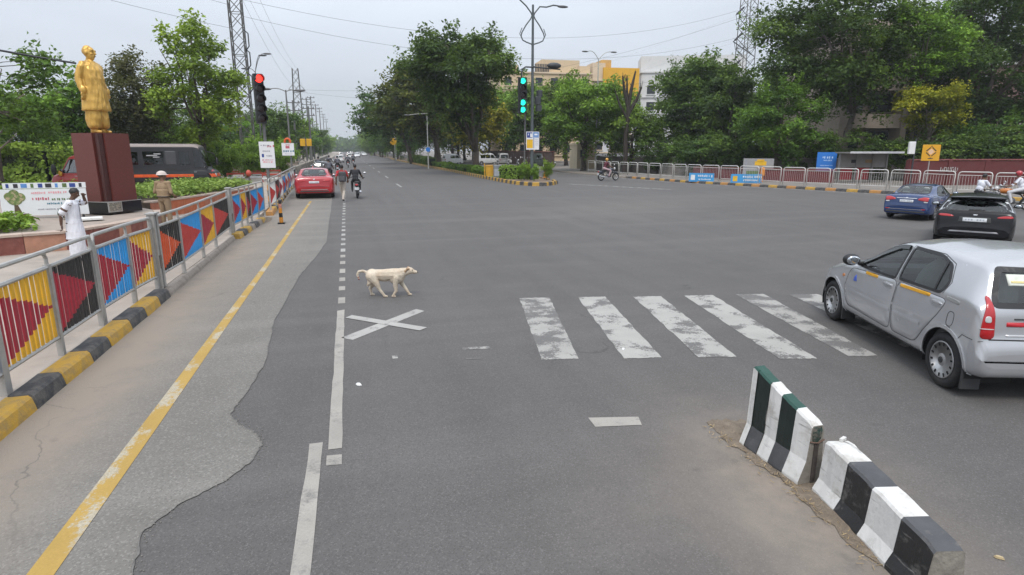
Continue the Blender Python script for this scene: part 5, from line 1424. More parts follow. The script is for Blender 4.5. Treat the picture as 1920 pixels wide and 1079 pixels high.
for (x, z, r_) in [(-.72, .62, .20), (-.84, .68, .13), (-.58, .66, .13), (-.72, .76, .13)]:
    mb.lathe([(0, -.003), (r_, -.003), (r_, .003), (0, .003)], 16, axis='y', o=(x, -.019 - r_ * .01, z))
mb.build('tree_emblem', mat('emblem green', (.14, .20, .06), .6, 0, .35, 14, (.45, .35, .22), (.5, .6), 12), bo)
mb = MB(); mb.add([(-.78, -.018, .16), (-.58, -.018, .16), (-.69, -.018, .50), (-.75, -.018, .50)], [(0, 1, 2, 3)]); mb.box((-.68, -.018, .14), (.5, .004, .05)); mb.build('trunk_emblem', mat('emblem bark', (.10, .07, .04), .6), bo)
mb = MB()
for dx in (-.9, .9): mb.box((dx, .06, .5), (.05, .05, 1.0))
mb.build('stake', DARKM(), t)

# ------------------------------------------------------------------ lattice pylons, far poles and overhead wires
def pylon(label, loc, w0, w1, H, bays, r, arms=(), rz=0.0, m=None):
    t = thing('lattice_pylon', label, 'pylon', loc, rz); m = m or mat('pylon steel', (.13, .125, .115), .55, .5, .2, 3)
    cor = [(-1, -1), (1, -1), (1, 1), (-1, 1)]
    W = lambda z: (w0 + (w1 - w0) * z / H) / 2
    for sx, sy in cor:
        mb = MB(); mb.tube([(sx * W(0), sy * W(0), 0), (sx * W(H), sy * W(H), H)], r, 4); mb.build('leg', m, t)
    for q in range(4):
        (ax, ay), (bx, by) = cor[q], cor[(q + 1) % 4]; mb = MB()
        for k in range(bays):
            z0, z1 = H * k / bays, H * (k + 1) / bays
            mb.tube([(ax * W(z0), ay * W(z0), z0), (bx * W(z1), by * W(z1), z1)], r * .55, 3, caps=False)
            mb.tube([(bx * W(z0), by * W(z0), z0), (ax * W(z1), ay * W(z1), z1)], r * .55, 3, caps=False)
            if k % 3 == 0: mb.tube([(ax * W(z0), ay * W(z0), z0), (bx * W(z0), by * W(z0), z0)], r * .55, 3, caps=False)
        mb.build('bracing', m, t)
    for (z, l) in arms:
        for s_ in (-1, 1):
            mb = MB()
            mb.tube([(s_ * W(z), -W(z), z), (s_ * (W(z) + l), 0, z + .1)], r * .6, 4); mb.tube([(s_ * W(z), W(z), z), (s_ * (W(z) + l), 0, z + .1)], r * .6, 4)
            mb.tube([(s_ * W(z), 0, z + .9), (s_ * (W(z) + l), 0, z + .1)], r * .6, 4); mb.build('crossarm', m, t)
    return t, W
pyl, _ = pylon('tall lattice pylon rising out of the picture behind the dark bus', (-8.15, 58, .1), 1.05, .95, 20, 18, .055)
for sgn in (1,):
    for z in (8.6, 10.5, 12.0):
        mb = MB(); mb.tube([(.5, -.4, z), (.85, -.4, z - .3), (.85, -.4, z - 1.3), (.55, -.4, z - 1.7)], .05, 5); mb.build('jumper_cable', BLACK(), pyl)
pylon('small lattice pylon with a short crossarm above the avenue on the left, far along', (-7.25, 110, .1), 1.7, .9, 15.2, 12, .06, [(11.8, .7)])
t, W_ = pylon('lattice pylon with slanting black insulators above the right hand trees', (52.7, 75, .1), 2.2, 1.55, 22, 17, .065)
for z in (20.6, 17.4, 14.0):
    mb = MB(); a = Vector((-.8, -.2, z)); b = a + Vector((-1.9, -1.0, -1.3))
    pts = [a.lerp(b, k / 12) for k in range(13)]
    mb.tube(pts, [.05] + [.16 if k % 2 else .09 for k in range(11)] + [.04], 6); mb.build('insulator_string', BLACK(), t)
    mb = MB(); mb.tube([b, b + Vector((.3, 0, -1.0)), b + Vector((1.4, 0, -1.9)), a + Vector((0, 0, -2.6))], .035, 4); mb.build('jumper_cable', DARKM(), t)
mb = MB(); mb.tube([(-2.6, -.9, 16.1), (1.6, .3, 14.6)], .07, 5); mb.build('strut', DARKM(), t)
for i, (x, y_, h) in enumerate([(-6.4, 88, 8.6), (-6.8, 128, 12), (-7.0, 150, 14), (-7.1, 175, 14), (-7.2, 205, 15), (-7.3, 240, 15), (-7.4, 280, 15), (-5.0, 98, 8.5)]):
    t = thing('utility_pole', 'dark utility pole with short crossarms in the row running down the left of the road', 'pole', (x, y_, .1), 0, 'utility poles along the left of the road')
    mb = MB(); mb.tube([(0, 0, 0), (0, 0, h)], [.17, .11], 8); mb.build('post', GPOLE, t)
    for z in (h - .3, h - 1.3):
        mb = MB(); mb.box((0, 0, z), (1.7, .12, .12)); a = mb.build('crossarm', GPOLE, t)
        for dx in (-.7, .7):
            mb = MB(); mb.lathe([(.04, 0), (.09, .05), (.05, .1), (.09, .15), (.03, .22)], 7, o=(dx, 0, z + .06)); mb.build('insulator', DARKM(), a)
def wire(label, a, b, sag, r, group=None):
    a, b = Vector(a), Vector(b); mb = MB()
    mb.tube([a.lerp(b, k / 24) - Vector((0, 0, sag * 4 * (k / 24) * (1 - k / 24))) for k in range(25)], r, 4)
    return tag(mb.build('overhead_wire', mat('cable black', (.03, .03, .034), .6)), label, 'wire', group)
wire('thick black cable sagging from the left edge to the trees behind the statue', (-24, 28, 8.6), (-11.9, 34, 6.3), .25, .045)
WG = 'thin wires across the sky'
for a, b, s_ in [((-7.7, 58, 14.5), (51, 75, 20.2), 3.2), ((-7.7, 58, 13.2), (51, 75, 16.8), 3.0), ((-7.6, 58, 18.5), (-6.9, 110, 15.2), 1.0), ((-8.6, 58, 18.5), (-7.6, 110, 15.2), 1.2), ((-8.15, 58, 16), (-7.25, 110, 12), 1.2),
                 ((-46, 40, 25), (-8.5, 58, 14), 1.4), ((-46, 40, 22), (-8.5, 58, 12.2), 1.6), ((-6.6, 110, 12), (51, 75, 19.2), 3.0), ((-6.6, 110, 11.6), (51, 75, 13.4), 2.8),
                 ((50, 74, 19.2), (-7, 205, 14.5), 5), ((50, 74, 16.0), (-7.2, 240, 14.5), 5), ((-7.25, 110, 15), (-6.8, 150, 14), .8), ((-7.0, 150, 13.8), (-7.2, 240, 14.8), 1.5), ((52, 74, 20), (20, -5, 26), 2.5), ((52, 74, 16.5), (26, -5, 22), 2.5)]:
    wire('thin dark wire spanning the pale sky between pylons and poles', a, b, s_, .011 if (Vector(a) - Vector(b)).length < 70 else .0045, WG)

# low rubble wall along the road, far left; beige wall behind; red barriers on the plaza
t = thing('rubble_wall', 'long grey rubble retaining wall along the road beyond the red sedan', 'wall', (0, 0, 0)); rnd = random.Random(12)
mb = MB(); mb.prism([(-3.95, 46), (-3.62, 46), (-3.9, 150), (-4.5, 150)], .0, 1.05); mb.build('core', M_CONC, t)
stone_m = [mat('rubble stone', (.20, .18, .155), .9, 0, .3, 6, bump=.4), mat('pale rubble stone', (.29, .26, .22), .9, 0, .25, 6, bump=.4)]
protos = []
for k in range(6):
    q = MB(); q.cbox((0, 0, 0), (.16, rnd.uniform(.40, .62), rnd.uniform(.24, .32)), .04); protos.append(q.mesh('stone', stone_m[k % 2]))
for i in range(290):
    row = i % 4; yv = 46.3 + (i // 4) * .56 + (row % 2) * .26
    x = -3.63 - (yv - 46) * .0027
    o = link_mesh('stone', protos[rnd.randrange(6)], t, (x - .03 + rnd.uniform(-.02, .02), yv, .13 + row * .27 + .1), (rnd.uniform(-.06, .06), 0, rnd.uniform(-.05, .05)))
wall_thing('long low beige wall on the far side of the plaza behind the notices', [(-14, 62), (-4.7, 66)], .95, .3, M_BEIGE, COPE, 2.4)
wall_thing('pale boundary wall in front of the left hand trees', [(-34, 55), (-14, 62)], .95, .3, M_BEIGE, COPE, 3)
REDB = mat('barrier red', (.42, .06, .035), .6, 0, .15, 4)
for i, (x, y_) in enumerate([(-7.9, 48.6), (-6.5, 49.4), (-5.3, 46.8), (-8.9, 53), (-7.4, 54), (-6.0, 55)]):
    t = thing('plaza_barrier', 'low red slatted crowd barrier standing on the plaza near the pylon foot', 'barrier', (x, y_, PZ), R(8 + 6 * (i % 3)), 'red plaza barriers')
    for dx in (-.55, .55):
        mb = MB(); mb.box((dx, 0, .3), (.05, .05, .6)); mb.box((dx, 0, .02), (.06, .4, .04)); mb.build('leg', REDB, t)
    for z in (.25, .52):
        mb = MB(); mb.box((0, -.03, z), (1.2, .025, .12)); mb.build('slat', REDB if z > .3 else WHITE(), t)
t = thing('warning_lamp', 'red ball topped pole standing on the plaza behind the railings', 'post', (-4.55, 31.6, PZ))
mb = MB(); mb.cyl((0, 0, 0), (0, 0, 1.2), .035, n=8); mb.build('pole', GPOLE, t)
mb = MB(); mb.ell((0, 0, 1.15), (.13, .13, .16), 10, 8); mb.build('ball', REDB, t, smooth=True)
# ------------------------------------------------------------------ cars: lofted shells with real window openings
def paint_mat(name, col, rough=0.28, metal=0.0, flake=0.06):
    if name in _M: return _M[name]
    m, t, b = nodes(name); v = coords(t)
    f = noise_fac(t, 2.0, .3, .7, 4, v); d_ = noise_fac(t, 5, .55, .85, 7, v)
    c = mixc(t, f, [x * (1 - flake) for x in col], [min(1, x * (1 + flake)) for x in col])
    t.links.new(mixc(t, mathn(t, 'MULTIPLY', d_, .035), c, (.25, .22, .19)), b.inputs['Base Color'])
    t.links.new(mathn(t, 'MULTIPLY_ADD', d_, .03, rough), b.inputs['Roughness'])
    b.inputs['Metallic'].default_value = metal; b.inputs['Coat Weight'].default_value = 0.7 if max(col) > .1 else .12; b.inputs['Specular IOR Level'].default_value = .5 if max(col) > .03 else .28; b.inputs['Coat Roughness'].default_value = 0.06
    _M[name] = m
    return m
LENS_R = mat('red lens', (.42, .008, .012), .12, 0, .1, 5, coat=.8)
LENS_W = mat('clear lens', (.55, .55, .55), .12, 0, .1, 5, coat=.8)
SEAT = mat('grey seat cloth', (.32, .33, .32), .9, 0, .15, 8)
DASH = mat('interior plastic', (.035, .037, .037), .7)
TRIM = mat('interior trim', (.14, .145, .14), .8)
RIM = mat('wheel silver', (.42, .42, .42), .35, .6, .1, 5)
SEAM = mat('panel gap', (.015, .015, .015), .8)
GLASS = glass('car glass', (.62, .70, .68), .05); GLASS_D = glass('tinted glass', (.16, .19, .20), .22)
UNDER = mat('underbody', (.012, .012, .012), .9)

def chaikin(p, n):
    """corners rounded to a fixed radius of 45 mm per step"""
    if not n: return p
    o = []; k = len(p)
    for i in range(k):
        a, b, c = Vector(p[i - 1]), Vector(p[i]), Vector(p[(i + 1) % k])
        la, lc = (a - b).length, (c - b).length
        if la < 1e-6 or lc < 1e-6: continue
        u = b + (a - b) * min(.045 * n / la, .42); w_ = b + (c - b) * min(.045 * n / lc, .42)
        for f in (0, .25, .5, .75, 1):
            o.append(tuple(u * (1 - f) ** 2 + b * 2 * f * (1 - f) + w_ * f * f))
    return o
def inpoly(x, z, p):
    c = False; j = len(p) - 1
    for i in range(len(p)):
        if (p[i][1] > z) != (p[j][1] > z) and x < (p[j][0] - p[i][0]) * (z - p[i][1]) / (p[j][1] - p[i][1] + 1e-12) + p[i][0]: c = not c
        j = i
    return c
class Shell:
    def __init__(s, keys, W, plan, res=0.045, front_plan=None):
        # keys rear to front: (x, zbot, zbelt, ztop, wtop as a share of W/2)
        st = []
        for a, b in zip(keys[:-1], keys[1:]):
            n = max(1, math.ceil(math.hypot(b[0] - a[0], b[3] - a[3]) / res))
            for k in range(n): st.append([a[i] + (b[i] - a[i]) * k / n for i in range(5)])
        st.append(list(keys[-1]))
        A = np.array(st)
        for _ in range(1):
            B = A.copy(); B[1:-1] = (A[:-2] + A[1:-1] * 2 + A[2:]) / 4; A = B
        s.rings = []
        L0, L1 = keys[0][0], keys[-1][0]
        for x, zbot, zb, zt, wt in A:
            w_ = W / 2
            for e, side in ((x - L0, 0), (L1 - x, 1)):
                r_, dep = plan[side]
                if e < r_: w_ *= 1 - dep * (1 - e / r_) ** 2.2
            zb = min(zb, zt - .03)
            r = [(0, zbot), (.5 * w_, zbot), (.86 * w_, zbot), (.945 * w_, zbot + .03), (.975 * w_, zbot + .07)]
            for k in range(1, 12):
                f = k / 11; z = zbot + .07 + (zb - zbot - .07) * f
                bul = .975 + .025 * math.sin(PI * min(1, f * 1.1)) - .012 * max(0, f - .75) / .25 + (.006 if .50 < f < .62 else 0)
                r.append((w_ * bul, z))
            wb = .963 * w_; Wt = wt * w_; cr = min(.07, .45 * (zt - zb))
            for k in range(1, 11):
                f = k / 10; r.append((wb + (Wt - wb) * (f ** 1.12), zb + (zt - cr - zb) * (1 - (1 - f) ** 1.04)))
            for k in range(1, 9):
                f = k / 8; r.append((Wt * (1 - f), zt - cr + cr * (1 - (1 - f) ** 2.4)))
            s.rings.append((x, r))
        s.nr = len(s.rings[0][1])
        v = []; full = []
        for x, r in s.rings:
            ring = [(x, y, z) for y, z in r] + [(x, -y, z) for y, z in reversed(r[1:-1])]
            full.append(ring)
        s.n = len(full[0]); s.v = [Vector(p) for rg_ in full for p in rg_]; s.f = []
        n, k = s.n, len(full)
        for i in range(k - 1):
            for j in range(n):
                s.f.append((i * n + j, i * n + (j + 1) % n, (i + 1) * n + (j + 1) % n, (i + 1) * n + j))
        # domed end caps as strips between the two flanks
        for i, fl in ((0, False), (k - 1, True)):
            h = s.nr
            base_ = len(s.v); s.v += [v.copy() for v in s.v[i * n:(i + 1) * n]]
            for q in range(h - 1):
                a, b = base_ + q, base_ + q + 1; c, d = base_ + (n - q - 1) % n, base_ + (n - q) % n
                if q == 0: f_ = (a, b, c)
                elif q == h - 2: f_ = (a, b, d)
                else: f_ = (a, b, c, d)
                s.f.append(f_ if fl else tuple(reversed(f_)))
        s.bvh = BVHTree.FromPolygons(s.v, s.f)
    def hit(s, kind, u, v):
        o, d = {'L': ((u, 3, v), (0, -1, 0)), 'R': ((u, -3, v), (0, 1, 0)), 'B': ((-9, u, v), (1, 0, 0)), 'F': ((9, u, v), (-1, 0, 0)), 'T': ((u, v, 9), (0, 0, -1))}[kind]
        d = Vector(d); r = s.bvh.ray_cast(Vector(o), d)
        if r[0] is None:
            r = s.bvh.find_nearest(Vector(o) + d * 2.2)
        n = r[1]
        if n.dot(d) > 0: n = -n
        return r[0], n
def bres(poly, dens):
    o = []
    for a, b in zip(poly, poly[1:] + poly[:1]):
        n = max(1, math.ceil(math.dist(a, b) / dens))
        for k in range(n): o.append((a[0] + (b[0] - a[0]) * k / n, a[1] + (b[1] - a[1]) * k / n))
    return o
def patch(sh, kind, poly, off, name, m, parent, rnd_=2, dens=.06, rings=5, skirt=True):
    p = bres(chaikin(list(poly), rnd_), dens); n = len(p)
    cx = sum(q[0] for q in p) / n; cz = sum(q[1] for q in p) / n
    mb = MB(); rr = []
    if skirt:
        rr.append([sh.hit(kind, *q)[0] for q in p])
    for k in range(rings):
        f = 1 - k / rings
        if k == 0 and skirt: f = 1 - .006 / max(.05, min(abs(p[0][0] - cx) + abs(p[0][1] - cz), .4))
        row = []
        for q in p:
            h, nn = sh.hit(kind, cx + (q[0] - cx) * f, cz + (q[1] - cz) * f); row.append(h + nn * off)
        rr.append(row)
    vs_ = [v for r in rr for v in r]; h, nn = sh.hit(kind, cx, cz); vs_.append(h + nn * off)
    fs = []
    K = len(rr)
    for k in range(K - 1):
        for i in range(n): fs.append((k * n + i, k * n + (i + 1) % n, (k + 1) * n + (i + 1) % n, (k + 1) * n + i))
    fs += [((K - 1) * n + i, (K - 1) * n + (i + 1) % n, K * n) for i in range(n)]
    a_, b_, c_ = (vs_[i] for i in fs[-1])
    if (b_ - a_).cross(c_ - a_).dot(nn) < 0: fs = [tuple(reversed(f)) for f in fs]
    mb.add(vs_, fs)
    return mb.build(name, m, parent, smooth=True)
def band(sh, kind, poly, w0, w1, off, name, m, parent, rnd_=2, dens=.05, closed=True):
    """raised strip along a line drawn on the shell; w0 inside, w1 outside"""
    p = bres(chaikin(list(poly), rnd_), dens) if closed else poly
    if not closed:
        q = []
        for a, b in zip(poly[:-1], poly[1:]):
            n = max(1, math.ceil(math.dist(a, b) / dens))
            for k in range(n): q.append((a[0] + (b[0] - a[0]) * k / n, a[1] + (b[1] - a[1]) * k / n))
        p = q + [poly[-1]]
    n = len(p); area = sum(p[i][0] * p[(i + 1) % n][1] - p[(i + 1) % n][0] * p[i][1] for i in range(n))
    sg = 1 if area > 0 else -1
    mb = MB(); vs_ = []
    for i in range(n):
        a = p[i - 1] if (closed or i > 0) else p[0]; b = p[(i + 1) % n] if (closed or i < n - 1) else p[-1]
        t_ = Vector((b[0] - a[0], b[1] - a[1])); t_.normalize(); nr = Vector((t_.y, -t_.x)) * sg
        o_ = (p[i][0] + nr.x * w1, p[i][1] + nr.y * w1); i_ = (p[i][0] - nr.x * w0, p[i][1] - nr.y * w0)
        ho, no = sh.hit(kind, *o_); hi, ni = sh.hit(kind, *i_)
        vs_ += [ho - no * .002, ho + no * off, hi + ni * off, hi - ni * .002]
    fs = []
    for i in range(n if closed else n - 1):
        j = (i + 1) % n
        for q in range(3): fs.append((i * 4 + q, i * 4 + q + 1, j * 4 + q + 1, j * 4 + q))
    mb.add(vs_, fs)
    return mb.build(name, m, parent)

def wheel(parent, x, y, r, w_, side, kind='steel', m=None):
    mb = MB()
    mb.lathe([(r * .66, -w_ / 2 + .005), (r * .92, -w_ / 2), (r * .985, -w_ / 2 + .03), (r, -w_ / 4), (r, w_ / 4), (r * .985, w_ / 2 - .03), (r * .92, w_ / 2), (r * .66, w_ / 2 - .005)], 28, axis='y', closed=True)
    wh = mb.build('wheel', RUBBER(), parent, (x, y, r), smooth=True)
    s_ = side
    mb = MB(); o = w_ / 2
    pr = [(r * .68, s_ * (o - .004)), (r * .64, s_ * (o + .004)), (r * .60, s_ * (o - .012)), (r * .50, s_ * (o - .006)), (r * .34, s_ * (o - .022)), (r * .22, s_ * (o - .004)), (r * .14, s_ * (o + .004)), (0, s_ * (o + .004))]
    mb.lathe(pr, 28, axis='y'); rim = mb.build('rim', m or RIM, wh, smooth=True)
    mb = MB(); k_ = 14 if kind == 'steel' else 5
    for k in range(k_):
        a = 2 * PI * k / k_
        if kind == 'steel': c, d = r * .555, (r * .07, .012, r * .13)
        else: c, d = r * .42, (r * .22, .02, r * .34)
        M_ = Matrix.Rotation(-a, 3, 'Y')
        mb.box(M_ @ Vector((0, 0, c)) + Vector((0, s_ * (o - .006), 0)), d, M=M_)
    mb.build('slots', UNDER, wh)
    mb = MB(); mb.lathe([(r * .12, s_ * (o + .002)), (r * .10, s_ * (o + .014)), (0, s_ * (o + .016))], 14, axis='y'); mb.build('hub_cap', DASH, wh)
    return wh
def arc(cx, cz, r, a0, a1, n=16):
    return [(cx + r * math.cos(R(a0 + (a1 - a0) * k / n)), cz + r * math.sin(R(a0 + (a1 - a0) * k / n))) for k in range(n + 1)]
def car(name, label, cat, loc, az, sp, scale=1.0, group=None):
    t = thing(name, label, cat, loc, R(90 - az), group); t.scale = (scale,) * 3
    sh = Shell(sp['keys'], sp['W'], sp['plan'], sp.get('res', .045)); pm = sp['paint']
    r = sp['r']; ra = r + .055; wx = sp['wheels']; yw = sp['W'] / 2
    sides = sp.get('side', []); rear = sp.get('rear'); front = sp.get('front')
    sr = sp.get('sround', 2); fr_ = lambda p: chaikin(list(p), sr)
    sidesr = [fr_(p) for p in sides]; rearr = fr_(rear) if rear else None; frontr = fr_(front) if front else None
    keep = []; mi = []
    for f in sh.f:
        c = sum((sh.v[i] for i in f), Vector()) / len(f)
        nn = (sh.v[f[1]] - sh.v[f[0]]).cross(sh.v[f[2]] - sh.v[f[0]])
        if nn.length > 0: nn.normalize()
        if abs(c.y) > yw * .55 and any((c.x - x) ** 2 + (c.z - r) ** 2 < ra * ra for x in wx): continue
        if abs(nn.y) > .5 and any(inpoly(c.x, c.z, p) for p in sidesr): continue
        if rearr and c.x < sp['rear_x'] and abs(nn.y) < .8 and nn.length and inpoly(c.y, c.z, rearr): continue
        if frontr and c.x > sp['front_x'] and abs(nn.y) < .8 and inpoly(c.y, c.z, frontr): continue
        keep.append(f); k = 0
        for z0, z1, q in sp.get('zones', []):
            if z0 <= c.z < z1 and c.z > sp.get('zmin', 0): k = q
        mi.append(k)
    # snap the arch edge onto the circle
    V = [v.copy() for v in sh.v]; used = set(i for f in keep for i in f)
    for i in used:
        v = V[i]
        if abs(v.y) > yw * .6:
            for x in wx:
                dx, dz = v.x - x, v.z - r; q = math.hypot(dx, dz)
                if 1e-6 < q < ra + .02: V[i] = Vector((x + dx / q * ra, v.y, r + dz / q * ra))
    mb = MB(); mb.v = [tuple(v) for v in V]; mb.f = keep; mb.m = mi
    body = mb.build('body', [pm] + sp.get('zmats', []), t, smooth=True)
    gm = sp.get('glass', GLASS)
    for kind in ('L', 'R'):
        for p in sides:
            wd = patch(sh, kind, p, .002, 'window', gm, t, rnd_=sr, skirt=False)
            band(sh, kind, p, .012, .015, .006, 'window_rubber', BLACK(), wd, rnd_=sr)
        for dp in sp.get('doors', []):
            d_ = patch(sh, kind, dp['poly'], .0035, 'door', pm, t, rnd_=2)
            band(sh, kind, dp['poly'], .001, .005, .0015, 'door_gap', SEAM, d_, rnd_=2)
            hx, hz = dp['handle']
            mb_ = patch(sh, kind, [(hx - .10, hz - .035), (hx + .09, hz - .03), (hx + .10, hz + .03), (hx - .09, hz + .035)], .006, 'handle_recess', mat('recess grey', tuple(c * .75 for c in sp['rgb']), .4, .3), d_)
            patch(sh, kind, [(hx - .085, hz + .0), (hx + .08, hz + .004), (hx + .08, hz + .024), (hx - .085, hz + .022)], .022, 'handle', pm, d_)
        for x in wx:
            band(sh, kind, arc(x, r, ra, -14, 194, 20), .012, .022, .010, 'arch_lip', pm, t, closed=False)
            s_ = 1 if kind == 'L' else -1
        if sp.get('rubstrip'):
            for a, b in sp['rubstrip']: band(sh, kind, [a, b], .018, .018, .008, 'rub_strip', pm, t, closed=False)
    # wheel wells, wheels, interior
    for x in wx:
        for s_ in (1, -1):
            mb = MB(); pr = arc(x, r, ra + .006, -20, 200, 14)
            ys = (s_ * yw * .96, s_ * yw * .45)
            n = len(pr); mb.add([(q[0], ys[0], q[1]) for q in pr] + [(q[0], ys[1], q[1]) for q in pr], [(i, i + 1, n + i + 1, n + i) for i in range(n - 1)] + [tuple(range(n, 2 * n))])
            mb.build('wheel_well', UNDER, t)
            wheel(t, x, s_ * (yw - .105), r, .175, s_, sp.get('rimkind', 'steel'))
    if sides or rear:
        z0 = sp.get('floor', .35); x0, x1 = sp['cabin']; hw = yw * .86
        mb = MB(); mb.box(((x0 + x1) / 2, 0, z0), (x1 - x0, hw * 2, .06)); mb.build('cabin_floor', DASH, t)
        zb_ = sp['belt']
        mb = MB()
        for s_ in (1, -1): mb.box(((x0 + x1) / 2, s_ * hw, (z0 + zb_) / 2), (x1 - x0, .04, zb_ - z0 - .06))
        mb.box((x0, 0, (z0 + zb_) / 2), (.05, hw * 2 - .05, zb_ - z0 - .06)); mb.build('inner_trim', TRIM, t)
        mb = MB(); mb.cbox((x1 - .12, 0, zb_ - .15), (.45, hw * 2 - .06, .3), .06); mb.build('dashboard', DASH, t)
        for (x, ys) in sp.get('seats', []):
            for y in ys:
                mb = MB(); M_ = Matrix.Rotation(R(-14), 3, 'Y')
                mb.cbox((x, y, z0 + .12), (.48, .46, .2), .05)
                mb.ell((x - .27, y, z0 + .48), (.10, .24, .36), 12, 8, M=M_); mb.ell((x - .37, y, z0 + .90), (.055, .13, .10), 10, 6, M=M_)
                mb.build('seat', SEAT, t, smooth=True)
        if sp.get('steer'):
            x, y, z = sp['steer']; mb = MB(); M_ = Matrix.Rotation(R(65), 3, 'Y')
            mb.tube([Vector((x, y, z)) + M_ @ Vector((.18 * math.cos(a * PI / 8), .18 * math.sin(a * PI / 8), 0)) for a in range(16)], .014, 5, closed=True); mb.build('steering_wheel', DASH, t)
    for kind, p, x_ in (('B', rear, 'rear_window'), ('F', front, 'windscreen')):
        if p:
            wd = patch(sh, kind, p, .002, x_, sp.get('rglass', gm), t, rnd_=sr, skirt=False)
            band(sh, kind, p, sp.get('rband', .03), .016, .006, 'window_rubber', BLACK(), wd, rnd_=sr)
    for e in sp.get('extra', []):
        kinds, poly, off, nm, m_ = e[:5]
        for kd in kinds:
            if kd in 'LRT' or kd == 'F' or kd == 'B': patch(sh, kd, poly, off, nm, m_, t, rnd_=e[5] if len(e) > 5 else 1, dens=e[6] if len(e) > 6 else .05, rings=3)
    for e in sp.get('mirror_b', []):       # rear items repeated on both sides
        poly, off, nm, m_ = e[:4]
        for s_ in (1, -1): patch(sh, e[4] if len(e) > 4 else 'B', [(s_ * q[0], q[1]) for q in poly][::s_], off, nm, m_, t, rnd_=1, dens=.04, rings=3)
    if sp.get('mirror'):
        x, y, z = sp['mirror']
        for s_ in (1, -1):
            mb = MB(); mb.ell((x, s_ * (y + .10), z + .04), (.065, .105, .075), 12, 8); mb.tube([(x - .02, s_ * (y - .06), z - .02), (x, s_ * (y + .06), z + .02)], .028, 6)
            mr = mb.build('door_mirror', sp.get('mirror_m', BLACK()), t, smooth=True)
            mb = MB(); mb.ell((x - .062, s_ * (y + .10), z + .04), (.012, .085, .055), 10, 6); mb.build('mirror_glass', mat('mirror face', (.5, .53, .56), .05, .9), mr, smooth=True)
    return t, sh

PLATE = mat('white number plate', (.62, .64, .66), .5, 0, .05, 6); PLATE_Y = mat('yellow number plate', (.72, .48, .03), .5, 0, .05, 6)
PLM = mat('blurred plate print', (.36, .38, .42), .6)
def plate_marks(sh, t, y0, y1, z, h, n=7, off=.016):
    st = (y1 - y0) / n
    for k in range(n):
        if k == 3: continue
        y = y0 + st * (k + .5)
        patch(sh, 'B', [(y - st * .3, z - h / 2), (y + st * .3, z - h / 2), (y + st * .3, z + h / 2), (y - st * .3, z + h / 2)], off, 'plate_mark', PLM, t, rnd_=0, dens=.2, rings=2, skirt=False)

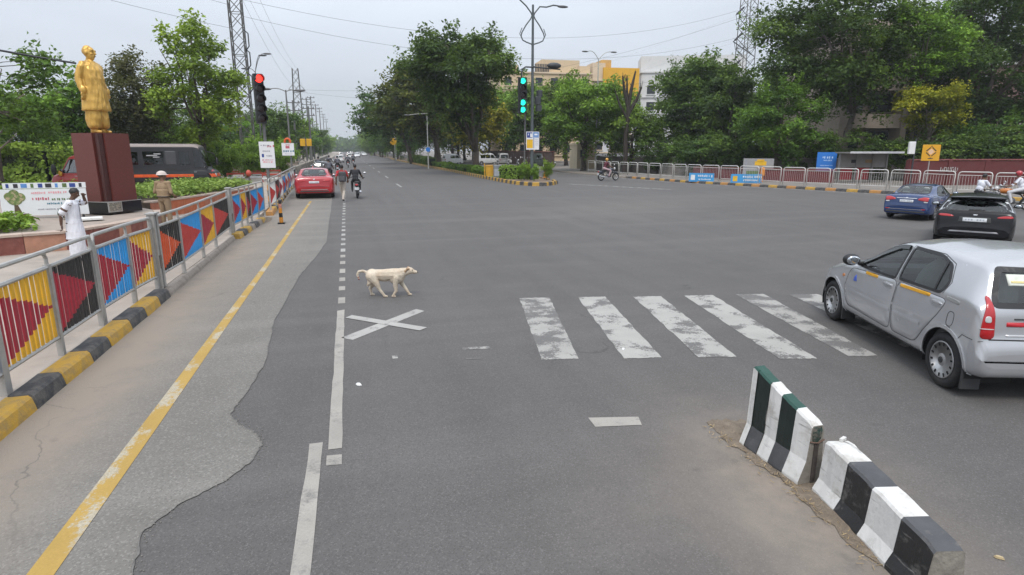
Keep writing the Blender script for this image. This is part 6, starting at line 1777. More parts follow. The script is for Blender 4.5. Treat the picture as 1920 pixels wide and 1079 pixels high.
# silver hatchback -------------------------------------------------
SILV = (.45, .456, .47); SILVER = paint_mat('silver car paint', SILV, .26, .45)
hk = [(-1.84, .36, .44, .54, .93), (-1.83, .30, .52, .61, .93), (-1.80, .27, .58, .655, .93), (-1.775, .26, .64, .70, .92), (-1.75, .25, .90, .96, .90), (-1.70, .24, .99, 1.03, .88), (-1.45, .22, 1.00, 1.40, .76), (-1.36, .22, 1.0, 1.445, .745), (-.9, .20, .985, 1.475, .745), (-.35, .20, .965, 1.485, .745), (.05, .20, .95, 1.44, .73), (.28, .20, .94, 1.37, .72), (.62, .20, .925, 1.16, .74), (.98, .20, .90, .955, .80), (1.20, .20, .82, .90, .82), (1.55, .22, .70, .80, .82), (1.74, .26, .60, .70, .82), (1.80, .30, .55, .62, .84), (1.84, .34, .46, .54, .86)]
hatch = dict(keys=hk, W=1.63, plan=[(.15, .075), (.62, .27)], paint=SILVER, rgb=SILV, r=.275, wheels=(-1.20, 1.20), rear_x=-1.3, front_x=.2, belt=.95, cabin=(-1.5, .75), floor=.38,
    side=[[(.74, .955), (.46, 1.14), (.20, 1.285), (.02, 1.34), (-.145, 1.355), (-.20, .965), (.2, .955)], [(-.275, .975), (-.22, 1.36), (-.72, 1.355), (-.93, 1.285), (-1.05, 1.11), (-1.01, .995)]], sround=1,
    rear=[(-.665, 1.0), (.665, 1.0), (.56, 1.35), (-.56, 1.35)], front=[(-.60, .99), (.60, .99), (.50, 1.33), (-.50, 1.33)],
    doors=[dict(poly=[(.80, .88), (.86, .62), (.80, .33), (-.235, .30), (-.255, .945)], handle=(-.10, .845)), dict(poly=[(-.275, .945), (-.26, .30), (-.74, .31), (-.86, .50), (-1.02, .70), (-1.14, .94)], handle=(-1.0, .865))],
    seats=[(.05, (.36, -.36)), (-.78, (.33, -.33))], steer=(.52, -.36, .92), mirror=(.60, .80, .99), res=.04,
    rubstrip=[((.78, .56), (-.22, .55)), ((-.29, .55), (-.80, .56))],
    extra=[(('L', 'R'), [(-1.36, .93), (-1.11, .945), (-1.11, .985), (-1.36, .975)], .003, 'vent_strip', mat('grey strip', (.30, .30, .29), .5)),
        (('R', 'L'), [(.91, .715), (.965, .715), (.965, .76), (.91, .76)], .008, 'side_repeater', mat('amber lens', (.55, .22, .08), .2), 2, .02),
        (('L', 'R'), [(.14, .875), (.42, .87), (.42, .91), (.14, .915)], .008, 'orange_sticker', mat('sticker orange', (.72, .36, .02), .5), 0), (('L', 'R'), [(-.87, .905), (-.33, .885), (-.33, .925), (-.87, .945)], .008, 'orange_sticker', mat('sticker orange', (.72, .36, .02), .5), 0),
        (('L',), [(.58, .72), (.66, .715), (.655, .775), (.62, .815), (.60, .77)], .008, 'blue_emblem', mat('sticker blue', (.05, .10, .45), .5), 0),
        (('B',), [(-.66, .80), (.56, .80), (.56, .845), (-.66, .845)], .005, 'red_stripe', mat('stripe red', (.50, .02, .03), .4), 0, .05),
        (('B',), [(-.26, .44), (.26, .44), (.26, .55), (-.26, .55)], .014, 'number_plate', PLATE_Y, 0),
        (('B',), [(.50, 1.19), (.29, 1.19), (.29, 1.30), (.50, 1.30)], .010, 'window_permit', mat('pale permit', (.66, .68, .60), .6, 0, .1, 20), 0),
        (('B',), [(.48, 1.215), (.31, 1.215), (.31, 1.235), (.48, 1.235)], .014, 'permit_print', mat('permit print', (.65, .55, .25), .6), 0),
        (('B',), [(-.70, .655), (.70, .655), (.70, .668), (-.70, .668)], .002, 'hatch_gap', SEAM, 0), (('B',), [(.50, .87), (.38, .87), (.38, .885), (.50, .885)], .007, 'badge', DASH, 0, .03), (('B',), [(.56, .70), (.36, .70), (.36, .715), (.56, .715)], .007, 'badge', mat('bright badge', (.75, .75, .76), .3, .4), 0, .03)],
    mirror_b=[([(.655, .665), (.775, .665), (.765, .88), (.73, 1.0), (.70, 1.09), (.68, 1.09), (.665, .93)], .009, 'tail_lamp', LENS_R), ([(.69, .83), (.755, .84), (.745, .91), (.695, .905)], .013, 'reverse_lamp', LENS_W), ([(.66, .765), (.78, .77), (.78, .780), (.66, .775)], .012, 'lamp_divider', LENS_W), ([(.42, .66), (.60, .66), (.60, .78), (.42, .78)], .012, 'headlamp', LENS_W, 'F')])
MX = lambda x: x if x > -1.2 else -1.2 + (x + 1.2) * .74
MZ = lambda z: z if z < .3 else .3 + (z - .3) * .875
def remap(sp):
    """the photographed car is lower and shorter-tailed than the first outline"""
    q = dict(sp)
    q['keys'] = [(MX(k[0]), k[1], MZ(k[2]), MZ(k[3]), k[4]) for k in sp['keys']]
    pz = lambda p: [(MX(a), MZ(b)) for a, b in p]; bz = lambda p: [(a, MZ(b)) for a, b in p]
    q['side'] = [pz(p) for p in sp['side']]; q['rear'] = bz(sp['rear']); q['front'] = bz(sp['front'])
    q['doors'] = [dict(poly=pz(d['poly']), handle=pz([d['handle']])[0]) for d in sp['doors']]
    q['extra'] = [(e[0], pz(e[1]) if e[0][0] in 'LR' else bz(e[1])) + tuple(e[2:]) for e in sp['extra']]
    q['mirror_b'] = [(bz(e[0]),) + tuple(e[1:]) for e in sp['mirror_b']]
    q['rubstrip'] = [tuple(pz(r_)) for r_ in sp['rubstrip']]; q['belt'] = MZ(sp['belt']); m_ = sp['mirror']; q['mirror'] = (m_[0], m_[1], MZ(m_[2])); st_ = sp['steer']; q['steer'] = (st_[0], st_[1], MZ(st_[2]) - .02)
    q['rear_x'] = MX(sp['rear_x']); q['cabin'] = (MX(sp['cabin'][0]), sp['cabin'][1]); q['floor'] = .30
    return q
hatch = remap(hatch)
car_silver, sh = car('hatchback', 'silver hatchback with orange door stickers driving off beyond the zebra crossing', 'car', (7.0, 5.45, 0), 19.1, hatch, 1.05)
band(sh, 'L', [(MX(-1.33), MZ(.68)), (MX(-1.20), MZ(.68)), (MX(-1.20), MZ(.84)), (MX(-1.33), MZ(.84))], .003, .003, .0015, 'fuel_flap_gap', SEAM, car_silver, rnd_=2)
band(sh, 'L', [(MX(-1.84), MZ(.64)), (MX(-1.55), MZ(.655)), (MX(-1.44), MZ(.56))], .003, .003, .0015, 'bumper_gap', SEAM, car_silver, closed=False)
for k, sd_ in (('L', 1), ('R', -1)):
    band(sh, k, [(MX(-.86), MZ(1.315)), (MX(-.885), MZ(1.16)), (MX(-.915), MZ(1.0))], .012, .012, .010, 'window_divider', BLACK(), car_silver, closed=False)
    band(sh, k, [(MX(.60), MZ(1.0)), (MX(.30), MZ(1.19)), (MX(.02), MZ(1.33)), (MX(-.14), MZ(1.35))], .03, .012, .02, 'rain_visor', mat('smoky visor', (.03, .035, .035), .15), car_silver, closed=False)
    for x in (-1.515, .88):
        mb = MB(); mb.box((x, sd_ * .715, .21), (.02, .17, .22)); mb.build('mud_flap', mat('mudflap rubber', (.035, .036, .037), .7), car_silver)

for k in ('L', 'R'):
    band(sh, k, [(-.238, MZ(.965)), (-.186, MZ(1.372))], .002, .004, .0015, 'door_gap', SEAM, car_silver, closed=False)
    band(sh, k, [(-1.04, MZ(.99)), (-1.075, MZ(1.12)), (-.96, MZ(1.31)), (-.74, MZ(1.378)), (-.19, MZ(1.378))], .002, .004, .0015, 'door_gap', SEAM, car_silver, closed=False)
# generic three-box and raised hatch shapes -----------------------
def sedan_spec(pm, rgb, W=1.76, glassm=GLASS):
    ks = [(-2.20, .32, .50, .60, .84), (-2.17, .28, .62, .72, .87), (-2.14, .27, .86, .92, .87), (-2.08, .26, .98, 1.05, .86), (-1.95, .24, 1.0, 1.085, .82), (-1.62, .22, 1.0, 1.10, .78), (-1.15, .20, .98, 1.34, .70), (-.85, .20, .97, 1.43, .70), (-.35, .20, .96, 1.465, .70), (.0, .20, .95, 1.46, .70), (.35, .20, .94, 1.38, .69), (.75, .20, .93, 1.14, .72), (1.10, .20, .91, .98, .80), (1.6, .22, .84, .90, .80), (1.98, .26, .70, .80, .80), (2.10, .30, .6, .70, .82), (2.16, .34, .48, .58, .84)]
    return dict(keys=ks, W=W, plan=[(.42, .13), (.65, .26)], paint=pm, rgb=rgb, r=.31, wheels=(-1.30, 1.32), rear_x=-.9, front_x=.3, belt=.95, cabin=(-1.2, .85), floor=.36, rimkind='alloy', res=.05,
        side=[[(.72, .97), (.42, 1.16), (.15, 1.32), (-.10, 1.375), (-.16, .975)], [(-.23, .98), (-.19, 1.375), (-.70, 1.35), (-1.02, 1.16), (-1.20, 1.02)]],
        rear=[(-.60, 1.115), (.60, 1.115), (.49, 1.385), (-.49, 1.385)], front=[(-.62, 1.01), (.62, 1.01), (.52, 1.36), (-.52, 1.36)],
        doors=[dict(poly=[(.82, .88), (.88, .62), (.82, .33), (-.18, .31), (-.20, .95)], handle=(-.05, .84)), dict(poly=[(-.22, .95), (-.21, .31), (-.82, .33), (-.95, .55), (-1.12, .72), (-1.20, .96)], handle=(-.98, .86))],
        seats=[(.1, (.38, -.38)), (-.75, (.36, -.36))], mirror=(.66, .85, 1.0), mirror_m=pm, glass=glassm, rglass=glassm, rband=.015,
        extra=[(('B',), [(-.24, .76), (.24, .76), (.24, .86), (-.24, .86)], .012, 'number_plate', PLATE, 0), (('B',), [(-.72, .60), (.72, .60), (.72, .612), (-.72, .612)], .002, 'bumper_gap', SEAM, 0), (('B',), [(-.045, .93), (.045, .93), (.045, .96), (-.045, .96)], .012, 'badge', CHROME(), 2, .02),
               (('B',), [(-.70, .34), (.70, .34), (.66, .40), (-.66, .40)], .004, 'bumper_insert', DASH, 0)],
        mirror_b=[([(.40, .85), (.74, .84), (.76, .95), (.58, .96), (.42, .90)], .012, 'tail_lamp', LENS_R), ([(.55, .46), (.70, .46), (.70, .50), (.55, .50)], .008, 'reflector', LENS_R), ([(.42, .66), (.66, .64), (.70, .78), (.46, .76)], .012, 'headlamp', LENS_W, 'F')])
REDP = (.36, .008, .014)
cr_, sh = car('sedan', 'bright red sedan stopped by the kerb, seen from behind', 'car', (-1.63, 33.7, 0), -1.0, sedan_spec(paint_mat('red car paint', REDP, .25), REDP, 1.90), 1.0)
plate_marks(sh, cr_, -.2, .2, .81, .045)
band(sh, 'B', [(-.62, .455), (.62, .455)], .012, .012, .012, 'chrome_strip', CHROME(), cr_, closed=False)
BLU = (.008, .030, .115)
sp = sedan_spec(paint_mat('blue car paint', BLU, .25), BLU, 1.72)
sp['mirror_b'][0] = ([(.38, .86), (.62, .82), (.74, .80), (.76, .97), (.60, .985), (.40, .92)], .014, 'tail_lamp', LENS_R)
sp['mirror_b'].append(([(.60, .76), (.74, .76), (.74, .80), (.60, .815)], .012, 'reverse_lamp', LENS_W))
cb_, sh = car('sedan', 'dark blue sedan with red tail lamps driving away near the white railings', 'car', (20.2, 17.45, 0), 64, sp, .86)
cb_.scale = (.86, .86, .82)
plate_marks(sh, cb_, -.2, .2, .81, .045)
band(sh, 'B', [(-.36, .925), (.36, .925)], .010, .010, .012, 'chrome_strip', CHROME(), cb_, closed=False)
band(sh, 'B', [(-.60, .47), (.60, .47)], .010, .010, .010, 'chrome_strip', CHROME(), cb_, closed=False)
BLKP = (.010, .010, .012)
bk = [(-2.0, .34, .50, .60, .84), (-1.97, .30, .62, .72, .88), (-1.95, .28, .80, .86, .90), (-1.90, .27, .96, 1.02, .89), (-1.84, .25, 1.03, 1.10, .87), (-1.62, .24, 1.04, 1.32, .78), (-1.50, .24, 1.04, 1.45, .72), (-1.36, .22, 1.03, 1.485, .715), (-.9, .21, 1.0, 1.52, .72), (-.35, .21, .98, 1.53, .72), (.05, .21, .97, 1.50, .71), (.35, .21, .96, 1.40, .70), (.72, .21, .95, 1.18, .73), (1.08, .21, .93, 1.02, .80), (1.5, .23, .86, .93, .82), (1.84, .27, .72, .82, .82), (1.95, .31, .6, .70, .84), (2.0, .36, .48, .56, .86)]
bsp = dict(keys=bk, W=1.76, plan=[(.40, .14), (.62, .25)], paint=paint_mat('black car paint', BLKP, .2), rgb=(.03, .03, .03), r=.31, wheels=(-1.25, 1.28), rear_x=-1.3, front_x=.2, belt=.97, cabin=(-1.55, .8), floor=.38, rimkind='alloy', res=.045,
    side=[[(.70, .985), (.40, 1.18), (.15, 1.36), (-.10, 1.41), (-.16, .995)], [(-.23, 1.0), (-.19, 1.415), (-.75, 1.39), (-1.0, 1.27), (-1.12, 1.06)]], rear=[(-.70, 1.075), (.70, 1.075), (.57, 1.36), (-.57, 1.36)], front=[(-.62, 1.04), (.62, 1.04), (.52, 1.38), (-.52, 1.38)],
    doors=[dict(poly=[(.80, .90), (.86, .62), (.80, .34), (-.18, .32), (-.20, .97)], handle=(-.05, .86)), dict(poly=[(-.22, .97), (-.21, .32), (-.80, .34), (-.93, .55), (-1.10, .74), (-1.18, .97)], handle=(-.96, .88))],
    seats=[(.1, (.38, -.38)), (-.75, (.36, -.36))], mirror=(.64, .88, 1.02), mirror_m=paint_mat('black car paint', BLKP, .2), rband=.012,
    extra=[(('B',), [(-.26, .76), (.26, .76), (.26, .87), (-.26, .87)], .014, 'number_plate', PLATE, 0), (('B',), [(-.36, .73), (.36, .73), (.33, .90), (-.33, .90)], .005, 'plate_recess', DASH, 0), (('B',), [(-.05, .945), (.05, .945), (.05, .975), (-.05, .975)], .012, 'badge', CHROME(), 2, .02), (('B',), [(-.55, .44), (.55, .44), (.50, .485), (-.50, .485)], .010, 'skid_strip', mat('grey skid', (.28, .28, .30), .4, .3), 0),
           (('B',), [(-.20, 1.085), (.16, 1.082), (.14, 1.10), (-.02, 1.115), (-.18, 1.10)], .02, 'rear_wiper', BLACK(), 0, .04)],
    mirror_b=[([(.46, .885), (.80, .90), (.78, .965), (.60, .96), (.47, .925)], .014, 'tail_lamp', LENS_R), ([(.45, .64), (.68, .62), (.72, .78), (.48, .74)], .012, 'headlamp', LENS_W, 'F')])
ck_, sh = car('crossover', 'glossy black crossover with slim red tail lamps just beyond the silver roof', 'car', (16.5, 12.65, 0), 52, bsp, .94)
ck_.scale = (.94, .94, .83)
plate_marks(sh, ck_, -.22, .22, .815, .05)
for s_, kd in ((1, 'L'), (-1, 'R')):
    band(sh, kd, [(-1.52, 1.40), (-1.66, 1.20), (-1.80, 1.06)], .02, .02, .006, 'pillar_trim', mat('bright pillar', (.45, .46, .47), .25, .5), ck_, closed=False)
mb = MB()
rings = []
for k in range(9):
    y = -.60 + 1.2 * k / 8; c = .02 * (1 - (y / .6) ** 2)
    rings.append([(-1.36, y, 1.455 + c), (-1.60, y, 1.475 + c), (-1.735 + .10 * (y / .6) ** 2, y, 1.455 + c), (-1.735 + .10 * (y / .6) ** 2, y, 1.425 + c), (-1.50, y, 1.40 + c)])
mb.loft(rings); mb.build('roof_spoiler', bsp['paint'], ck_)

# vans, bus and far vehicles ---------------------------------------
def van_spec(pm, rgb, L=3.4, W=1.5, H=1.85, nose=.45, r=.27, **kw):
    h = L / 2
    ks = [(-h, .30, .80, 1.0, .90), (-h + .02, .26, .9, 1.25, .90), (-h + .10, .24, .95, H - .16, .86), (-h + .22, .22, .95, H - .03, .84), (-h + .8, .22, .95, H, .84), (h - nose - .75, .22, .95, H, .84), (h - nose - .45, .22, .95, H - .10, .82), (h - nose, .22, .93, 1.06, .86), (h - .12, .24, .80, .92, .86), (h - .02, .28, .6, .74, .86), (h, .32, .5, .62, .86)]
    sw = [[(h - nose - .10, 1.02), (h - nose - .5, H - .26), (h - nose - .85, H - .26), (h - nose - .85, 1.02)]]
    x = h - nose - .95
    while x - .75 > -h + .15: sw.append([(x, 1.02), (x, H - .27), (x - .72, H - .27), (x - .72, 1.02)]); x -= .82
    d = dict(keys=ks, W=W, plan=[(.25, .10), (.4, .16)], paint=pm, rgb=rgb, r=r, wheels=(-h + .65, h - .75), rear_x=-h + .3, front_x=h - nose - .7, belt=1.0, cabin=(-h + .2, h - nose - .1), floor=.40, res=.07,
        side=sw, rear=[(-W * .36, 1.06), (W * .36, 1.06), (W * .34, H - .28), (-W * .34, H - .28)], front=[(-W * .38, 1.10), (W * .38, 1.10), (W * .34, H - .24), (-W * .34, H - .24)], glass=GLASS_D,
        doors=[dict(poly=[(h - nose - .05, .92), (h - nose - .05, .36), (h - nose - .85, .34), (h - nose - .88, .96)], handle=(h - nose - .75, .85))], seats=[(h - nose - .9, (.33, -.33))], mirror=(h - nose - .1, W / 2 - .02, 1.12),
        mirror_b=[([(W * .40, .62), (W * .46, .62), (W * .46, .92), (W * .40, .92)], .012, 'tail_lamp', LENS_R), ([(W * .28, .58), (W * .42, .58), (W * .42, .74), (W * .28, .74)], .012, 'headlamp', LENS_W, 'F')], extra=[(('B',), [(-.22, .56), (.22, .56), (.22, .66), (-.22, .66)], .012, 'number_plate', PLATE, 0)])
    d.update(kw); return d
WHT = (.66, .66, .66); WP = paint_mat('white car paint', WHT, .3)
car('van', 'white parked van seen side on behind the median, left of the grey van', 'van', (21.6, 95.5, 0), 88, van_spec(WP, WHT, 3.5, 1.55, 1.8), 1.0)
car('van', 'pale grey parked van seen from the rear, right of the white van', 'van', (24.0, 95, 0), 5, van_spec(paint_mat('pale grey paint', (.42, .41, .40), .35), (.42, .41, .40), 3.6, 1.55, 1.8), 1.0)
car('van', 'small white parked van glimpsed left of the big median tree trunk', 'van', (16.2, 96, 0), 80, van_spec(WP, WHT, 3.0, 1.5, 1.7), 1.0)
hs = dict(hatch); hs['paint'] = WP; hs['rgb'] = WHT; hs['extra'] = []; hs['rubstrip'] = []; hs['res'] = .08; hs['side'] = hatch['side']
car('hatchback', 'white parked hatchback with its nose to the road, right of the grey van', 'car', (26.2, 96, 0), 200, hs, 1.0)
hs2 = dict(hs); hs2['paint'] = paint_mat('dark grey paint', (.06, .065, .07), .3); hs2['rgb'] = (.06, .065, .07)
car('hatchback', 'white parked car partly hidden behind the clipped hedge', 'car', (28.3, 97, 0), 185, hs, .95)
car('hatchback', 'dark grey hatchback ahead of the red sedan in the left lane', 'car', (-2.1, 57, 0), 0, hs2, 1.02)
car('hatchback', 'small pale car far ahead in the left lane', 'car', (-1.2, 118, 0), 0, hs, 1.0, 'pale cars far down the road')
far_proto = bpy.data.objects.get('hatchback.004')
for i, (x, y_, a) in enumerate([(.8, 165, 0), (3.2, 190, 180), (-1.6, 210, 0), (4.5, 240, 180), (1.0, 260, 0), (6.3, 225, 180), (7.4, 285, 180), (2.6, 310, 0)]):
    c = copy_tree(far_proto); c.location = (x, y_, 0); c.rotation_euler = (0, 0, R(90 - a)); c['label'] = 'tiny pale car in the hazy far traffic'; c['group'] = 'cars in the hazy distance'
far_proto['label'] = 'tiny pale car in the hazy far traffic'; far_proto['group'] = 'cars in the hazy distance'
# open jeep at the slip road
JG = (.045, .06, .05)
t, sh = car('jeep', 'dark green open backed jeep parked by the slip road beyond the median tip', 'car', (25.8, 79, 0), 168, van_spec(paint_mat('dark green paint', JG, .35), JG, 3.7, 1.6, 1.85, nose=1.05, r=.34), 1.0)

# minibus with a charcoal body, pale roof and orange skirt
CH = (.017, .018, .021); CHP = mat('charcoal bus paint', CH, .4, 0, .15, 2, (.045, .042, .042), (.55, .8), 2)
bus = van_spec(CHP, CH, 6.6, 2.1, 2.62, nose=.45, r=.40, zones=[(2.38, 3, 1), (.52, .72, 2), (1.02, 1.05, 3)], zmin=.4, zmats=[mat('dusty pale roof', (.30, .26, .245), .6, 0, .08, 2), mat('orange skirt', (.62, .085, .012), .5, 0, .2, 4, (.6, .3, .1), (.6, .75), 8), mat('dark trim', (.018, .018, .02), .5)])
bus['side'] = [[(2.92, 1.10), (2.40, 2.22), (2.05, 2.22), (2.05, 1.10)], [(1.85, 1.32), (1.80, 2.12), (1.20, 2.12), (1.22, 1.32)], [(.30, 1.30), (.36, 2.14), (-.85, 2.14), (-.80, 1.30)], [(-1.1, 1.30), (-1.1, 2.12), (-2.0, 2.12), (-2.0, 1.30)], [(-2.15, 1.30), (-2.15, 2.12), (-3.0, 2.12), (-3.0, 1.30)]]
bus['front'] = [(-.80, 1.15), (.80, 1.15), (.72, 2.25), (-.72, 2.25)]
bus['glass'] = glass('bus glass', (.06, .066, .07), .04)
bus['sround'] = 1; bus['res'] = .06; bus['seats'] = [(x, (.6, -.6)) for x in (1.6, .6, -.4, -1.4, -2.4)]
tb, sh = car('minibus', 'charcoal minibus with dusty pale roof and orange skirt behind the pedestal', 'bus', (-11.6, 44.6, .12), 88, bus, 1.0)
for p in ([(1.05, 1.28), (1.05, 2.16), (.42, 2.16), (.42, 1.28)],):
    patch(sh, 'R', p, .01, 'dark_panel', mat('faded panel', (.05, .05, .056), .6), tb, rnd_=1)
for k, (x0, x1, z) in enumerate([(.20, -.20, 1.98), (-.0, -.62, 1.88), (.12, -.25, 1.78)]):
    patch(sh, 'R', [(x1, z - .035), (x0, z - .035), (x0, z + .035), (x1, z + .035)], .014, 'pale_window_bar', mat('pale inner frame', (.35, .35, .36), .6), tb, rnd_=0, dens=.3, rings=2)  # pale bars laid across one window of the bus
patch(sh, 'R', [(3.02, .86), (3.16, .86), (3.16, 1.04), (3.02, 1.04)], .02, 'side_lamp', LENS_R, tb)
mb = MB(); mb.tube([(2.75, -1.06, 2.2), (3.3, -1.2, 2.0), (3.45, -1.2, 1.55)], .03, 6); mb.ell((3.46, -1.2, 1.5), (.08, .12, .26), 10, 8); mb.build('mirror_arm', BLACK(), tb, smooth=True)
RV = (.42, .035, .03)
rv = van_spec(paint_mat('red van paint', RV, .35), RV, 3.0, 1.7, 2.0, nose=.5)
tv, sh = car('van', 'red van with a pale roof edge mostly hidden behind the pedestal', 'van', (-14.05, 39.3, .12), 268, rv, 1.0)
mb = MB(); mb.ell((1.2, 1.0, 1.2), (.12, .2, .3), 10, 8); mb.build('mirror_cover', BLACK(), tv, smooth=True)
mb = MB(); mb.ell((.95, .95, 1.0), (.1, .1, .16), 8, 6); mb.build('amber_lamp', mat('bin yellow', (.60, .33, .03), .5), tv, smooth=True)

# ------------------------------------------------------------------ motorcycles
def motorcycle(label, loc, az, tank, group=None, scooter=False, scale=1.0):
    t = thing('scooter' if scooter else 'motorcycle', label, 'motorcycle', loc, R(90 - az), group); t.scale = (scale,) * 3
    tm = mat('tank ' + '%.2f %.2f %.2f' % tank, tank, .3, 0, .1, 6, coat=.6)
    r = .29 if not scooter else .23
    for x in (-.64, .66):
        mb = MB(); mb.tube([(r * .86 * math.cos(a * PI / 12), 0, r * .86 * math.sin(a * PI / 12)) for a in range(24)], .05, 8, closed=True); wh = mb.build('wheel', RUBBER(), t, (x, 0, r + .03), smooth=True)
        mb = MB(); mb.tube([(r * .70 * math.cos(a * PI / 12), 0, r * .70 * math.sin(a * PI / 12)) for a in range(24)], .022, 6, closed=True); mb.cyl((0, -.06, 0), (0, .06, 0), .05, n=10)
        for a in range(6): mb.tube([(0, 0, 0), (r * .7 * math.cos(a * PI / 3), 0, r * .7 * math.sin(a * PI / 3))], .012, 4)
        mb.build('rim', RIM, wh)
    mb = MB(); mb.tube([(.66, 0, r), (.50, 0, .72), (.40, 0, .92)], .035, 7); mb.tube([(.40, 0, .85), (.0, 0, .78), (-.35, 0, .70), (-.64, 0, r + .03)], .03, 6); mb.tube([(.42, 0, .80), (.22, 0, .40), (-.18, 0, .34), (-.64, 0, r + .03)], .03, 6); mb.build('frame', BLACK(), t)
    mb = MB(); mb.ell((.0, 0, .42), (.22, .13, .17), 12, 8); mb.cyl((-.05, 0, .5), (.12, 0, .66), .08, n=10); mb.build('engine', mat('engine alloy', (.16, .16, .165), .4, .6), t, smooth=True)
    mb = MB(); mb.ell((.16, 0, .84), (.30, .14, .13), 14, 8); mb.build('tank', tm, t, smooth=True)
    mb = MB(); mb.ell((-.36, 0, .80), (.42, .14, .075), 14, 6); mb.build('seat', mat('vinyl black', (.018, .018, .018), .5), t, smooth=True)
    mb = MB(); mb.ell((-.66, 0, .68), (.24, .11, .10), 12, 6); mb.tube([(.36 + .0, 0, r * 2.15), (.66, 0, r * 2.2 + .02), (.90, 0, r * 1.8)], .05, 6); mb.build('mudguard', tm, t, smooth=True)
    mb = MB(); mb.ell((-.90, 0, .70), (.04, .085, .05), 10, 6); mb.build('tail_lamp', LENS_R, t, smooth=True)
    mb = MB(); mb.box((-.93, 0, .52), (.02, .20, .13)); mb.build('number_plate', PLATE, t)
    mb = MB(); mb.tube([(-.05, -.14, .30), (-.45, -.16, .30), (-.90, -.17, .40)], [.03, .05, .055], 8); mb.build('exhaust', CHROME(), t)
    mb = MB(); mb.tube([(.18, .38, 1.0), (.30, .22, 1.03), (.40, 0, 1.0), (.30, -.22, 1.03), (.18, -.38, 1.0)], .018, 6); mb.build('handlebar', DARKM(), t)
    mb = MB(); mb.ell((.52, 0, .93), (.09, .10, .11), 12, 8); mb.build('headlamp', LENS_W, t, smooth=True)
    for s_ in (1, -1):
        mb = MB(); mb.tube([(.28, s_ * .26, 1.03), (.26, s_ * .36, 1.20)], .009, 5); mb.ell((.25, s_ * .38, 1.23), (.02, .075, .05), 10, 6); mb.build('mirror', CHROME(), t, smooth=True)
    return t
# ------------------------------------------------------------------ pedestal and statue
PED = (-6.93, 20.75)
MAR = mat('polished maroon granite', (0.125, 0.034, 0.028), 0.28, 0, 0.12, 14, bump=0)
MAR2 = mat('shade tinted maroon granite', (0.055, 0.015, 0.013), 0.3, 0, 0.12, 14)
BLG = mat('black granite', (0.012, 0.012, 0.013), 0.2, 0, .2, 14)
t = thing('pedestal', 'maroon granite pedestal with black base under the golden statue', 'pedestal', (PED[0], PED[1], PZ + .44), R(58))
s_ = .50
poly = [(-s_, -s_ + .22), (-s_ + .06, -s_ + .22), (-s_ + .06, -s_ + .06), (-s_ + .22, -s_ + .06), (-s_ + .22, -s_), (s_, -s_), (s_, s_), (-s_, s_)]
mb = MB(); mb.prism(poly, .34, 2.29); mb.build('shaft', MAR, t)
mb = MB(); mb.prism([(-s_ + .055, -s_ + .218), (-s_ + .055, -s_ + .055), (-s_ + .218, -s_ + .055), (-s_ + .20, -s_ + .07), (-s_ + .07, -s_ + .20)], .345, 2.28); mb.build('corner_strip', MAR2, t)  # recessed corner strip; the shade of the recess is put into its colour
q = .575
mb = MB(); mb.cbox((0, 0, .165), (2 * q, 2 * q, .33), .012); mb.build('base', BLG, t)
mb = MB(); mb.box((0, 0, .335), (2 * q + .02, 2 * q + .02, .016)); mb.build('base_edge', mat('steel edge', (.3, .29, .28), .4, .4), t)
mb = MB(); mb.box((-q + .23, -q - .008, .19), (.40, .02, .25)); pl = mb.build('plaque', mat('engraved plaque', (.34, .31, .25), .5, .2, .45, 26, (.08, .07, .06), (.45, .6), 22), t)
mb = MB(); rect_frame(mb, (-q + .23, -q - .010, .19), .44, .29, .022, .03); mb.build('plaque_frame', GALV(), pl)
t = thing('cloth_bundle', 'grey green cloth bundle lying on the terrace beside the black pedestal base', 'bundle', (-7.55, 19.2, PZ + .44))
rnd = random.Random(3)
for k, (x, y_, r_, c_) in enumerate([(0, 0, .17, (.13, .16, .13)), (.22, .02, .14, (.10, .12, .09)), (.12, -.1, .12, (.30, .20, .17))]):
    mb = MB(); mb.ell((x, y_, r_ * .8), (r_, r_ * .8, r_ * .85), 12, 8)
    mb.v = [tuple(Vector(v) * 1 + Vector((0, 0, 0)) + Vector(v).normalized() * .03 * noise.noise(Vector(v) * 9)) for v in mb.v]
    mb.build('bundle_lump', mat('bundle cloth %d' % k, c_, .9, 0, .3, 12), t, smooth=True)
t = thing('white_slab', 'white slab lying on the planter edge right of the man in white', 'slab', (-6.75, 18.55, PZ + .44), R(20))
mb = MB(); mb.cbox((0, 0, .03), (.62, .34, .06), .012); mb.build('slab', WHITE(), t)

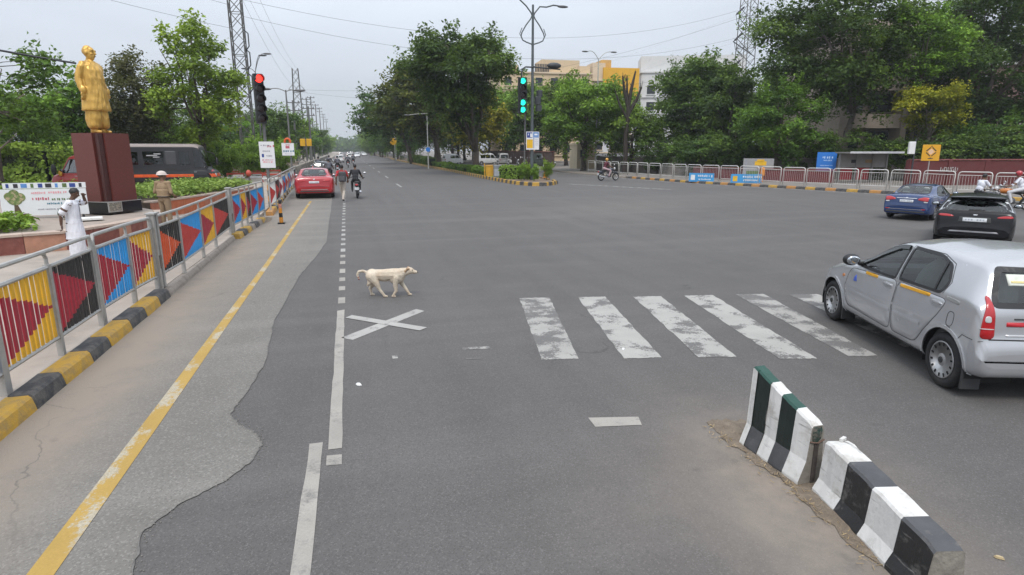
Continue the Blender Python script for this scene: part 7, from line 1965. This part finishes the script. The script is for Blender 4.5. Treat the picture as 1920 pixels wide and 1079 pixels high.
class Fig:
    """a body as overlapping closed volumes that are fused into one continuous surface"""
    def __init__(s): s.mb = MB(); s.reg = []
    def _tag(s, r): s.reg += [r] * (len(s.mb.v) - len(s.reg))
    def cap(s, a, b, ra, rb, r, n=10):
        a, b = Vector(a), Vector(b); d = b - a; L = d.length
        u = d.normalized()
        pts = []; rs = []
        for k in range(4):
            t_ = PI / 2 * (1 - k / 3.0); pts.append(a - u * ra * math.sin(t_)); rs.append(max(.002, ra * math.cos(t_)))
        pts.append(a.lerp(b, .5)); rs.append((ra + rb) / 2)
        for k in range(4):
            t_ = PI / 2 * k / 3.0; pts.append(b + u * rb * math.sin(t_)); rs.append(max(.002, rb * math.cos(t_)))
        s.mb.tube(pts, rs, n); s._tag(r); return s
    def chain(s, pts, rs, r):
        for i in range(len(pts) - 1): s.cap(pts[i], pts[i + 1], rs[i], rs[i + 1], r)
        return s
    def ell(s, c, rad, r, M=None):
        s.mb.ell(c, rad, 14, 10, M=M); s._tag(r); return s
    def robe(s, rings, r, n=28):
        """rings: (x, y, z, rx, ry)"""
        rr = [[(x + rx * math.cos(2 * PI * k / n), y + ry * math.sin(2 * PI * k / n), z) for k in range(n)] for x, y, z, rx, ry in rings]
        s.mb.loft(rr); s._tag(r); return s
    def hand(s, w, d, side, r, k=1.0, curl=.5, up=(0, 0, 1)):
        """palm with five fingers at wrist w pointing along d; side: +1 or -1, the thumb's side along `up` cross d"""
        w, d = Vector(w), Vector(d).normalized(); up = Vector(up)
        lat = d.cross(up); lat = lat.normalized() if lat.length > .1 else Vector((0, 1, 0)); nrm = lat.cross(d)
        pc = w + d * .045 * k
        M_ = Matrix((d, lat, nrm)).transposed()
        s.ell(pc, (.05 * k, .04 * k, .017 * k), r, M_)
        for i, L_ in enumerate((.068, .078, .072, .055)):
            o = (i - 1.5) * .021 * k; a = pc + d * .038 * k + lat * o * side
            b = a + d * L_ * .5 * k - nrm * curl * .022 * k; c = b + d * L_ * .35 * k - nrm * curl * .05 * k
            s.chain([a, b, c], [.0105 * k, .0098 * k, .0085 * k], r)
        a = w + d * .022 * k - lat * .032 * k * side; b = a + d * .032 * k - lat * .028 * k * side; c = b + d * .03 * k - nrm * .01 * k
        s.chain([a, b, c], [.0125 * k, .011 * k, .009 * k], r)
    def head(s, c, fwd, r, k=1.0, tilt=0.0):
        """skull, jaw, nose, brow, ears; fwd is the horizontal facing direction"""
        f = Vector(fwd).normalized(); l = Vector((-f.y, f.x, 0)).normalized(); u = f.cross(l)
        if tilt: q = Matrix.Rotation(tilt, 3, l); f = q @ f; u = q @ u
        M_ = Matrix((f, l, u)).transposed(); c = Vector(c); P_ = lambda x, y, z: c + M_ @ (Vector((x, y, z)) * k)
        s.ell(P_(-.008, 0, .018), (.094 * k, .075 * k, .098 * k), r, M_)
        s.ell(P_(.022, 0, -.045), (.062 * k, .056 * k, .066 * k), r, M_)
        s.cap(P_(.052, 0, -.098), P_(.056, 0, -.092), .026 * k, .022 * k, r)
        s.cap(P_(.082, 0, .012), P_(.104, 0, -.026), .010 * k, .015 * k, r)
        s.cap(P_(.078, .035, .026), P_(.078, -.035, .026), .012 * k, .012 * k, r)
        s.cap(P_(.080, .018, -.062), P_(.080, -.018, -.062), .011 * k, .011 * k, r)
        for q_ in (1, -1):
            s.ell(P_(-.002, q_ * .076, -.008), (.022 * k, .010 * k, .032 * k), r, M_)
            s.ell(P_(.055, q_ * .035, -.025), (.026 * k, .022 * k, .022 * k), r, M_)
        return P_, M_
    def bake(s, name, mats, parent, voxel=.012, smooth=3, folds=None, loc=None):
        me = s.mb.mesh('tmp')
        o = bpy.data.objects.new('tmp', me); C.objects.link(o)
        m = o.modifiers.new('r', 'REMESH'); m.mode = 'VOXEL'; m.voxel_size = voxel; m.use_smooth_shade = True
        m2 = o.modifiers.new('s', 'SMOOTH'); m2.factor = .5; m2.iterations = smooth
        dg = bpy.context.evaluated_depsgraph_get()
        out_ = bpy.data.meshes.new_from_object(o.evaluated_get(dg), depsgraph=dg)
        bpy.data.objects.remove(o); bpy.data.meshes.remove(me)
        kd = KDTree(len(s.mb.v))
        for i, v in enumerate(s.mb.v): kd.insert(v, i)
        kd.balance()
        out_.materials.clear()
        for q in mats: out_.materials.append(q)
        idx = [s.reg[kd.find(p.center)[1]] for p in out_.polygons]
        out_.polygons.foreach_set('material_index', idx)
        if folds:
            amp = [0.0] * len(out_.vertices)
            for p in out_.polygons:
                a = folds.get(p.material_index, 0)
                for v in p.vertices: amp[v] = max(amp[v], a)
            nr = [v.normal.copy() for v in out_.vertices]
            for v in out_.vertices:
                a = amp[v.index]
                if a:
                    p = v.co; ang = math.atan2(p.y, p.x)
                    f = noise.noise(Vector((p.x * 16, p.y * 16, p.z * 3.2))) + .6 * noise.noise(Vector((p.x * 30, p.y * 30, p.z * 8 + 4)))
                    v.co = p + nr[v.index] * a * f
        out_.polygons.foreach_set('use_smooth', [True] * len(out_.polygons))
        out_.name = name
        return link_mesh(name, out_, parent, loc)

def skin(n, c): return mat('skin ' + n, c, .55, 0, .08, 8)
def cloth(n, c): return mat('cloth ' + n, c, .9, 0, .08, 10)
SK = skin('brown', (.17, .085, .05)); SKD = skin('deep brown', (.10, .05, .032))
HAIR = mat('black hair', (.008, .007, .007), .5, 0, .3, 30)
def eyes(P_, M_, parent, k=1.0):
    for q in (1, -1):
        mb = MB(); mb.ell(P_(.074, q * .031, -.002), (.010 * k, .013 * k, .007 * k), 8, 6, M=M_); mb.build('eye', mat('eye white', (.5, .48, .45), .3), parent, smooth=True)
        mb = MB(); mb.ell(P_(.0835, q * .031, -.002), (.003 * k, .006 * k, .006 * k), 8, 6, M=M_); mb.build('pupil', mat('eye dark', (.01, .008, .007), .2), parent, smooth=True)
def hair_cap(P_, M_, parent, k=1.0, name='hair', m=None, low=-.03):
    mb = MB(); n, mrows = 18, 9; vs_ = []
    for i in range(mrows):
        for j in range(n):
            th = 2 * PI * j / n; ph = PI / 2 * (i / (mrows - 1)) * 1.25
            x = math.sin(ph) * math.cos(th); y = math.sin(ph) * math.sin(th); z = math.cos(ph)
            if x > .35: z = max(z, .45 + .1 * math.sin(j * 3))
            rr = 1 + .03 * noise.noise(Vector((x * 5, y * 5, z * 5)))
            vs_.append(P_(-.012 + x * .104 * rr, y * .084 * rr, .02 + z * .108 * rr))
    fs = [(i * n + j, i * n + (j + 1) % n, (i + 1) * n + (j + 1) % n, (i + 1) * n + j) for i in range(mrows - 1) for j in range(n)]
    mb.add(vs_, fs); return mb.build(name, m or HAIR, parent, smooth=True)

def standing(f, c, top, low, sk, shoe, legs, arms, sleeve=.5, lean=0.0, twist=0):
    """trousered figure facing +x. legs: ((hip,knee,ankle) x2), arms: ((shoulder, elbow, wrist) x2)"""
    for (h, k, a) in legs:
        f.chain([h, k], [.092, .066], low); f.chain([k, a], [.066, .050], low)
        a = Vector(a); f.cap(a + Vector((-.03, 0, -.045)), a + Vector((.13, 0, -.055)), .038, .034, shoe)
    f.ell((0, 0, .93), (.125, .165, .13), low); f.ell((lean * .3, 0, 1.06), (.115, .155, .14), top); f.ell((lean * .8, 0, 1.25), (.12, .175, .19), top)
    (sl, el, wl), (sr, er, wr) = arms
    f.cap(sl, sr, .062, .062, top)
    for i, (s_, e, w_) in enumerate(arms):
        s_, e, w_ = Vector(s_), Vector(e), Vector(w_)
        f.chain([s_, e], [.058, .046], top if sleeve >= 1 else sk); 
        if sleeve < 1: f.cap(s_, s_.lerp(e, sleeve), .066, .062, top)
        f.chain([e, w_], [.043, .03], top if sleeve > 1 else sk)
        f.hand(w_, w_ - e, 1 if i == 0 else -1, sk)
    f.cap(((sl[0] + sr[0]) / 2, 0, sl[2] + .02), (c[0] - .015, c[1], c[2] - .07), .058, .052, sk)

# statue: gold painted man in long tunic, dhoti and shawl
GOLD = mat('gold paint', (.60, .36, .085), .34, .45, .12, 6, (.40, .21, .05), (.55, .85), 5)
st = thing('statue', 'golden statue of a bald man in a long tunic and dhoti on the maroon pedestal', 'statue', (PED[0], PED[1], PZ + .44 + 2.29), R(-28))
st.scale = (1.44, 1.44, 1.38)
f = Fig()
for sy in (1, -1):
    f.cap((-.02, sy * .085, .06), (.02, sy * .10, .5), .075, .10, 0)
    f.cap((-.06, sy * .10, .035), (.14, sy * .115, .028), .045, .035, 0)
    f.robe([(0, sy * .085, .10, .115, .095), (.0, sy * .09, .16, .135, .115), (.0, sy * .09, .30, .15, .125), (0, sy * .07, .55, .16, .14)], 0)
f.robe([(-.01, 0, .46, .235, .265), (0, 0, .50, .230, .262), (.01, 0, .75, .205, .235), (.02, 0, .95, .185, .212), (.03, 0, 1.10, .185, .205), (.015, 0, 1.26, .17, .205), (0, 0, 1.36, .14, .19), (-.01, 0, 1.42, .10, .14), (-.01, 0, 1.46, .075, .085)], 0)
f.cap((-.01, .16, 1.365), (-.01, -.16, 1.365), .07, .07, 0)
for sy in (1, -1):
    f.chain([(-.01, sy * .195, 1.32), (-.055, sy * .245, 1.08), (.03, sy * .265, .84)], [.074, .064, .054], 0)
    f.cap((.03, sy * .264, .88), (.035, sy * .266, .845), .064, .062, 0)
    f.hand((.035, sy * .268, .83), (.12, 0, -1), sy, 0, 1.05, .9, up=(1, 0, 0))
f.chain([(.10, -.08, 1.40), (.17, -.02, 1.2), (.19, .06, 1.02), (.16, .15, .92)], [.02, .02, .018, .016], 0)
f.robe([(-.15, .12, .50, .05, .10), (-.14, .12, .9, .05, .09), (-.12, .12, 1.3, .05, .08)], 0)
f.cap((-.01, 0, 1.44), (.01, 0, 1.53), .062, .058, 0)
P_, M_ = f.head((.02, 0, 1.615), (1, .25, 0), 0, 1.22)
body = f.bake('body', [GOLD], st, .0105, 1, {0: .017})
mb = MB()
for q_ in (1, -1): mb.cap if False else mb.tube([P_(.084, q_ * .018, .028), P_(.088, q_ * .034, .034), P_(.078, q_ * .055, .028)], .005, 5)
mb.build('eyebrow', mat('dark gold', (.10, .055, .015), .5, .3), st)
mb = MB()
for q_ in (1, -1): mb.ell(P_(.083, q_ * .033, .004), (.008, .013, .006), 8, 6, M=M_)
mb.build('eye', mat('dark gold', (.10, .055, .015), .5, .3), st, smooth=True)
mb = MB(); mb.tube([P_(.092, .022, -.064), P_(.096, 0, -.062), P_(.092, -.022, -.064)], .004, 5); mb.build('mouth', mat('dark gold', (.10, .055, .015), .5, .3), st)
for k in range(3):
    mb = MB(); mb.ell((.168 + .004 * k, .0, 1.28 - .08 * k), .009, 8, 6); mb.build('button', GOLD, st, smooth=True)

# man in white beside the planter
pm_ = thing('person', 'man in white short sleeved kurta and dhoti, one hand raised to his forehead', 'person', (-5.54, 14.45, PZ), R(5), scale=.88)
f = Fig()
f.robe([(0, 0, .07, .175, .20), (0, 0, .12, .18, .205), (0, 0, .35, .165, .19), (0, 0, .60, .16, .185), (0, 0, .8, .155, .18)], 0)
f.robe([(-.005, 0, .52, .20, .215), (0, 0, .56, .195, .212), (0, 0, .8, .17, .19), (0, 0, 1.0, .15, .178), (.01, 0, 1.2, .15, .19), (.02, 0, 1.34, .13, .19), (.02, 0, 1.42, .08, .11)], 1)
f.cap((.01, .165, 1.375), (.01, -.165, 1.375), .068, .068, 1)
f.chain([(.01, -.19, 1.36), (-.17, -.22, 1.12), (-.20, -.20, .88)], [.05, .042, .03], 2); f.cap((.01, -.19, 1.37), (-.14, -.215, 1.16), .075, .078, 1)
f.hand((-.20, -.20, .88), (.15, .1, -1), -1, 2, 1.0, .8, up=(1, 0, 0))
f.chain([(.01, .19, 1.36), (.24, .20, 1.34), (.26, .03, 1.52)], [.05, .042, .03], 2); f.cap((.01, .19, 1.37), (.19, .20, 1.35), .073, .075, 1)
f.hand((.26, .03, 1.52), (.1, -.7, .5), 1, 2, 1.0, .4, up=(0, 0, 1))
f.cap((.02, 0, 1.40), (.06, 0, 1.50), .056, .052, 2)
for sy in (1, -1): f.cap((-.02, sy * .09, .04), (.15, sy * .10, .035), .042, .034, 3)
P_, M_ = f.head((.10, 0, 1.585), (1, .1, 0), 2, 1.0, tilt=R(24))
f.bake('body', [cloth('white dhoti', (.66, .66, .70)), cloth('white kurta', (.70, .71, .76)), SKD, BLACK()], pm_, .0115, 2, {0: .012, 1: .009})
hair_cap(P_, M_, pm_); eyes(P_, M_, pm_)
mb = MB(); mb.tube([(.166, -.045, 1.36), (.165, -.05, 1.2), (.166, -.055, .92)], .007, 5); mb.build('placket', mat('dark trim cloth', (.12, .13, .16), .8), pm_)
# policeman
pm_ = thing('person', 'policeman in khaki uniform and pale helmet standing behind the railing, back turned', 'person', (-5.1, 19.4, PZ), R(62))
pm_.scale = (1.08, 1.08, .96)
f = Fig(); KH = cloth('khaki', (.27, .19, .115))
standing(f, (.02, 0, 1.62), 0, 1, 2, 3, [((0, .085, .90), (.01, .10, .49), (-.02, .11, .09)), ((0, -.085, .90), (.0, -.10, .49), (-.02, -.12, .09))],
         [((0, .185, 1.40), (-.02, .25, 1.12), (.17, .16, 1.02)), ((0, -.185, 1.40), (-.02, -.25, 1.12), (.17, -.16, 1.02))], sleeve=1.2)
f.robe([(0, 0, .985, .155, .185), (0, 0, 1.05, .14, .175), (0, 0, 1.2, .14, .19)], 0)
P_, M_ = f.head((.02, 0, 1.61), (1, -.5, 0), 2, 1.0)
f.bake('body', [KH, cloth('khaki trousers', (.24, .17, .105)), SK, BLACK()], pm_, .012, 2, {0: .008, 1: .008})
hair_cap(P_, M_, pm_, name='hair'); eyes(P_, M_, pm_)
hm_ = MB(); vs_ = []; n = 18
for i in range(8):
    ph = PI / 2 * i / 7
    for j in range(n):
        a = 2 * PI * j / n; vs_.append(P_(-.01 + math.sin(ph) * math.cos(a) * .125, math.sin(ph) * math.sin(a) * .108, .035 + math.cos(ph) * .108))
for j in range(n):
    a = 2 * PI * j / n; vs_.append(P_(-.01 + math.cos(a) * (.185 if math.cos(a) > .2 else .14), math.sin(a) * .118, .022))
hm_.add(vs_, [(i * n + j, i * n + (j + 1) % n, (i + 1) * n + (j + 1) % n, (i + 1) * n + j) for i in range(8) for j in range(n)])
hm_.build('helmet', mat('pale helmet', (.56, .47, .43), .5), pm_, smooth=True)
mb = MB(); mb.tube([(.145 * math.cos(a * PI / 10), .178 * math.sin(a * PI / 10), 1.0) for a in range(20)], .02, 5, closed=True); mb.build('belt', mat('dark belt', (.035, .022, .015), .5), pm_)
# walking man with backpack
pm_ = thing('person', 'walking man in red shirt and pale trousers with grey backpack, left of the motorcycle', 'person', (-.24, 29.4, 0), R(82))
f = Fig()
standing(f, (.05, 0, 1.60), 0, 1, 2, 3, [((0, .075, .90), (.10, .05, .52), (.24, .02, .10)), ((0, -.075, .90), (-.02, -.06, .50), (-.26, -.03, .15))],
         [((.02, .185, 1.38), (-.10, .25, 1.13), (-.02, .27, .90)), ((.02, -.185, 1.38), (.08, -.25, 1.13), (.22, -.22, .98))], sleeve=.55, lean=.03)
P_, M_ = f.head((.05, 0, 1.585), (1, 0, 0), 2)
f.bake('body', [cloth('red shirt', (.46, .02, .035)), cloth('pale trousers', (.46, .40, .34)), SK, BLACK()], pm_, .013, 2, {0: .008, 1: .008})
hair_cap(P_, M_, pm_); eyes(P_, M_, pm_)
mb = MB(); mb.cbox((-.20, -.05, 1.17), (.18, .32, .46), .05); bp = mb.build('backpack', mat('grey backpack', (.06, .06, .065), .85, 0, .2, 10), pm_)
mb = MB(); mb.cbox((-.305, -.05, 1.08), (.04, .24, .2), .015); mb.build('pocket', mat('grey pocket', (.085, .085, .09), .85), bp)
mb = MB()
for sy in (.10, -.12): mb.tube([(-.12, sy, 1.38), (.04, sy, 1.46), (.15, sy, 1.30), (.10, sy, 1.05), (-.10, sy, .98)], .016, 5)
mb.build('strap', mat('grey pocket', (.085, .085, .09), .85), bp)

def rider(label, bike_loc, az, shirt, trousers, helmet=None, group=None, scale=1.0, sk=None):
    """seated on a motorcycle, hands on the bar; local axes as the motorcycle's"""
    t_ = thing('person', label, 'person', bike_loc, R(90 - az), group); t_.scale = (scale,) * 3
    f = Fig()
    for sy in (1, -1):
        f.chain([(-.34, sy * .09, .93), (.08, sy * .19, .80)], [.092, .068], 1); f.chain([(.08, sy * .19, .80), (-.06, sy * .19, .40)], [.066, .048], 1)
        f.cap((-.10, sy * .19, .345), (.08, sy * .20, .335), .038, .034, 3)
        f.chain([(-.22, sy * .185, 1.38), (-.06, sy * .29, 1.13)], [.06, .05], 0); f.chain([(-.06, sy * .29, 1.13), (.14, sy * .33, 1.04)], [.042, .03], 2)
        f.hand((.14, sy * .33, 1.045), (1, sy * .2, -.1), sy, 2, 1.0, 1.2, up=(0, 0, 1))
    f.ell((-.36, 0, .95), (.14, .17, .12), 1); f.ell((-.32, 0, 1.08), (.12, .155, .15), 0); f.ell((-.26, 0, 1.25), (.125, .18, .19), 0)
    f.cap((-.22, .185, 1.39), (-.22, -.185, 1.39), .062, .062, 0); f.cap((-.21, 0, 1.41), (-.18, 0, 1.51), .056, .052, 2)
    P_, M_ = f.head((-.16, 0, 1.595), (1, 0, 0), 2)
    f.bake('body', [shirt, trousers, sk or SK, BLACK()], t_, .014, 2, {0: .008, 1: .006})
    eyes(P_, M_, t_)
    if helmet is None: hair_cap(P_, M_, t_)
    else:
        mb = MB(); mb.ell(P_(-.01, 0, .03), (.125, .105, .120), 16, 10, M=M_); mb.build('helmet', helmet, t_, smooth=True)
        mb = MB(); mb.ell(P_(.045, 0, .005), (.085, .088, .05), 14, 8, M=M_); mb.build('visor', mat('dark visor', (.01, .01, .012), .1), t_, smooth=True)
    return t_
motorcycle('dark motorcycle seen from behind with a bright mirror, right of the red sedan', (.46, 31.6, 0), 3, (.02, .02, .022))
rider('rider in dark clothes on the motorcycle right of the walking man', (.40, 31.75, 0), 3, cloth('dark jacket', (.025, .025, .03)), cloth('black trousers', (.015, .015, .017)), None, scale=.98)
motorcycle('small motorcycle crossing in front of the gatehouse, side on', (19.5, 43.8, 0), 82, (.03, .035, .05))
rider('rider with an amber helmet and maroon shirt crossing before the gatehouse', (19.5, 43.8, 0), 82, cloth('maroon shirt', (.10, .02, .035)), cloth('pinkish trousers', (.45, .32, .34)), mat('amber helmet', (.60, .30, .04), .3, coat=.6))
motorcycle('black motorcycle half hidden behind the black crossover', (23.2, 17.5, 0), 100, (.02, .02, .022), scale=.88)
rider('rider in a white shirt and black cap behind the black crossover', (23.2, 17.5, 0), 100, cloth('white shirt', (.68, .69, .74)), cloth('black trousers', (.015, .015, .017)), None, scale=.88)
motorcycle('motorcycle with an orange cover at the right edge of the picture', (25.7, 18.4, 0), 322, (.50, .16, .02), scale=.9)
rider('rider in a white shirt and red cap at the right edge of the picture', (25.7, 18.4, 0), 322, cloth('white shirt', (.68, .69, .74)), cloth('white trousers', (.6, .6, .62)), mat('red helmet', (.40, .02, .03), .3, coat=.6), scale=.9)
far_b = motorcycle('small dark motorcycle in the left lane ahead of the red sedan', (-1.3, 48, 0), 0, (.02, .02, .022), 'far motorcycles in the left lane')
far_r = rider('dark clothed rider far ahead in the left lane', (-1.3, 48, 0), 0, cloth('grey shirt', (.12, .12, .14)), cloth('black trousers', (.015, .015, .017)), mat('dark helmet', (.03, .03, .035), .3), 'far riders in the left lane')
for x, y_ in [(-2.6, 62), (-.9, 66), (.2, 84), (-1.9, 74), (1.0, 96)]:
    for o in (far_b, far_r):
        c = copy_tree(o); c.location = (x, y_, 0)
# parked scooters behind the hedge
sc0 = motorcycle('white scooter parked in the row behind the clipped hedge', (23.5, 84, 0), 190, (.6, .6, .6), 'parked scooters behind the hedge', True)
for x, y_ in [(24.6, 84.5), (25.7, 84.2), (26.6, 85), (22.2, 84.5), (21.0, 86)]:
    c = copy_tree(sc0); c.location = (x, y_, 0)

# ------------------------------------------------------------------ dog
dg_ = thing('dog', 'pale cream stray dog walking to the right across the road, tail curled', 'dog', (.56, 10.0, 0), R(-15))
f = Fig()
# trunk: deep chest, tucked belly
f.chain([(-.27, 0, .365), (-.10, 0, .365), (.08, 0, .37), (.20, 0, .375)], [.093, .094, .105, .098], 0)
f.ell((-.265, 0, .355), (.112, .094, .112), 0); f.ell((.13, 0, .345), (.155, .100, .132), 0); f.ell((-.06, 0, .350), (.17, .088, .098), 0)
f.chain([(.22, 0, .40), (.32, 0, .425)], [.085, .064], 0)          # neck carried low
Mh = Matrix.Rotation(R(2), 3, 'Y')
f.ell((.365, 0, .435), (.070, .056, .057), 0, Mh)
f.chain([(.39, 0, .425), (.475, 0, .412)], [.040, .024], 0); f.ell((.492, 0, .416), (.012, .014, .011), 2)
f.cap((.41, 0, .398), (.462, 0, .394), .017, .012, 0)
for sy in (1, -1):
    f.chain([(.350, sy * .042, .472), (.325, sy * .068, .482), (.310, sy * .078, .445)], [.020, .017, .011], 1)
# front legs
def leg(pts, rs): f.chain(pts, rs, 0)
leg([(.15, -.062, .33), (.125, -.066, .21), (.135, -.066, .105), (.085, -.066, .03)], [.062, .040, .027, .021]); f.cap((.075, -.066, .018), (.115, -.066, .014), .022, .017, 0)
leg([(.17, .062, .33), (.205, .064, .215), (.275, .064, .115), (.325, .064, .032)], [.060, .038, .026, .021]); f.cap((.322, .064, .020), (.362, .064, .015), .021, .017, 0)
# hind legs: knee forward, hock back
leg([(-.27, -.06, .35), (-.185, -.068, .235), (-.14, -.066, .135), (-.065, -.066, .03)], [.088, .054, .028, .021]); f.cap((-.07, -.066, .019), (-.02, -.066, .014), .022, .017, 0)
leg([(-.29, .06, .34), (-.245, .066, .225), (-.325, .064, .125), (-.305, .064, .03)], [.082, .050, .027, .021]); f.cap((-.31, .064, .018), (-.265, .064, .014), .022, .017, 0)
leg([(-.27, -.055, .33), (-.30, -.066, .24), (-.33, -.066, .20)], [.06, .04, .02])
f.chain([(-.345, 0, .405), (-.42, 0, .432), (-.485, 0, .42), (-.512, 0, .365), (-.495, 0, .315)], [.026, .023, .022, .020, .015], 0)
f.cap((-.493, 0, .31), (-.486, 0, .285), .017, .011, 3)
f.bake('body', [mat('cream fur', (.64, .555, .44), .9, 0, .12, 7, (.44, .31, .20), (.47, .78), 5.0, .9, 80), mat('tan fur', (.36, .24, .15), .9, 0, .15, 8), mat('nose leather', (.02, .015, .015), .4), mat('reddish tail tip', (.30, .06, .05), .9)], dg_, .0085, 2)
for sy in (1, -1):
    mb = MB(); mb.ell((.410, sy * .036, .450), (.009, .007, .009), 8, 6); mb.build('eye', mat('eye dark', (.01, .008, .007), .2), dg_, smooth=True)
# ------------------------------------------------------------------ air
hz = MB(); hz.box((30, 320, 12.5), (720, 820, 28.0))
hm = bpy.data.materials.new('thin haze'); hm.use_nodes = True
hm.node_tree.nodes.clear()
_o = nd(hm.node_tree, 'ShaderNodeOutputMaterial'); _v = nd(hm.node_tree, 'ShaderNodeVolumePrincipled')
_v.inputs['Color'].default_value = (.86, .90, .94, 1); _v.inputs['Density'].default_value = 0.00045
_v.inputs['Anisotropy'].default_value = 0.0
hm.node_tree.links.new(_v.outputs[0], _o.inputs['Volume'])
tag(hz.build('haze', hm), kind='stuff')
